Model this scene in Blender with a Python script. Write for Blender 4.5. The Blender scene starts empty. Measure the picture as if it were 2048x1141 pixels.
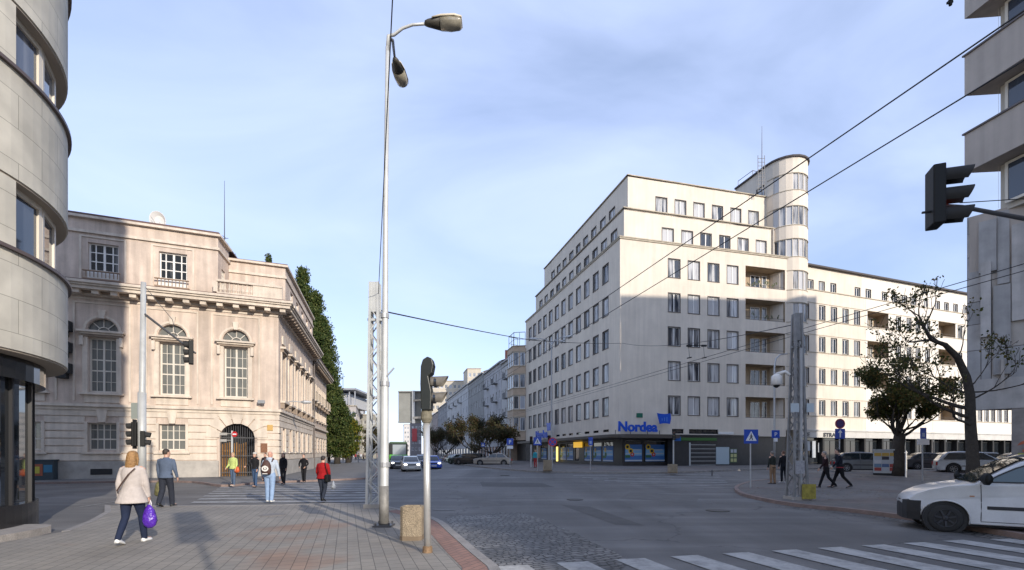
import bpy, bmesh, math, random
from math import sin, cos, pi, radians as R, sqrt, atan2
from mathutils import Vector, Matrix
random.seed(7)
sc = bpy.context.scene
COL = sc.collection
# ------------------------------------------------------------------ camera, sky, sun
F, HZ, CX, EYE = 930.0, 907.0, 1024.0, 1.7
cam = bpy.data.cameras.new('camera'); cam.sensor_width = 36; cam.lens = 36*F/2048
cam.shift_y = (HZ-570.5)/2048; cam.clip_end = 5000; cam.clip_start = 0.1
co = bpy.data.objects.new('camera', cam); COL.objects.link(co)
co.location = (0, 0, EYE); co.rotation_euler = (pi/2, 0, 0); sc.camera = co
SE = R(20.0); SD = Vector((-.602*cos(SE), .799*cos(SE), -sin(SE)))      # the way sunlight travels
sl = bpy.data.lights.new('sun', 'SUN'); sl.energy = 3.15; sl.angle = R(.8); sl.color = (1, .91, .79)
so = bpy.data.objects.new('sun', sl); COL.objects.link(so)
so.rotation_euler = SD.to_track_quat('-Z', 'Y').to_euler(); so.location = (20, -30, 40)
w = bpy.data.worlds.new('World'); sc.world = w; w.use_nodes = True
N = w.node_tree.nodes; K = w.node_tree.links; N.clear()
sky = N.new('ShaderNodeTexSky'); sky.sky_type = 'NISHITA'; sky.sun_disc = False
sky.sun_elevation = SE; sky.sun_rotation = R(143); sky.air_density = 1.0; sky.dust_density = .25; sky.ozone_density = 2.2
tc = N.new('ShaderNodeTexCoord'); mp = N.new('ShaderNodeMapping'); mp.inputs['Scale'].default_value = (.8, 2.3, 3.0)
mp.inputs['Rotation'].default_value = (0, R(32), R(20))
n1 = N.new('ShaderNodeTexNoise'); n1.inputs['Scale'].default_value = 1.3; n1.inputs['Detail'].default_value = 8; n1.inputs['Roughness'].default_value = .5; n1.inputs['Distortion'].default_value = .45
cr = N.new('ShaderNodeValToRGB'); cr.color_ramp.elements[0].position = .34; cr.color_ramp.elements[0].color = (.34, .34, .34, 1)
cr.color_ramp.elements[1].position = .72; cr.color_ramp.elements[1].color = (.80, .80, .80, 1)
mx = N.new('ShaderNodeMixRGB'); mx.inputs['Color2'].default_value = (3.9, 4.6, 6.7, 1)
tint = N.new('ShaderNodeMixRGB'); tint.blend_type = 'MULTIPLY'; tint.inputs['Fac'].default_value = 1; tint.inputs['Color2'].default_value = (.92, .90, .92, 1)
bg = N.new('ShaderNodeBackground'); bg.inputs['Strength'].default_value = .15
wo = N.new('ShaderNodeOutputWorld')
K.new(tc.outputs['Generated'], mp.inputs['Vector']); K.new(mp.outputs[0], n1.inputs['Vector']); K.new(n1.outputs['Fac'], cr.inputs[0])
K.new(sky.outputs[0], tint.inputs['Color1']); K.new(tint.outputs[0], mx.inputs['Color1']); K.new(cr.outputs[0], mx.inputs['Fac']); K.new(mx.outputs[0], bg.inputs['Color']); K.new(bg.outputs[0], wo.inputs['Surface'])
sc.view_settings.view_transform = 'Standard'; sc.view_settings.look = 'None'; sc.view_settings.gamma = 1
sc.view_settings.exposure = 0.60

# ------------------------------------------------------------------ measuring helpers
def ss(t): t = max(0, min(1, t)); return t*t*(3-2*t)
def GH(x, y): return .3*ss((y-24)/12)*ss((x+10)/8)          # the ground rises gently across the junction
def WX(px, Y): return (px-CX)/F*Y
def ZZ(py, Y): return EYE+(HZ-py)/F*Y
def GP(px, py, dz=0.0):
    h = 0
    for _ in range(12):
        Y = (EYE-dz-h)*F/(py-HZ); X = WX(px, Y); h = GH(X, Y)
    return Vector((X, Y, h+dz))
def V2(x, y): return Vector((x, y))
def vpdir(px): return V2((px-CX)/F, 1).normalized()
def uat(o, d, px):                                            # distance along a wall line seen at column px
    a = (px-CX)/F
    return (a*o[1]-o[0])/(d[0]-a*d[1])

# ------------------------------------------------------------------ materials
MATS = {}
def nt(name):
    m = bpy.data.materials.new(name); m.use_nodes = True
    t = m.node_tree; b = t.nodes['Principled BSDF']; return m, t, b
def mat(name, col, rough=.7, metal=0, spec=.5, var=0.0, vscale=1.0, streak=0.0, bump=0.0, bscale=60, emit=None, trans=0, fine=0.0, coat=0):
    if name in MATS: return MATS[name]
    m, t, b = nt(name); n = t.nodes; l = t.links
    b.inputs['Base Color'].default_value = (*col, 1); b.inputs['Roughness'].default_value = rough
    b.inputs['Metallic'].default_value = metal; b.inputs['Specular IOR Level'].default_value = spec
    if coat: b.inputs['Coat Weight'].default_value = coat; b.inputs['Coat Roughness'].default_value = .06
    if emit: b.inputs['Emission Color'].default_value = (*emit[:3], 1); b.inputs['Emission Strength'].default_value = emit[3]
    g = n.new('ShaderNodeNewGeometry')
    last = None
    def mul(fac_out, lo, hi, amt):
        nonlocal last
        mr = n.new('ShaderNodeMapRange'); mr.inputs[1].default_value = lo; mr.inputs[2].default_value = hi
        mr.inputs[3].default_value = 1-amt; mr.inputs[4].default_value = 1+amt*.35
        l.new(fac_out, mr.inputs[0])
        mm = n.new('ShaderNodeMixRGB'); mm.blend_type = 'MULTIPLY'; mm.inputs[0].default_value = 1
        if last: l.new(last, mm.inputs[1])
        else: mm.inputs[1].default_value = (*col, 1)
        l.new(mr.outputs[0], mm.inputs[2]); last = mm.outputs[0]
    if var:
        x = n.new('ShaderNodeTexNoise'); x.inputs['Scale'].default_value = vscale; x.inputs['Detail'].default_value = 8; x.inputs['Roughness'].default_value = .65
        l.new(g.outputs['Position'], x.inputs['Vector']); mul(x.outputs['Fac'], .3, .7, var)
    if streak:
        mp = n.new('ShaderNodeMapping'); mp.inputs['Scale'].default_value = (2.2, 2.2, .14); l.new(g.outputs['Position'], mp.inputs['Vector'])
        x = n.new('ShaderNodeTexNoise'); x.inputs['Scale'].default_value = 1.4; x.inputs['Detail'].default_value = 5
        l.new(mp.outputs[0], x.inputs['Vector']); mul(x.outputs['Fac'], .35, .65, streak)
    if fine:
        x = n.new('ShaderNodeTexNoise'); x.inputs['Scale'].default_value = bscale; x.inputs['Detail'].default_value = 3
        l.new(g.outputs['Position'], x.inputs['Vector']); mul(x.outputs['Fac'], .35, .65, fine)
    if last: l.new(last, b.inputs['Base Color'])
    if bump:
        x = n.new('ShaderNodeTexNoise'); x.inputs['Scale'].default_value = bscale; x.inputs['Detail'].default_value = 4
        l.new(g.outputs['Position'], x.inputs['Vector'])
        bp = n.new('ShaderNodeBump'); bp.inputs['Strength'].default_value = bump; bp.inputs['Distance'].default_value = .03
        l.new(x.outputs['Fac'], bp.inputs['Height']); l.new(bp.outputs[0], b.inputs['Normal'])
    MATS[name] = m; return m
def pane_mat(name, dark, light, bias, rough=.06):
    """window glass with curtains behind: random per window, vertical folds"""
    m, t, b = nt(name); n = t.nodes; l = t.links
    oi = n.new('ShaderNodeObjectInfo'); tc = n.new('ShaderNodeTexCoord')
    mp = n.new('ShaderNodeMapping'); mp.inputs['Scale'].default_value = (2.2, 1, .25); l.new(tc.outputs['Object'], mp.inputs['Vector'])
    sh = n.new('ShaderNodeVectorMath'); sh.operation = 'MULTIPLY_ADD'; cx = n.new('ShaderNodeCombineXYZ')
    l.new(oi.outputs['Random'], cx.inputs[0]); l.new(oi.outputs['Random'], cx.inputs[1])
    l.new(cx.outputs[0], sh.inputs[0]); sh.inputs[1].default_value = (37, 19, 0); l.new(mp.outputs[0], sh.inputs[2])
    x = n.new('ShaderNodeTexNoise'); x.inputs['Scale'].default_value = 1.3; x.inputs['Detail'].default_value = 2.5; l.new(sh.outputs[0], x.inputs['Vector'])
    ad = n.new('ShaderNodeMath'); ad.operation = 'MULTIPLY_ADD'; l.new(oi.outputs['Random'], ad.inputs[0]); ad.inputs[1].default_value = .5; l.new(x.outputs['Fac'], ad.inputs[2])
    r = n.new('ShaderNodeValToRGB'); e = r.color_ramp.elements
    e[0].position = bias; e[0].color = (*dark, 1); e[1].position = bias+.22; e[1].color = (*light, 1)
    l.new(ad.outputs[0], r.inputs[0]); l.new(r.outputs[0], b.inputs['Base Color'])
    b.inputs['Roughness'].default_value = rough; b.inputs['Specular IOR Level'].default_value = .9
    MATS[name] = m; return m
def brick_mat(name, c1, c2, mortar, sx, sy, ms, rough=.85, rot=0, patch=None, bump=.3, offs=.5):
    m, t, b = nt(name); n = t.nodes; l = t.links
    g = n.new('ShaderNodeNewGeometry'); mp = n.new('ShaderNodeMapping'); mp.inputs['Rotation'].default_value = (0, 0, rot)
    l.new(g.outputs['Position'], mp.inputs['Vector'])
    br = n.new('ShaderNodeTexBrick'); br.inputs['Scale'].default_value = 1; br.inputs['Brick Width'].default_value = sx; br.inputs['Row Height'].default_value = sy
    br.inputs['Mortar Size'].default_value = ms; br.offset = offs; br.inputs['Mortar Smooth'].default_value = .3
    br.inputs['Color1'].default_value = (*c1, 1); br.inputs['Color2'].default_value = (*c2, 1); br.inputs['Mortar'].default_value = (*mortar, 1)
    l.new(mp.outputs[0], br.inputs['Vector'])
    last = br.outputs['Color']
    x = n.new('ShaderNodeTexNoise'); x.inputs['Scale'].default_value = .55; x.inputs['Detail'].default_value = 9; x.inputs['Roughness'].default_value = .7; l.new(g.outputs['Position'], x.inputs['Vector'])
    mr = n.new('ShaderNodeMapRange'); mr.inputs[1].default_value = .3; mr.inputs[2].default_value = .7; mr.inputs[3].default_value = .72; mr.inputs[4].default_value = 1.15; l.new(x.outputs['Fac'], mr.inputs[0])
    mm = n.new('ShaderNodeMixRGB'); mm.blend_type = 'MULTIPLY'; mm.inputs[0].default_value = 1; l.new(last, mm.inputs[1]); l.new(mr.outputs[0], mm.inputs[2]); last = mm.outputs[0]
    if patch:
        y = n.new('ShaderNodeTexNoise'); y.inputs['Scale'].default_value = .35; y.inputs['Detail'].default_value = 3; l.new(g.outputs['Position'], y.inputs['Vector'])
        rr = n.new('ShaderNodeMapRange'); rr.inputs[1].default_value = .56; rr.inputs[2].default_value = .64; rr.inputs[4].default_value = .85; l.new(y.outputs['Fac'], rr.inputs[0])
        pm = n.new('ShaderNodeMixRGB'); pm.blend_type = 'MULTIPLY'; pm.inputs[2].default_value = (*patch, 1); l.new(rr.outputs[0], pm.inputs[0]); l.new(last, pm.inputs[1]); last = pm.outputs[0]
    l.new(last, b.inputs['Base Color']); b.inputs['Roughness'].default_value = rough
    bp = n.new('ShaderNodeBump'); bp.inputs['Strength'].default_value = bump; bp.inputs['Distance'].default_value = .01; bp.invert = True
    l.new(br.outputs['Fac'], bp.inputs['Height']); l.new(bp.outputs[0], b.inputs['Normal'])
    MATS[name] = m; return m
def asphalt_mat():
    m, t, b = nt('asphalt'); n = t.nodes; l = t.links
    g = n.new('ShaderNodeNewGeometry')
    def noise(s, d, rr, mapping=None):
        x = n.new('ShaderNodeTexNoise'); x.inputs['Scale'].default_value = s; x.inputs['Detail'].default_value = d; x.inputs['Roughness'].default_value = rr
        if mapping:
            mp = n.new('ShaderNodeMapping'); mp.inputs['Rotation'].default_value = (0, 0, mapping[0]); mp.inputs['Scale'].default_value = (*mapping[1], 1); l.new(g.outputs['Position'], mp.inputs['Vector']); l.new(mp.outputs[0], x.inputs['Vector'])
        else: l.new(g.outputs['Position'], x.inputs['Vector'])
        return x.outputs['Fac']
    a = noise(.16, 6, .6); s = noise(.5, 5, .6, (R(-50), (.12, 1.4))); s2 = noise(.5, 4, .6, (R(-16), (1.3, .06))); f = noise(70, 2, .5)
    last = None
    for o, lo, hi, v0, v1 in ((a, .35, .65, .8, 1.18), (s, .45, .7, .88, 1.38), (s2, .35, .7, .84, 1.2), (f, .3, .7, .75, 1.3)):
        mr = n.new('ShaderNodeMapRange'); mr.inputs[1].default_value = lo; mr.inputs[2].default_value = hi; mr.inputs[3].default_value = v0; mr.inputs[4].default_value = v1; l.new(o, mr.inputs[0])
        mm = n.new('ShaderNodeMixRGB'); mm.blend_type = 'MULTIPLY'; mm.inputs[0].default_value = 1
        if last: l.new(last, mm.inputs[1])
        else: mm.inputs[1].default_value = (.125, .121, .117, 1)
        l.new(mr.outputs[0], mm.inputs[2]); last = mm.outputs[0]
    pv = n.new('ShaderNodeTexVoronoi'); pv.distance = 'CHEBYCHEV'; pv.inputs['Scale'].default_value = .13; pmp = n.new('ShaderNodeMapping'); pmp.inputs['Rotation'].default_value = (0, 0, R(16)); pmp.inputs['Scale'].default_value = (1.6, .8, 1)
    l.new(g.outputs['Position'], pmp.inputs['Vector']); l.new(pmp.outputs[0], pv.inputs['Vector'])
    mr = n.new('ShaderNodeMapRange'); mr.inputs[3].default_value = .86; mr.inputs[4].default_value = 1.14; l.new(pv.outputs['Color'], mr.inputs[0])
    mm = n.new('ShaderNodeMixRGB'); mm.blend_type = 'MULTIPLY'; mm.inputs[0].default_value = 1; l.new(last, mm.inputs[1]); l.new(mr.outputs[0], mm.inputs[2]); last = mm.outputs[0]
    vo = n.new('ShaderNodeTexVoronoi'); vo.feature = 'DISTANCE_TO_EDGE'; vo.inputs['Scale'].default_value = .17
    wv = n.new('ShaderNodeVectorMath'); wv.operation = 'MULTIPLY_ADD'; nn = n.new('ShaderNodeTexNoise'); nn.inputs['Scale'].default_value = .8; nn.inputs['Detail'].default_value = 6
    l.new(g.outputs['Position'], nn.inputs['Vector']); l.new(nn.outputs['Color'], wv.inputs[0]); wv.inputs[1].default_value = (2.2, 2.2, 0); l.new(g.outputs['Position'], wv.inputs[2]); l.new(wv.outputs[0], vo.inputs['Vector'])
    cr = n.new('ShaderNodeMapRange'); cr.inputs[1].default_value = 0; cr.inputs[2].default_value = .006; cr.inputs[3].default_value = .55; cr.inputs[4].default_value = 1; l.new(vo.outputs['Distance'], cr.inputs[0])
    mm = n.new('ShaderNodeMixRGB'); mm.blend_type = 'MULTIPLY'; mm.inputs[0].default_value = 1; l.new(last, mm.inputs[1]); l.new(cr.outputs[0], mm.inputs[2])
    l.new(mm.outputs[0], b.inputs['Base Color']); b.inputs['Roughness'].default_value = .75
    bp = n.new('ShaderNodeBump'); bp.inputs['Strength'].default_value = .25; bp.inputs['Distance'].default_value = .01; l.new(f, bp.inputs['Height']); l.new(bp.outputs[0], b.inputs['Normal'])
    MATS['asphalt'] = m; return m
def cobble_mat():
    m, t, b = nt('cobbles'); n = t.nodes; l = t.links
    g = n.new('ShaderNodeNewGeometry')
    nz = n.new('ShaderNodeTexNoise'); nz.inputs['Scale'].default_value = 1.1; nz.inputs['Detail'].default_value = 3; l.new(g.outputs['Position'], nz.inputs['Vector'])
    n2 = n.new('ShaderNodeTexNoise'); n2.inputs['Scale'].default_value = 9; n2.inputs['Detail'].default_value = 2; l.new(g.outputs['Position'], n2.inputs['Vector'])
    a = n.new('ShaderNodeVectorMath'); a.operation = 'MULTIPLY_ADD'; l.new(nz.outputs['Color'], a.inputs[0]); a.inputs[1].default_value = (.55, .55, 0); l.new(g.outputs['Position'], a.inputs[2])
    c = n.new('ShaderNodeVectorMath'); c.operation = 'MULTIPLY_ADD'; l.new(n2.outputs['Color'], c.inputs[0]); c.inputs[1].default_value = (.07, .07, 0); l.new(a.outputs[0], c.inputs[2])
    mp = n.new('ShaderNodeMapping'); mp.inputs['Rotation'].default_value = (0, 0, R(-28)); l.new(c.outputs[0], mp.inputs['Vector'])
    br = n.new('ShaderNodeTexBrick'); br.inputs['Scale'].default_value = 1; br.inputs['Brick Width'].default_value = .17; br.inputs['Row Height'].default_value = .125; br.inputs['Mortar Size'].default_value = .014; br.inputs['Mortar Smooth'].default_value = .6; br.inputs['Bias'].default_value = .1
    br.inputs['Color1'].default_value = (.20, .19, .178, 1); br.inputs['Color2'].default_value = (.115, .112, .108, 1); br.inputs['Mortar'].default_value = (.016, .016, .014, 1); l.new(mp.outputs[0], br.inputs['Vector'])
    mr = n.new('ShaderNodeMapRange'); mr.inputs[1].default_value = .35; mr.inputs[2].default_value = .65; mr.inputs[3].default_value = .72; mr.inputs[4].default_value = 1.2; l.new(nz.outputs['Fac'], mr.inputs[0])
    mm = n.new('ShaderNodeMixRGB'); mm.blend_type = 'MULTIPLY'; mm.inputs[0].default_value = 1; l.new(br.outputs['Color'], mm.inputs[1]); l.new(mr.outputs[0], mm.inputs[2]); l.new(mm.outputs[0], b.inputs['Base Color']); b.inputs['Roughness'].default_value = .62
    bp = n.new('ShaderNodeBump'); bp.inputs['Strength'].default_value = 1; bp.inputs['Distance'].default_value = .025; bp.invert = True; l.new(br.outputs['Fac'], bp.inputs['Height']); l.new(bp.outputs[0], b.inputs['Normal'])
    MATS['cobbles'] = m; return m
def leaf_mat(name, cols, rough=.6):
    m, t, b = nt(name); n = t.nodes; l = t.links
    g = n.new('ShaderNodeNewGeometry'); r = n.new('ShaderNodeValToRGB'); e = r.color_ramp.elements
    e[0].color = (*cols[0], 1); e[1].color = (*cols[-1], 1)
    for i, c in enumerate(cols[1:-1]): q = e.new((i+1)/(len(cols)-1)); q.color = (*c, 1)
    l.new(g.outputs['Random Per Island'], r.inputs[0]); l.new(r.outputs[0], b.inputs['Base Color']); b.inputs['Roughness'].default_value = rough
    b.inputs['Specular IOR Level'].default_value = .2
    tr = n.new('ShaderNodeBsdfTranslucent'); ms = n.new('ShaderNodeMixShader'); ms.inputs[0].default_value = .35; l.new(r.outputs[0], tr.inputs[0])
    l.new(b.outputs[0], ms.inputs[1]); l.new(tr.outputs[0], ms.inputs[2]); l.new(ms.outputs[0], t.nodes['Material Output'].inputs['Surface'])
    MATS[name] = m; return m

asphalt = asphalt_mat(); cobbles = cobble_mat()
paver = brick_mat('paver', (.275, .25, .215), (.24, .222, .195), (.095, .088, .078), .24, .19, .006, rot=R(-109.5), patch=(1.0, .72, .60))
paver_red = brick_mat('paver_red', (.30, .17, .13), (.25, .145, .115), (.08, .07, .06), .24, .12, .006, rot=R(-62))
paver_dark = brick_mat('paver_dark', (.16, .145, .135), (.135, .125, .115), (.07, .065, .06), .5, .5, .008, rot=R(14), patch=(1, .85, .8))
kerbm = mat('kerb_granite', (.30, .28, .26), .8, var=.3, vscale=3, fine=.2, bscale=80)
kerbp = mat('kerb_pinkish', (.26, .19, .165), .8, var=.3, vscale=3, fine=.2, bscale=80)
def paint_mat(name, col, lo, hi):
    m, t, b = nt(name); n = t.nodes; l = t.links; g = n.new('ShaderNodeNewGeometry')
    x = n.new('ShaderNodeTexNoise'); x.inputs['Scale'].default_value = 2.2; x.inputs['Detail'].default_value = 12; x.inputs['Roughness'].default_value = .78; l.new(g.outputs['Position'], x.inputs['Vector'])
    mr = n.new('ShaderNodeMapRange'); mr.inputs[1].default_value = lo; mr.inputs[2].default_value = hi; l.new(x.outputs['Fac'], mr.inputs[0])
    y = n.new('ShaderNodeMixRGB'); y.inputs[1].default_value = (*col, 1); y.inputs[2].default_value = (.13, .128, .125, 1); l.new(mr.outputs[0], y.inputs[0]); l.new(y.outputs[0], b.inputs['Base Color']); b.inputs['Roughness'].default_value = .75
    return m
paint = paint_mat('road_paint', (.42, .415, .40), .44, .72); paint_worn = paint_mat('road_paint_worn', (.36, .36, .355), .38, .66)
cream = mat('cream_render', (.70, .62, .515), .85, var=.13, vscale=.4, streak=.07, bump=.05)
cream2 = mat('cream_render_bright', (.76, .70, .61), .85, var=.12, vscale=.4, streak=.06, bump=.05)
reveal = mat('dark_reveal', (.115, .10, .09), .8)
ledge = mat('tan_ledge', (.46, .40, .31), .8, var=.3, vscale=2)
roofm = mat('dark_roofing', (.07, .06, .06), .8)
bankm = mat('bank_render', (.63, .515, .425), .88, var=.24, vscale=.7, streak=.22, bump=.15, bscale=25, fine=.06)
bankt = mat('bank_trim', (.66, .57, .47), .85, var=.22, vscale=1.2, streak=.15)
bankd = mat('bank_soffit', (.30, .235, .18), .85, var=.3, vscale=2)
plinth = mat('grey_plinth', (.42, .39, .35), .85, var=.32, vscale=1.2, bump=.2, bscale=20)
white = mat('white_paint', (.74, .72, .68), .5)
dfr = mat('brown_frame', (.10, .075, .06), .6)
steel = mat('galvanised_steel', (.44, .45, .46), .42, metal=.55, var=.15, vscale=3)
steel2 = mat('pale_painted_steel', (.52, .53, .52), .5, metal=.2, var=.2, vscale=2)
dsteel = mat('dark_steel', (.10, .10, .105), .5, metal=.4)
black = mat('black_plastic', (.008, .009, .009), .6, spec=.3)
blackm = mat('matte_black', (.02, .02, .02), .8)
glassd = mat('dark_glass', (.015, .018, .022), .04, spec=1.0)
rub = mat('rubber', (.018, .018, .018), .75)
skin = mat('skin', (.55, .33, .24), .55, var=.1, vscale=12)
pane_n = pane_mat('pane_curtained', (.03, .035, .045), (.50, .49, .48), .55)
pane_d = pane_mat('pane_dark', (.02, .024, .03), (.20, .21, .22), .72)
pane_b = pane_mat('pane_bank', (.03, .033, .036), (.16, .165, .155), .52)
pane_g = pane_mat('pane_far', (.05, .055, .065), (.36, .38, .42), .66)

# ------------------------------------------------------------------ mesh helpers
class MB:
    def __init__(s): s.v = []; s.f = []; s.m = []; s.M = None; s.mi = 0
    def add(s, vs, fs, mi=None):
        b = len(s.v)
        for v in vs:
            v = Vector(v)
            if len(v) == 2: v = Vector((v[0], v[1], 0))
            s.v.append(tuple(s.M @ v) if s.M is not None else tuple(v))
        for f in fs: s.f.append([b+i for i in f]); s.m.append(s.mi if mi is None else mi)
    def box(s, a, b, mi=None):
        x0, y0, z0 = a; x1, y1, z1 = b
        s.add([(x0,y0,z0),(x1,y0,z0),(x1,y1,z0),(x0,y1,z0),(x0,y0,z1),(x1,y0,z1),(x1,y1,z1),(x0,y1,z1)],
              [(0,3,2,1),(4,5,6,7),(0,1,5,4),(1,2,6,5),(2,3,7,6),(3,0,4,7)], mi)
    def bar(s, p, q, w, h=None, mi=None):
        """square bar from p to q"""
        p = Vector(p); q = Vector(q); d = (q-p); L = d.length
        if L < 1e-6: return
        d /= L; up = Vector((0,0,1)) if abs(d.z) < .9 else Vector((0,1,0))
        a = d.cross(up).normalized(); b = a.cross(d); h = h or w; a = a*w/2; b = b*h/2
        s.add([p-a-b,p+a-b,p+a+b,p-a+b,q-a-b,q+a-b,q+a+b,q-a+b],[(0,1,2,3),(7,6,5,4),(0,4,5,1),(1,5,6,2),(2,6,7,3),(3,7,4,0)], mi)
    def obox(s, o, d, u0, u1, y0, y1, z0, z1, mi=None):
        """box on a wall line: o 2D origin, d direction, y outward-negative/inward-positive"""
        n = V2(-d[1], d[0]); P = lambda u, y, z: (o[0]+d[0]*u+n[0]*y, o[1]+d[1]*u+n[1]*y, z)
        s.add([P(u0,y0,z0),P(u1,y0,z0),P(u1,y1,z0),P(u0,y1,z0),P(u0,y0,z1),P(u1,y0,z1),P(u1,y1,z1),P(u0,y1,z1)],
              [(0,3,2,1),(4,5,6,7),(0,1,5,4),(1,2,6,5),(2,3,7,6),(3,0,4,7)], mi)
    def tube(s, pts, rad, n=10, mi=None, cap=True, flat=1.0):
        pts = [Vector(p) for p in pts]
        if not isinstance(rad, (list, tuple)): rad = [rad]*len(pts)
        vs = []; fs = []; prev = None
        for i, p in enumerate(pts):
            d = (pts[min(i+1, len(pts)-1)]-pts[max(i-1, 0)])
            d = d.normalized() if d.length > 1e-7 else Vector((0,0,1))
            if prev is None:
                up = Vector((0,1,0)) if abs(d.y) < .9 else Vector((1,0,0))
                a = d.cross(up).normalized()
            else:
                a = (prev-d*prev.dot(d)); a = a.normalized() if a.length > 1e-6 else d.orthogonal().normalized()
            prev = a; b = d.cross(a)
            for k in range(n):
                t = 2*pi*k/n; vs.append(p+a*cos(t)*rad[i]+b*sin(t)*rad[i]*flat)
        for i in range(len(pts)-1):
            for k in range(n): fs.append((i*n+k, i*n+(k+1)%n, (i+1)*n+(k+1)%n, (i+1)*n+k))
        if cap: fs.append(tuple(range(n))[::-1]); fs.append(tuple((len(pts)-1)*n+k for k in range(n)))
        s.add(vs, fs, mi)
    def loft(s, rings, mi=None, cap=True, closed=True):
        n = len(rings[0]); vs = [v for r in rings for v in r]; fs = []
        for i in range(len(rings)-1):
            for k in range(n if closed else n-1): fs.append((i*n+k, i*n+(k+1)%n, (i+1)*n+(k+1)%n, (i+1)*n+k))
        if cap: fs.append(tuple(range(n))[::-1]); fs.append(tuple((len(rings)-1)*n+k for k in range(n)))
        s.add(vs, fs, mi)
    def ell(s, secs, n=16, mi=None):
        """stack of elliptical sections (x,y,z,rx,ry)"""
        s.loft([[(x+rx*cos(2*pi*k/n), y+ry*sin(2*pi*k/n), z) for k in range(n)] for x, y, z, rx, ry in secs], mi)
    def prism(s, poly, z0, z1, mi=None, side=None):
        n = len(poly); vs = [(p[0], p[1], z0) for p in poly]+[(p[0], p[1], z1) for p in poly]
        s.add(vs, [tuple(range(n))[::-1], tuple(range(n, 2*n))], mi)
        s.add(vs, [(k, (k+1)%n, n+(k+1)%n, n+k) for k in range(n)], side if side is not None else mi)
    def quad(s, a, b, c, d, mi=None): s.add([a,b,c,d], [(0,1,2,3)], mi)
    def mesh(s, name, mats, smooth=False):
        me = bpy.data.meshes.new(name); me.from_pydata(s.v, [], s.f)
        for m in (mats if isinstance(mats, (list, tuple)) else [mats]): me.materials.append(m)
        for p, mi in zip(me.polygons, s.m): p.material_index = mi; p.use_smooth = smooth
        me.update(); return me
    def build(s, name, mats, parent=None, smooth=False, local=False, bevel=0, remesh=0, subd=0):
        if parent is not None and not local:
            o = Vector((0,0,0)); q = parent
            while q is not None: o += q.location; q = q.parent
            s.v = [(v[0]-o.x, v[1]-o.y, v[2]-o.z) for v in s.v]
        ob = bpy.data.objects.new(name, s.mesh(name, mats, smooth)); COL.objects.link(ob)
        if parent is not None: ob.parent = parent
        if remesh:
            md = ob.modifiers.new('remesh', 'REMESH'); md.mode = 'VOXEL'; md.voxel_size = remesh; md.use_smooth_shade = True
            md = ob.modifiers.new('smooth', 'SMOOTH'); md.factor = .5; md.iterations = 3
        if bevel:
            md = ob.modifiers.new('bevel', 'BEVEL'); md.width = bevel; md.segments = 2; md.limit_method = 'ANGLE'; md.angle_limit = R(35)
        return ob
def tag(o, label, cat=None, group=None, kind=None):
    o['label'] = label
    if cat: o['category'] = cat
    if group: o['group'] = group
    if kind: o['kind'] = kind
    return o
def struct(o, label=None):
    o['kind'] = 'structure'
    if label: o['label'] = label
    return o
def empty(name, loc, label, cat, group=None, rz=0):
    o = bpy.data.objects.new(name, None); COL.objects.link(o); o.location = loc; o.rotation_euler.z = rz; o.empty_display_size = .3
    return tag(o, label, cat, group)
def copy_tree(o, parent=None):
    c = o.copy(); COL.objects.link(c)
    if parent is not None: c.parent = parent
    for ch in [q for q in bpy.data.objects if q.parent == o]: copy_tree(ch, c)
    return c
_txt = {}
def text_mesh(s, size, ext=.02, bold=0.0):
    k = (s, size, ext, bold)
    if k in _txt: return _txt[k]
    cu = bpy.data.curves.new('lettering', 'FONT'); cu.body = s; cu.size = size; cu.extrude = ext; cu.offset = bold; cu.align_x = 'CENTER'; cu.resolution_u = 3
    o = bpy.data.objects.new('lettering', cu); COL.objects.link(o); bpy.context.view_layer.update()
    me = bpy.data.meshes.new_from_object(o.evaluated_get(bpy.context.evaluated_depsgraph_get())); bpy.data.objects.remove(o)
    _txt[k] = me; return me
def lettering(s, size, loc, ang, mt, parent, ext=.02, name='lettering', bold=0.0, sx=1.0, local=False):
    me = text_mesh(s, size, ext, bold).copy(); me.materials.clear(); me.materials.append(mt)
    o = bpy.data.objects.new(name, me); COL.objects.link(o)
    o.rotation_euler = (pi/2, 0, ang); o.scale = (sx, 1, 1); loc = Vector(loc)
    if parent is not None:
        o.parent = parent
        if not local:
            q = parent
            while q is not None: loc = loc-q.location; q = q.parent
    o.location = loc; return o

# ------------------------------------------------------------------ window and facade builders
_win = {}
def win_mesh(w, h, vb, hb, t, bt, fm, pm):
    k = (round(w, 2), round(h, 2), tuple(vb), tuple(hb), t, bt, fm.name, pm.name)
    if k in _win: return _win[k]
    m = MB()
    m.box((0,0,0), (w,.07,t)); m.box((0,0,h-t), (w,.07,h)); m.box((0,0,t), (t,.07,h-t)); m.box((w-t,0,t), (w,.07,h-t))
    for f in vb:
        tt = bt*(3.4 if len(hb) > 3 else 1.9) if abs(f-.5) < .01 and len(vb) > 1 else bt
        m.box((w*f-tt/2,.01,t), (w*f+tt/2,.06,h-t))
    for f in hb:
        tt = bt*(2.6 if f in (.40,.60) else 1); m.box((t,.015,h*f-tt/2), (w-t,.055,h*f+tt/2))
    p = MB(); p.quad((t*.5,.045,t*.5), (w-t*.5,.045,t*.5), (w-t*.5,.045,h-t*.5), (t*.5,.045,h-t*.5))
    _win[k] = (m.mesh('window', fm), p.mesh('pane', pm)); return _win[k]
def put_window(root, pos, ang, w, h, st, name='window'):
    a, b = win_mesh(w, h, st.get('v', (.5,)), st.get('h', ()), st.get('t', .06), st.get('b', .04), st.get('fm', white), st.get('pm', pane_n))
    o = bpy.data.objects.new(name, a); COL.objects.link(o); o.parent = root; o.location = Vector(pos)-root.location; o.rotation_euler.z = ang
    p = bpy.data.objects.new('pane', b); COL.objects.link(p); p.parent = o
    return o
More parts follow.
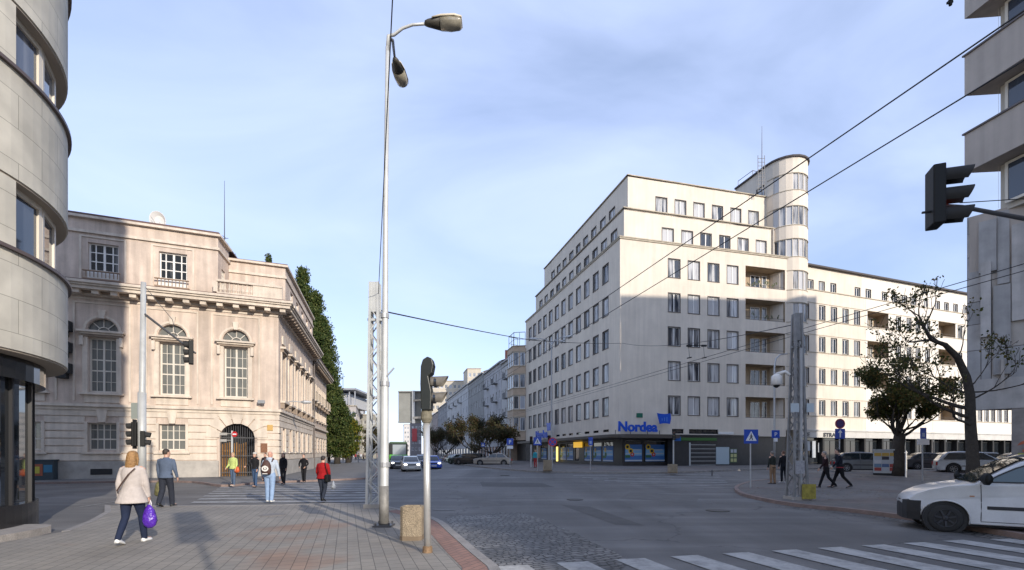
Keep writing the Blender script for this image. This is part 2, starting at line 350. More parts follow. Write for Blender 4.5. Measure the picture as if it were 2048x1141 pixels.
def facade(root, mb, o, d, L, z0, z1, ops, depth=.18, wname='window', wm=0, rm=1):
    """a wall with real openings; ops = (u0,u1,zb,zt,style); walking along d the outside is on the right"""
    d = V2(*d); n = V2(-d[1], d[0]); ang = atan2(d[1], d[0])
    P = lambda u, y, z: (o[0]+d[0]*u+n[0]*y, o[1]+d[1]*u+n[1]*y, z)
    ops = [q for q in ops if q[1] > .02 and q[0] < L-.02]
    us = sorted({0, L} | {max(0, min(L, q[i])) for q in ops for i in (0, 1)}); zs = sorted({z0, z1} | {max(z0, min(z1, q[i])) for q in ops for i in (2, 3)})
    for i in range(len(us)-1):
        j = 0
        while j < len(zs)-1:
            uc = (us[i]+us[i+1])/2; ins = lambda jj: any(q[0] < uc < q[1] and q[2] < (zs[jj]+zs[jj+1])/2 < q[3] for q in ops)
            if ins(j): j += 1; continue
            k = j
            while k < len(zs)-2 and not ins(k+1): k += 1
            mb.quad(P(us[i],0,zs[j]), P(us[i+1],0,zs[j]), P(us[i+1],0,zs[k+1]), P(us[i],0,zs[k+1]), wm); j = k+1
    for q in ops:
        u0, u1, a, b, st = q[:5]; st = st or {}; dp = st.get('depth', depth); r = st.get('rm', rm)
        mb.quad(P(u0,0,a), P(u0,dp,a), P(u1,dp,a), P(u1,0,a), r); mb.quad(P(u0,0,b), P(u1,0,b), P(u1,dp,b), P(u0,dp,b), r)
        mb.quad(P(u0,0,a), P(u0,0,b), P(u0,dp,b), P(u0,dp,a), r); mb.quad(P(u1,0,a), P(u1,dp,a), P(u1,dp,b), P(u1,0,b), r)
        if st.get('trim'):
            e = st['trim']; y0, y1 = -.015, .03
            mb.obox(o, d, u0-e, u1+e, y0, y1, b, b+e, r); mb.obox(o, d, u0-e, u1+e, -.05, y1, a-e, a, r); mb.obox(o, d, u0-e, u0, y0, y1, a, b, r); mb.obox(o, d, u1, u1+e, y0, y1, a, b, r)
        if st.get('loggia'):
            mb.quad(P(u0,dp,a), P(u1,dp,a), P(u1,dp,b), P(u0,dp,b), r)
            W = u1-u0
            put_window(root, Vector(P(u0+W*.36, dp-.08, a+.15)), ang, W*.24, (b-a)*.78, dict(v=(.5,), pm=pane_d), 'balcony_window')
            put_window(root, Vector(P(u0+W*.66, dp-.08, a+.02)), ang, W*.12, (b-a)*.86, dict(v=(), h=(.5,), pm=pane_d), 'balcony_door')
            mb.obox(o, d, u0, u1, .0, .06, a, a+.05, rm)
            mb.obox(o, d, u0+.02, u1-.02, .04, .07, a+.3, a+.33, rm)
        elif st.get('none'): pass
        else: put_window(root, Vector(P(u0+.003, dp-.08, a+.003)), ang, u1-u0-.006, b-a-.006, st, st.get('name', wname))
def cornice(mb, o, d, L, z, h, out, mi=None, u0=0):
    mb.obox(o, d, u0-out, L+out, -out, .05, z, z+h, mi)

# ================================================================== GROUND
def drape(polys, dz, name, mt, grid=True):
    bm = bmesh.new()
    for p in polys:
        vs = [bm.verts.new((q[0], q[1], 0)) for q in p]; bm.faces.new(vs)
    if grid:
        for y in range(24, 37, 2): bmesh.ops.bisect_plane(bm, geom=bm.verts[:]+bm.edges[:]+bm.faces[:], plane_co=(0,y,0), plane_no=(0,1,0))
        for x in range(-10, -1, 2): bmesh.ops.bisect_plane(bm, geom=bm.verts[:]+bm.edges[:]+bm.faces[:], plane_co=(x,0,0), plane_no=(1,0,0))
    for v in bm.verts: v.co.z = GH(v.co.x, v.co.y)+dz
    bmesh.ops.recalc_face_normals(bm, faces=bm.faces)
    for f in bm.faces:
        if f.normal.z < 0: f.normal_flip()
    bmesh.ops.triangulate(bm, faces=[f for f in bm.faces if len(f.verts) > 4])
    me = bpy.data.meshes.new(name); bm.to_mesh(me); bm.free(); me.materials.append(mt)
    o = bpy.data.objects.new(name, me); COL.objects.link(o); return o
def refine(pts, step=1.5):
    out = []
    for a, b in zip(pts, pts[1:]):
        a = V2(*a[:2]); b = V2(*b[:2]); n = max(1, int((b-a).length/step))
        for i in range(n): out.append(a.lerp(b, i/n))
    out.append(V2(*pts[-1][:2])); return out
def strip(pts, w, z0, z1, name, mt):
    """kerb stone run following a path"""
    pts = refine(pts, 1.0); m = MB(); L = []; Rr = []
    for i, p in enumerate(pts):
        t = (pts[min(i+1, len(pts)-1)]-pts[max(0, i-1)]).normalized(); n = V2(-t[1], t[0])
        L.append(p+n*w/2); Rr.append(p-n*w/2)
    rings = [[(l[0],l[1],GH(*l)+z0),(r[0],r[1],GH(*r)+z0),(r[0],r[1],GH(*r)+z1),(l[0],l[1],GH(*l)+z1)] for l, r in zip(L, Rr)]
    m.loft(rings); return m.build(name, mt)
def smooth_path(pts, n=6):
    P = [V2(*p[:2]) for p in pts]; P = [P[0]*2-P[1]]+P+[P[-1]*2-P[-2]]; out = []
    for i in range(1, len(P)-2):
        for k in range(n):
            t = k/n; a, b, c, d = P[i-1:i+3]
            out.append(.5*((2*b)+(c-a)*t+(2*a-5*b+4*c-d)*t*t+(3*b-a-3*c+d)*t**3))
    out.append(P[-2]); return out
def G2(*pp): return [GP(x, y)[:2] for x, y in pp]

struct(drape([[(-900,-300),(900,-300),(900,24),(-900,24)],[(-900,24),(900,24),(900,40),(-900,40)],[(-900,40),(900,40),(900,1800),(-900,1800)]], 0, 'road', asphalt), 'grey patched asphalt of the wide junction')
# near pavement, right edge curves along the cobbled lane
edge = smooth_path(G2((742,1012),(800,1024),(868,1043),(905,1072),(945,1108),(985,1141)))
edge = list(edge)+[V2(.4,3.0), V2(1.2,-8)]
cross = smooth_path(G2((215,1014),(300,1016),(400,1016),(560,1014),(660,1011),(742,1012)), 3)
nearp = [V2(-12,-8)]+[V2(-9.6,5.5), V2(-9.4,7.6), V2(-9.4,9.8), V2(-10.2,11.3), V2(-11.3,13.0)]+list(cross)+list(edge)[1:]
struct(drape([nearp], .06, 'pavement', paver), 'sunlit pavement of small grey blocks with pinkish patches')
struct(strip([V2(-9.4,9.8), V2(-10.2,11.3), V2(-11.3,13.0)]+list(cross), .14, 0, .066, 'kerb', kerbm))
struct(strip(list(edge), .16, 0, .07, 'kerb', kerbm))
# red paver ribbon inside the edge
rb = []
E = refine(list(edge)[:-1], .8)
inn = []
for i, p in enumerate(E):
    t = (E[min(i+1, len(E)-1)]-E[max(0, i-1)]).normalized(); n = V2(t[1], -t[0]); inn.append(p+n*.45)
    E[i] = p+n*.09
struct(drape([[E[i], E[i+1], inn[i+1], inn[i]] for i in range(6, len(E)-1)], .065, 'pavement_band', paver_red, grid=False), 'reddish paver band along the kerb')
#struct(drape([G2((150,1108),(240,1090),(420,1075),(470,1082),(300,1108),(180,1130)), G2((600,1058),(735,1048),(750,1062),(640,1072))], .064, 'pavement_patch', mat('pink_paver', (.40, .27, .21), .85, var=.4, vscale=1.5)), 'pinkish patch of pavers')
struct(drape([G2((890,1036),(925,1031.5),(960,1030),(1000,1026),(1045,1025.5),(1060,1031),(1085,1038),(1110,1051),(1150,1066),(1180,1084),(1222,1101),(1262,1124),(1240,1141),(1200,1180),(1010,1180),(990,1141),(950,1105),(912,1068))], .006, 'cobbled_strip', cobbles), 'grey granite setts beside the kerb')
# right corner pavement
rk = smooth_path(G2((1545,962),(1500,967),(1474,977),(1482,990),(1530,1003),(1600,1015),(1700,1025),(1830,1042),(1950,1062),(2080,1085),(2400,1150)), 5)
rp = [V2(40,24), V2(27,24.8), V2(15.5,27)]+list(rk)+[V2(22,2), V2(40,2)]
struct(drape([rp, [V2(15.6,27.01), V2(27,24.81), V2(40,24.01), V2(60,33), V2(60,41), V2(24,33.5), V2(19,32)]], .10, 'plaza_pavement', paver_dark), 'dark slab pavement of the far corner')
struct(strip(list(rk), .16, 0, .115, 'kerb', kerbp))
def off(path, d0, d1):
    a = []; b = []
    for i, p in enumerate(path):
        t = (path[min(i+1, len(path)-1)]-path[max(0, i-1)]).normalized(); n = V2(t[1], -t[0]); a.append(p-n*d0); b.append(p-n*d1)
    return [[a[i], a[i+1], b[i+1], b[i]] for i in range(len(path)-1)]
struct(drape(off(list(rk)[24:], -.1, -.62), .006, 'cobbled_gutter', cobbles, grid=False), 'gutter of pale setts below the corner kerb')
# pavement of the block across
nk = smooth_path(G2((905,927),(960,935),(1040,943),(1130,946.5),(1240,948),(1330,947),(1400,945.5),(1480,942))+[(28,41.3),(45,46.5),(75,57)], 4)
npv = [V2(*p) for p in nk]+[V2(90,80), V2(5,110), V2(-22,160)]
struct(drape([npv], .12, 'far_pavement', paver_dark), 'pavement in front of the corner office block')
struct(strip(list(nk), .16, 0, .13, 'kerb', kerbm))
# pavement round the bank
bk = smooth_path([(-45,19.6),(-30,24.2),(-20,27.2)]+G2((445,974),(520,968),(640,963),(742,957.5),(752,948),(755,935)), 4)+[V2(-21.5,82), V2(-29,110)]
struct(drape([list(bk)+[V2(-60,110), V2(-60,19.6)]], .10, 'bank_pavement', mat('grey_slabs', (.15, .145, .14), .85, var=.3, vscale=.8, fine=.15, bscale=40)), 'grey pavement round the old bank')
struct(strip(list(bk), .16, 0, .11, 'kerb', kerbp))
# painted markings
z = []
for i in range(9):
    t = i/8; y = 15.75+i*1.17; xl = -10.9-4.6*t; xr = -4.9-2.4*t; sl_ = .075
    z.append([V2(xl,y), V2(xr,y+(xr-xl)*sl_), V2(xr-.1,y+.52+(xr-xl)*sl_), V2(xl-.22,y+.52)])
struct(drape(z, .012, 'zebra_crossing', paint_worn), 'worn white stripes of the crossing by the bank')
z = []
d = V2(.30, -.954)
for k in range(-3, 8):
    a = V2(2.59+.952*(k), 7.62+.225*(k)) if k <= 6 else V2(9.35, 9.1)
    z.append([a, a+V2(.50,.10), a+V2(.50,.10)+d*4.2, a+d*4.2])
struct(drape(z, .012, 'zebra_crossing', paint, grid=False), 'broad white stripes of the near crossing')
z = []
for i in range(6):
    a = GP(1400+i*2, 949+i*3.2); z.append([V2(a.x-9+i*.9, a.y-1.2+i*.12), V2(a.x+1.2,a.y), V2(a.x+1.2,a.y-.32), V2(a.x-9+i*.9,a.y-1.52+i*.12)])
a = GP(1330, 975.5); b = GP(1530, 965)
z.append([V2(a.x,a.y), V2(b.x,b.y), V2(b.x,b.y-.2), V2(a.x,a.y-.15)])
for i in range(7):
    a = GP(860+i*34, 933+i*.9); z.append([V2(a.x,a.y), V2(a.x+1.3,a.y-2.2), V2(a.x+1.65,a.y-2.2), V2(a.x+.35,a.y)])
for i in range(16):
    y = 34+i*6; x = -9.4-.284*(y-20)+3.4; z.append([V2(x,y), V2(x+.13,y), V2(x+.13-.7,y+2.6), V2(x-.7,y+2.6)])
a = GP(866, 1021.5); z.append([V2(a.x,a.y), V2(a.x+.65,a.y+.02), V2(a.x+.65,a.y+.14), V2(a.x,a.y+.12)])
a = GP(145, 1017); b = GP(222, 1005); z.append([V2(a.x,a.y), V2(b.x,b.y), V2(b.x,b.y+.5), V2(a.x,a.y+.5)])
struct(drape(z, .012, 'lane_marking', paint_worn), 'worn white lane lines across the junction')
def disc(c, r, n=20): return [V2(c[0]+r*cos(2*pi*k/n), c[1]+r*sin(2*pi*k/n)) for k in range(n)]
for (px, py, rr, lb) in ((545,1035,.32,'pale manhole cover in the near pavement'), (1225,958,.3,'dark manhole cover before the office block')):
    g = GP(px, py); m = MB(); m.prism(disc((g.x,g.y), rr), g.z+(.05 if py > 1000 else 0), g.z+(.072 if py > 1000 else .014)); m.prism(disc((g.x,g.y), rr*.8), g.z+.01, g.z+(.076 if py > 1000 else .018))
    tag(m.build('manhole_cover', mat('cast_iron', (.22,.205,.19), .7, metal=.3, fine=.3, bscale=60)), lb, 'manhole cover')

tar = [mat('tar_patch_%d' % i, c, .8, var=.25, vscale=2, fine=.2, bscale=50) for i, c in enumerate([(.082,.08,.078), (.135,.13,.124), (.098,.094,.09)])]
for i, (pts_, lb) in enumerate((([(960,965),(1085,967),(1110,975),(965,974)], 'dark repair patch in the middle of the junction'), ([(1260,985),(1400,992),(1392,1006),(1330,1003),(1240,998)], 'pale repair patch before the far corner kerb'),
        ([(1120,1010),(1180,1014),(1290,1052),(1230,1050)], 'long dark trench repair running toward the near crossing'), ([(900,985),(935,986),(1010,1012),(968,1014)], 'short trench repair beyond the cobbled strip'))):
    struct(drape([G2(*pts_)], .004, 'asphalt_patch', tar[(0,1,2,1)[i]]), lb)
for px, py, rr, lb in ((1010,951,.33,'round cover in the far lane left of centre'),(1435,1022,.33,'round cover in the lane by the right corner'),(1150,1000,.30,'round cover near the middle of the junction'),(700,985,.3,'round cover inside the bank side crossing')):
    g = GP(px, py); m = MB(); m.prism(disc((g.x,g.y), rr), g.z-.01, g.z+.014); m.prism(disc((g.x,g.y), rr*.82), g.z, g.z+.018, 1)
    tag(m.build('manhole_cover', [mat('iron_rim', (.06,.058,.055), .6, metal=.4), mat('cast_iron_dark', (.11,.105,.10), .7, metal=.3, fine=.3, bscale=60)]), lb, 'manhole cover')

# ================================================================== CORNER OFFICE BLOCK (cream, stepped, round stair tower)
dL = vpdir(760); dR = vpdir(4750)
C0 = V2(WX(1240,47), 47)
office = empty('office_block', (C0.x, C0.y, 0), 'cream stepped corner office block with a round tower, blue bank sign and dark shopfronts', 'building')
us_ = lambda o, d, xs, wd: [(uat(o, d, x)-wd/2, uat(o, d, x)+wd/2) for x in xs]
brw = dict(v=(.52,), t=.05, b=.09, fm=white, pm=pane_n, trim=.07)
brd = dict(v=(.55,), t=.05, b=.07, fm=mat('grey_frame', (.34,.33,.31), .6), pm=pane_n, trim=.07)
loggm = mat('loggia_tan', (.40,.31,.21), .85, var=.2)  # tan recess walls; their deeper brown shading is put into this colour
wall = MB(); led = MB(); roof = MB()
rows = [(20.02,21.94),(16.45,18.37),(12.92,14.84),(9.33,11.25),(5.73,7.65)]
yend = [77.3,75.5,74.5]; zt = [(4.3,23.55),(23.7,27.1),(27.2,31.2)]
pxR = [1570, 1546, 1529]
for s in range(3):
    c = C0+(dL+dR)*s
    LL = (yend[s]-c.y)/dL.y; far = c+dL*LL; a, b = zt[s]
    # street side (in shade)
    ops = []
    if s == 0:
        xs = [1211,1191.5,1173.5,1157,1141.3,1127,1113.7,1101.4,1090,1079.5,1069.4,1060.5]
        for za, zb in rows: ops += [(u0, u1, za, zb, brd) for u0, u1 in us_(far, -dL, xs, 1.32)]
    else:
        xs = [1228,1208,1190,1173,1157,1142.7,1128.5,1116.3,1104,1092.4,1082] if s == 1 else [1224,1205.7,1187.5,1171.2,1156.3,1142.7,1129,1117.4,1106]
        za, zb = (24.2,25.7) if s == 1 else (27.75,29.4)
        ops += [(u0, u1, za, zb, dict(brd, name='attic_window')) for u0, u1 in us_(far, -dL, xs, 1.3)]
    facade(office, wall, far, -dL, LL, a, b, ops)
    RL = uat(c, dR, pxR[s])+ (1.0 if s else .3)
    ops = []
    if s == 0:
        for za, zb in rows:
            ops += [(u0, u1, za, zb, brw) for u0, u1 in us_(c, dR, [1348.5,1387.8,1427,1465.3], 1.36)]
            ops.append((uat(c, dR, 1491), uat(c, dR, 1570), za-.15, zb+.2, dict(loggia=1, depth=1.5, rm=2)))
    else:
        xs = [1335.7,1374.4,1412,1449.6,1486.4,1522.5] if s == 1 else [1322.8,1361,1398,1435,1471.7,1507]
        za, zb = (24.2,25.6) if s == 1 else (27.75,29.4)
        ops += [(u0, u1, za, zb, dict(brw, name='attic_window')) for u0, u1 in us_(c, dR, xs, 1.33)]
    facade(office, wall, c, dR, RL, a, b, ops)
    rr = c+dR*RL
    # far end and back walls, closing the volume
    back = rr+dL*9.0; fb = far+dR*13
    facade(office, wall, fb, (far-fb).normalized(), 13, a, b, [])
    facade(office, wall, rr, dL, 9, a, b, []) if s else None
    zt_ = b
    roof.prism([tuple(p) for p in (c, rr, rr+dL*14, fb, far)], zt_-.15, zt_-.02) if s < 2 else roof.prism([tuple(p) for p in (c, rr, rr+dL*14, fb, far)], b-.1, b+.05)
    for o, d, L in ((far, -dL, LL), (c, dR, RL)):
        led.obox(o, d, -.1, L+(.16 if o is far else .05), -.14, .25, b, b+.10)
        if s == 0: led.obox(o, d, -.1, L+.12, -.09, .0, b-.14, b-.003)
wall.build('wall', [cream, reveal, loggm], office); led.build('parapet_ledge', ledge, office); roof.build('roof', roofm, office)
# loggia plants
lg = MB()
for i in range(46):
    u = uat(C0, dR, 1497)+random.random()*4; p = C0+dR*u+V2(-dR.y, dR.x)*.18; zz = 20.0 if i < 32 else 16.5
    x = random.uniform(.05,.16); q = Vector((p.x, p.y, zz+random.uniform(0,.5))); e = Vector((random.uniform(-.2,.2), random.uniform(-.1,.1), random.uniform(.05,.25)))
    lg.quad(q, q+Vector((x,0,0)), q+Vector((x,0,x))+e, q+Vector((0,0,x))+e)
lg.build('balcony_plants', mat('balcony_leaves', (.07,.08,.03), .7), office)
# round tower: straight back slab with a half-round front and ribbon windows
T = V2(31.6,54.0); r = 2.3; nseg = 11
tw = MB(); tl = MB()
rowsT = rows[::-1]+[(23.7,25.5),(27.25,29.15),(31.15,32.8)]
def arc(rad, k): a = pi*k/nseg; return T-dR*rad*cos(a)-dL*rad*sin(a)
seg = [arc(r, k) for k in range(nseg+1)]
for k in range(nseg):
    a, b = seg[k], seg[k+1]; d = (b-a).normalized(); L = (b-a).length; ops = []
    for i, (za, zb) in enumerate(rowsT):
        if i < 5 and k < 4: continue
        if k == 0 or (i == 7 and k in (2, 3)) or k == 8 or (i == 7 and k == 9): continue
        if i < 5 and k > 8: continue
        ops.append((.03, L-.03, za-.05, zb+.1, dict(v=(), b=.05, t=.045, fm=white, pm=pane_n, name='ribbon_window', depth=.13)))
    facade(office, tw, a, d, L, 4.3, 34.7, ops)
for o, d, L in ((seg[0]+dL*5, -dL, 5), (seg[-1], dL, 5), (seg[-1]+dL*5, -dR, 2*r)):
    facade(office, tw, o, d, L, 23.3 if d is not dL else 4.3, 34.7, [(3.4,4.5,31.3,32.8,dict(brd, name='ribbon_window'))] if o is not seg[-1] and L == 5 else [])
fp = lambda q: [tuple(arc(r+q, k)) for k in range(nseg+1)]+[tuple(arc(r+q, nseg)+dL*5), tuple(arc(r+q, 0)+dL*5)]
tl.prism(fp(.18), 34.7, 34.88, 1)
for za, zb in rowsT:
    for zz in (za-.14, zb+.1):
        q1 = [arc(r+.05, k) for k in range(nseg+1)]; q2 = [arc(r-.05, k) for k in range(nseg+1)]; lr = MB()
        lr.loft([[(a.x,a.y,zz),(b.x,b.y,zz),(b.x,b.y,zz+.07),(a.x,a.y,zz+.07)] for a, b in zip(q1, q2)]); lr.build('tower_ledge', ledge, office)
tw.build('tower_wall', [cream, reveal], office); tl.build('tower_roof', [ledge, roofm], office)
m = MB()
a = T+dL*3.2-dR*1.4
for zz in (35.6, 36.2):
    m.bar((a.x,a.y,zz), (a.x+1.9,a.y+.6,zz), .05); m.bar((a.x,a.y,zz), (a.x-.7,a.y+2.2,zz), .05)
for q in (0,.5,1): m.bar((a.x+1.9*q,a.y+.6*q,34.8), (a.x+1.9*q,a.y+.6*q,36.2), .05)
m.bar((a.x-.7,a.y+2.2,34.8), (a.x-.7,a.y+2.2,36.2), .05)
m.build('roof_railing', dsteel, office)
g = C0+dR*13.9+dL*3.2; m = MB()
gx, gy = WX(1522,52.5), 52.3
m.tube([(gx,gy,31.1),(gx,gy,36.3),(gx,gy,38.5)], [.07,.04,.02], 6)
for q in (-.45,.3): m.bar((gx+q,gy,31.1), (gx+q,gy,35.2), .05)
for i in range(9): m.bar((gx-.45,gy,31.5+i*.42), (gx+.3,gy,31.5+i*.42), .04)
tag(m.build('roof_mast', dsteel), 'dark ladder and thin antenna mast standing on the stepped roof beside the round tower', 'antenna')
m = MB(); p = C0+dR*(RL0 := uat(C0, dR, 1543)); p1 = C0+(dL+dR)+dR*(uat(C0+(dL+dR), dR, 1543.5))
m.tube([(p1.x+.1,p1.y-.12,23.8),(p1.x+.1,p1.y-.12,27.0)], .09, 8); m.build('downpipe', mat('pipe', (.5,.45,.38), .6), office)
# green plate, wire hooks
m = MB(); p = C0+dR*uat(C0, dR, 1279); m.obox(C0, dR, uat(C0, dR, 1273), uat(C0, dR, 1285), -.05, 0, 5.35, 5.8); m.build('wall_plate', mat('green_enamel', (.01,.13,.08), .4), office)
# ground floor -------------------------------------------------
gl = MB(); rc = .55
inn = C0+(dL+dR)*rc
far = C0+dL*((77.3-47)/dL.y); ez = GH(12,46)+.1
fd = mat('dark_stone_front', (.035,.034,.036), .35, var=.3, vscale=2)
fb = mat('bronze_fascia', (.075,.062,.052), .45)
gw = MB()
fl = inn+dL*29
gops = []
for x0, x1 in ((1206,1226),(1186,1203),(1168,1184),(1150,1158),(1134,1146),(1120,1132),(1104,1117),(1082,1094),(1070,1080)):
    u0, u1 = uat(fl, -dL, x0), uat(fl, -dL, x1)
    if u1 < u0: u0, u1 = u1, u0
    gops.append((max(.05,u0), u1, .75, 2.95, dict(v=(), t=.05, fm=blackm, pm=glassd, name='shop_window', depth=.1)))
facade(office, gw, fl, -dL, 29, 0, 3.9, gops, rm=0)
R1 = uat(inn, dR, 1345)
gops = [(.25, uat(inn, dR, 1284), .75, 3.0, dict(v=(), t=.05, fm=blackm, pm=glassd, name='shop_window', depth=.1)), (uat(inn, dR, 1288), uat(inn, dR, 1333), .75, 2.95, dict(v=(), t=.05, fm=blackm, pm=glassd, name='shop_window', depth=.1))]
facade(office, gw, inn, dR, R1, 0, 3.9, gops, rm=0)
gw.build('shopfront_wall', fd, office)
# clerestory strip over the canopy
cw = MB(); ops = []
for u0, u1 in us_(far, -dL, [1212,1192,1174,1157,1142,1128.6,1116], 1.25): ops.append((u0, u1, 3.98, 4.24, dict(v=(), t=.03, fm=blackm, pm=glassd, name='clerestory_window')))
facade(office, cw, far, -dL, (far-C0).length, 3.55, 4.3, ops, rm=1)
R2 = uat(C0, dR, 1572)
facade(office, cw, C0, dR, R2, 3.55, 4.3, [(uat(C0, dR, 1344), uat(C0, dR, 1367), 3.75, 4.24, dict(v=(), t=.03, fm=blackm, pm=glassd, name='clerestory_window')), (uat(C0, dR, 1378), uat(C0, dR, 1436), 3.75, 4.24, dict(v=(.25,.5,.75), t=.03, fm=blackm, pm=glassd, name='clerestory_window'))], rm=1)
cw.build('clerestory_wall', [cream, reveal], office)
# rounded canopy
cn = []
for k in range(7):
    a = pi/2*k/6; c_ = C0+(dL+dR)*(.3)
    cn.append(c_-dR*1.5*cos(a)-dL*1.5*sin(a))
can = [far-dR*1.5+dL*0, *[p for p in cn], C0+dR*R1-dL*1.5+dL*.0, C0+dR*R1+dL*.9, C0+(dL+dR)*.6, far+dR*.9]
m = MB(); m.prism([tuple(p) for p in can], 3.3, 3.6); m.prism([tuple(p*.985+can[8]*.015) for p in can], 3.22, 3.3)
m.build('canopy', fb, office)
# lit fascia strip, dark slatted kiosk front to the right with green sign
m = MB(); o3 = C0-dL*.9; u0, u1 = uat(o3, dR, 1345), uat(o3, dR, 1516)
m.obox(o3, dR, u0, u1, 0, .9, .1, 3.45); m.obox(o3, dR, u0-.05, u1+.05, -.1, .9, 3.45, 3.62)
m.build('kiosk_front', fd, office)
m = MB()
for i in range(6): m.obox(o3, dR, uat(o3,dR,1380), uat(o3,dR,1431), -.03, 0, .45+i*.42, .50+i*.42)
m.obox(o3, dR, uat(o3,dR,1378), uat(o3,dR,1381), -.03, 0, .3, 2.8); m.obox(o3, dR, u0, u1, -.25, 0, .1, .32)
m.build('slat_trim', mat('light_trim', (.42,.43,.42), .5), office)
m = MB(); m.obox(o3, dR, uat(o3,dR,1432), uat(o3,dR,1458), -.03, 0, .55, 2.35)
m.build('frosted_window', mat('frosted', (.38,.46,.5), .3), office)
m = MB(); m.obox(o3, dR, uat(o3,dR,1459), uat(o3,dR,1474), -.035, 0, .7, 2.2)
for i in range(3):
    for j in range(2): m.obox(o3, dR, uat(o3,dR,1461+j*6.5), uat(o3,dR,1466+j*6.5), -.05, -.03, .8+i*.48, 1.15+i*.48, 1+(i == 2))
m.build('notice_panel', [mat('dk_green', (.06,.09,.05), .5), mat('notice_yellow', (.45,.45,.2), .5), mat('notice_pink', (.4,.42,.45), .5)], office)
m = MB(); m.obox(o3, dR, uat(o3,dR,1346), uat(o3,dR,1432), -.13, -.1, 3.0, 3.3); m.obox(o3, dR, uat(o3,dR,1346), uat(o3,dR,1360), -.15, -.13, 2.95, 3.4, 1)
m.build('green_fascia', [mat('green_sign', (.035,.12,.02), .5), mat('blue_sign', (.01,.10,.35), .4)], office)
m = MB(); m.obox(C0, dR, uat(C0,dR,1436), uat(C0,dR,1466), -.1, 0, 3.72, 4.0); m.build('white_fascia', white, office)
dk = MB(); dk.obox(C0, dR, uat(C0,dR,1516), R2+.4, .5, .7, 0, 3.6); dk.build('shopfront_wall', fd, office)
# posters in the shop windows: sunflower rings, sea strip
pb = [mat('poster_blue', (.05,.16,.42), .4), mat('poster_sky', (.20,.42,.66), .4), mat('poster_yellow', (.75,.5,.03), .4), mat('poster_red', (.5,.03,.02), .4), mat('poster_green', (.04,.13,.04), .4), mat('poster_white', (.45,.5,.55), .4), blackm]
def ringy(mb, o, d, u, z, r0, r1, y, mi, n=14):
    nn = V2(-d[1], d[0]); P = lambda a, rr: (o[0]+d[0]*(u+rr*cos(a))+nn[0]*y, o[1]+d[1]*(u+rr*cos(a))+nn[1]*y, z+rr*sin(a))
    for k in range(n):
        a, b = 2*pi*k/n, 2*pi*(k+1)/n
        mb.quad(P(a,r0), P(a,r1), P(b,r1), P(b,r0), mi)
def poster(o, d, u0, u1, z0, z1, full):
    m = MB(); W = u1-u0; H = z1-z0; y = .0
    m.obox(o, d, u0, u1, y, .03, z0, z1, 0); m.obox(o, d, u0+W*.02, u1-W*.02, y-.01, y, z0+H*.35, z0+H*.72, 1)
    m.obox(o, d, u0+W*.03, u1-W*.04, y-.014, y-.01, z0+H*.44, z0+H*.5, 5); m.obox(o, d, u0+W*.45, u1-W*.1, y-.016, y-.011, z0+H*.66, z0+H*.72, 5)
    m.obox(o, d, u0, u1, y-.01, y, z0+H*.02, z0+H*.10, 5); m.obox(o, d, u0+.02, u0+W*.3, y-.013, y, z0+H*.22, z0+H*.38, 4)
    if full:
        for (a, b, rr) in ((.14,.86,.19), (.33,.62,.19)):
            ringy(m, o, d, u0+W*a, z0+H*b, rr*H*.45, rr*H*.85, y-.02, 2); ringy(m, o, d, u0+W*a, z0+H*b, 0, rr*H*.45, y-.02, 6)
        ringy(m, o, d, u0+W*.42, z0+H*.42, .0, .13*H, y-.022, 3); ringy(m, o, d, u0+W*.42, z0+H*.42, .0, .05*H, y-.024, 5)
    else:
        ringy(m, o, d, u0+W*.25, z0+H*.75, .05*H, .14*H, y-.02, 2); ringy(m, o, d, u0+W*.3, z0+H*.45, 0, .14*H, y-.02, 4)
    return m.build('window_poster', pb, office)
pm_ = inn-dL*.03
poster(pm_, dR, .3, uat(pm_, dR, 1284), .85, 2.6, True); poster(pm_, dR, uat(pm_, dR, 1291), uat(pm_, dR, 1329), .85, 2.6, True)
pl_ = fl-dR*.03
for x0, x1 in ((1206,1226),(1187,1202),(1169,1183),(1134,1146),(1121,1132),(1105,1116),(1083,1093)):
    poster(pl_, -dL, uat(pl_, -dL, x0), uat(pl_, -dL, x1), .8, 2.5, False)
m = MB(); pl2 = fl-dR*.4; m.obox(pl2, -dL, uat(pl2,-dL,1150)-.4, uat(pl2,-dL,1164), -.05, .05, 2.4, 3.1, 0); m.obox(pl2, -dL, uat(pl2,-dL,1113), uat(pl2,-dL,1115.5), -.05, .05, .6, 2.6, 1)
m.build('shop_sign', [mat('lit_yellow', (.55,.35,.03), .4, emit=(.9,.5,.05,.5)), mat('lit_tube', (.9,.7,.1), .4, emit=(1,.75,.2,1.2))], office)
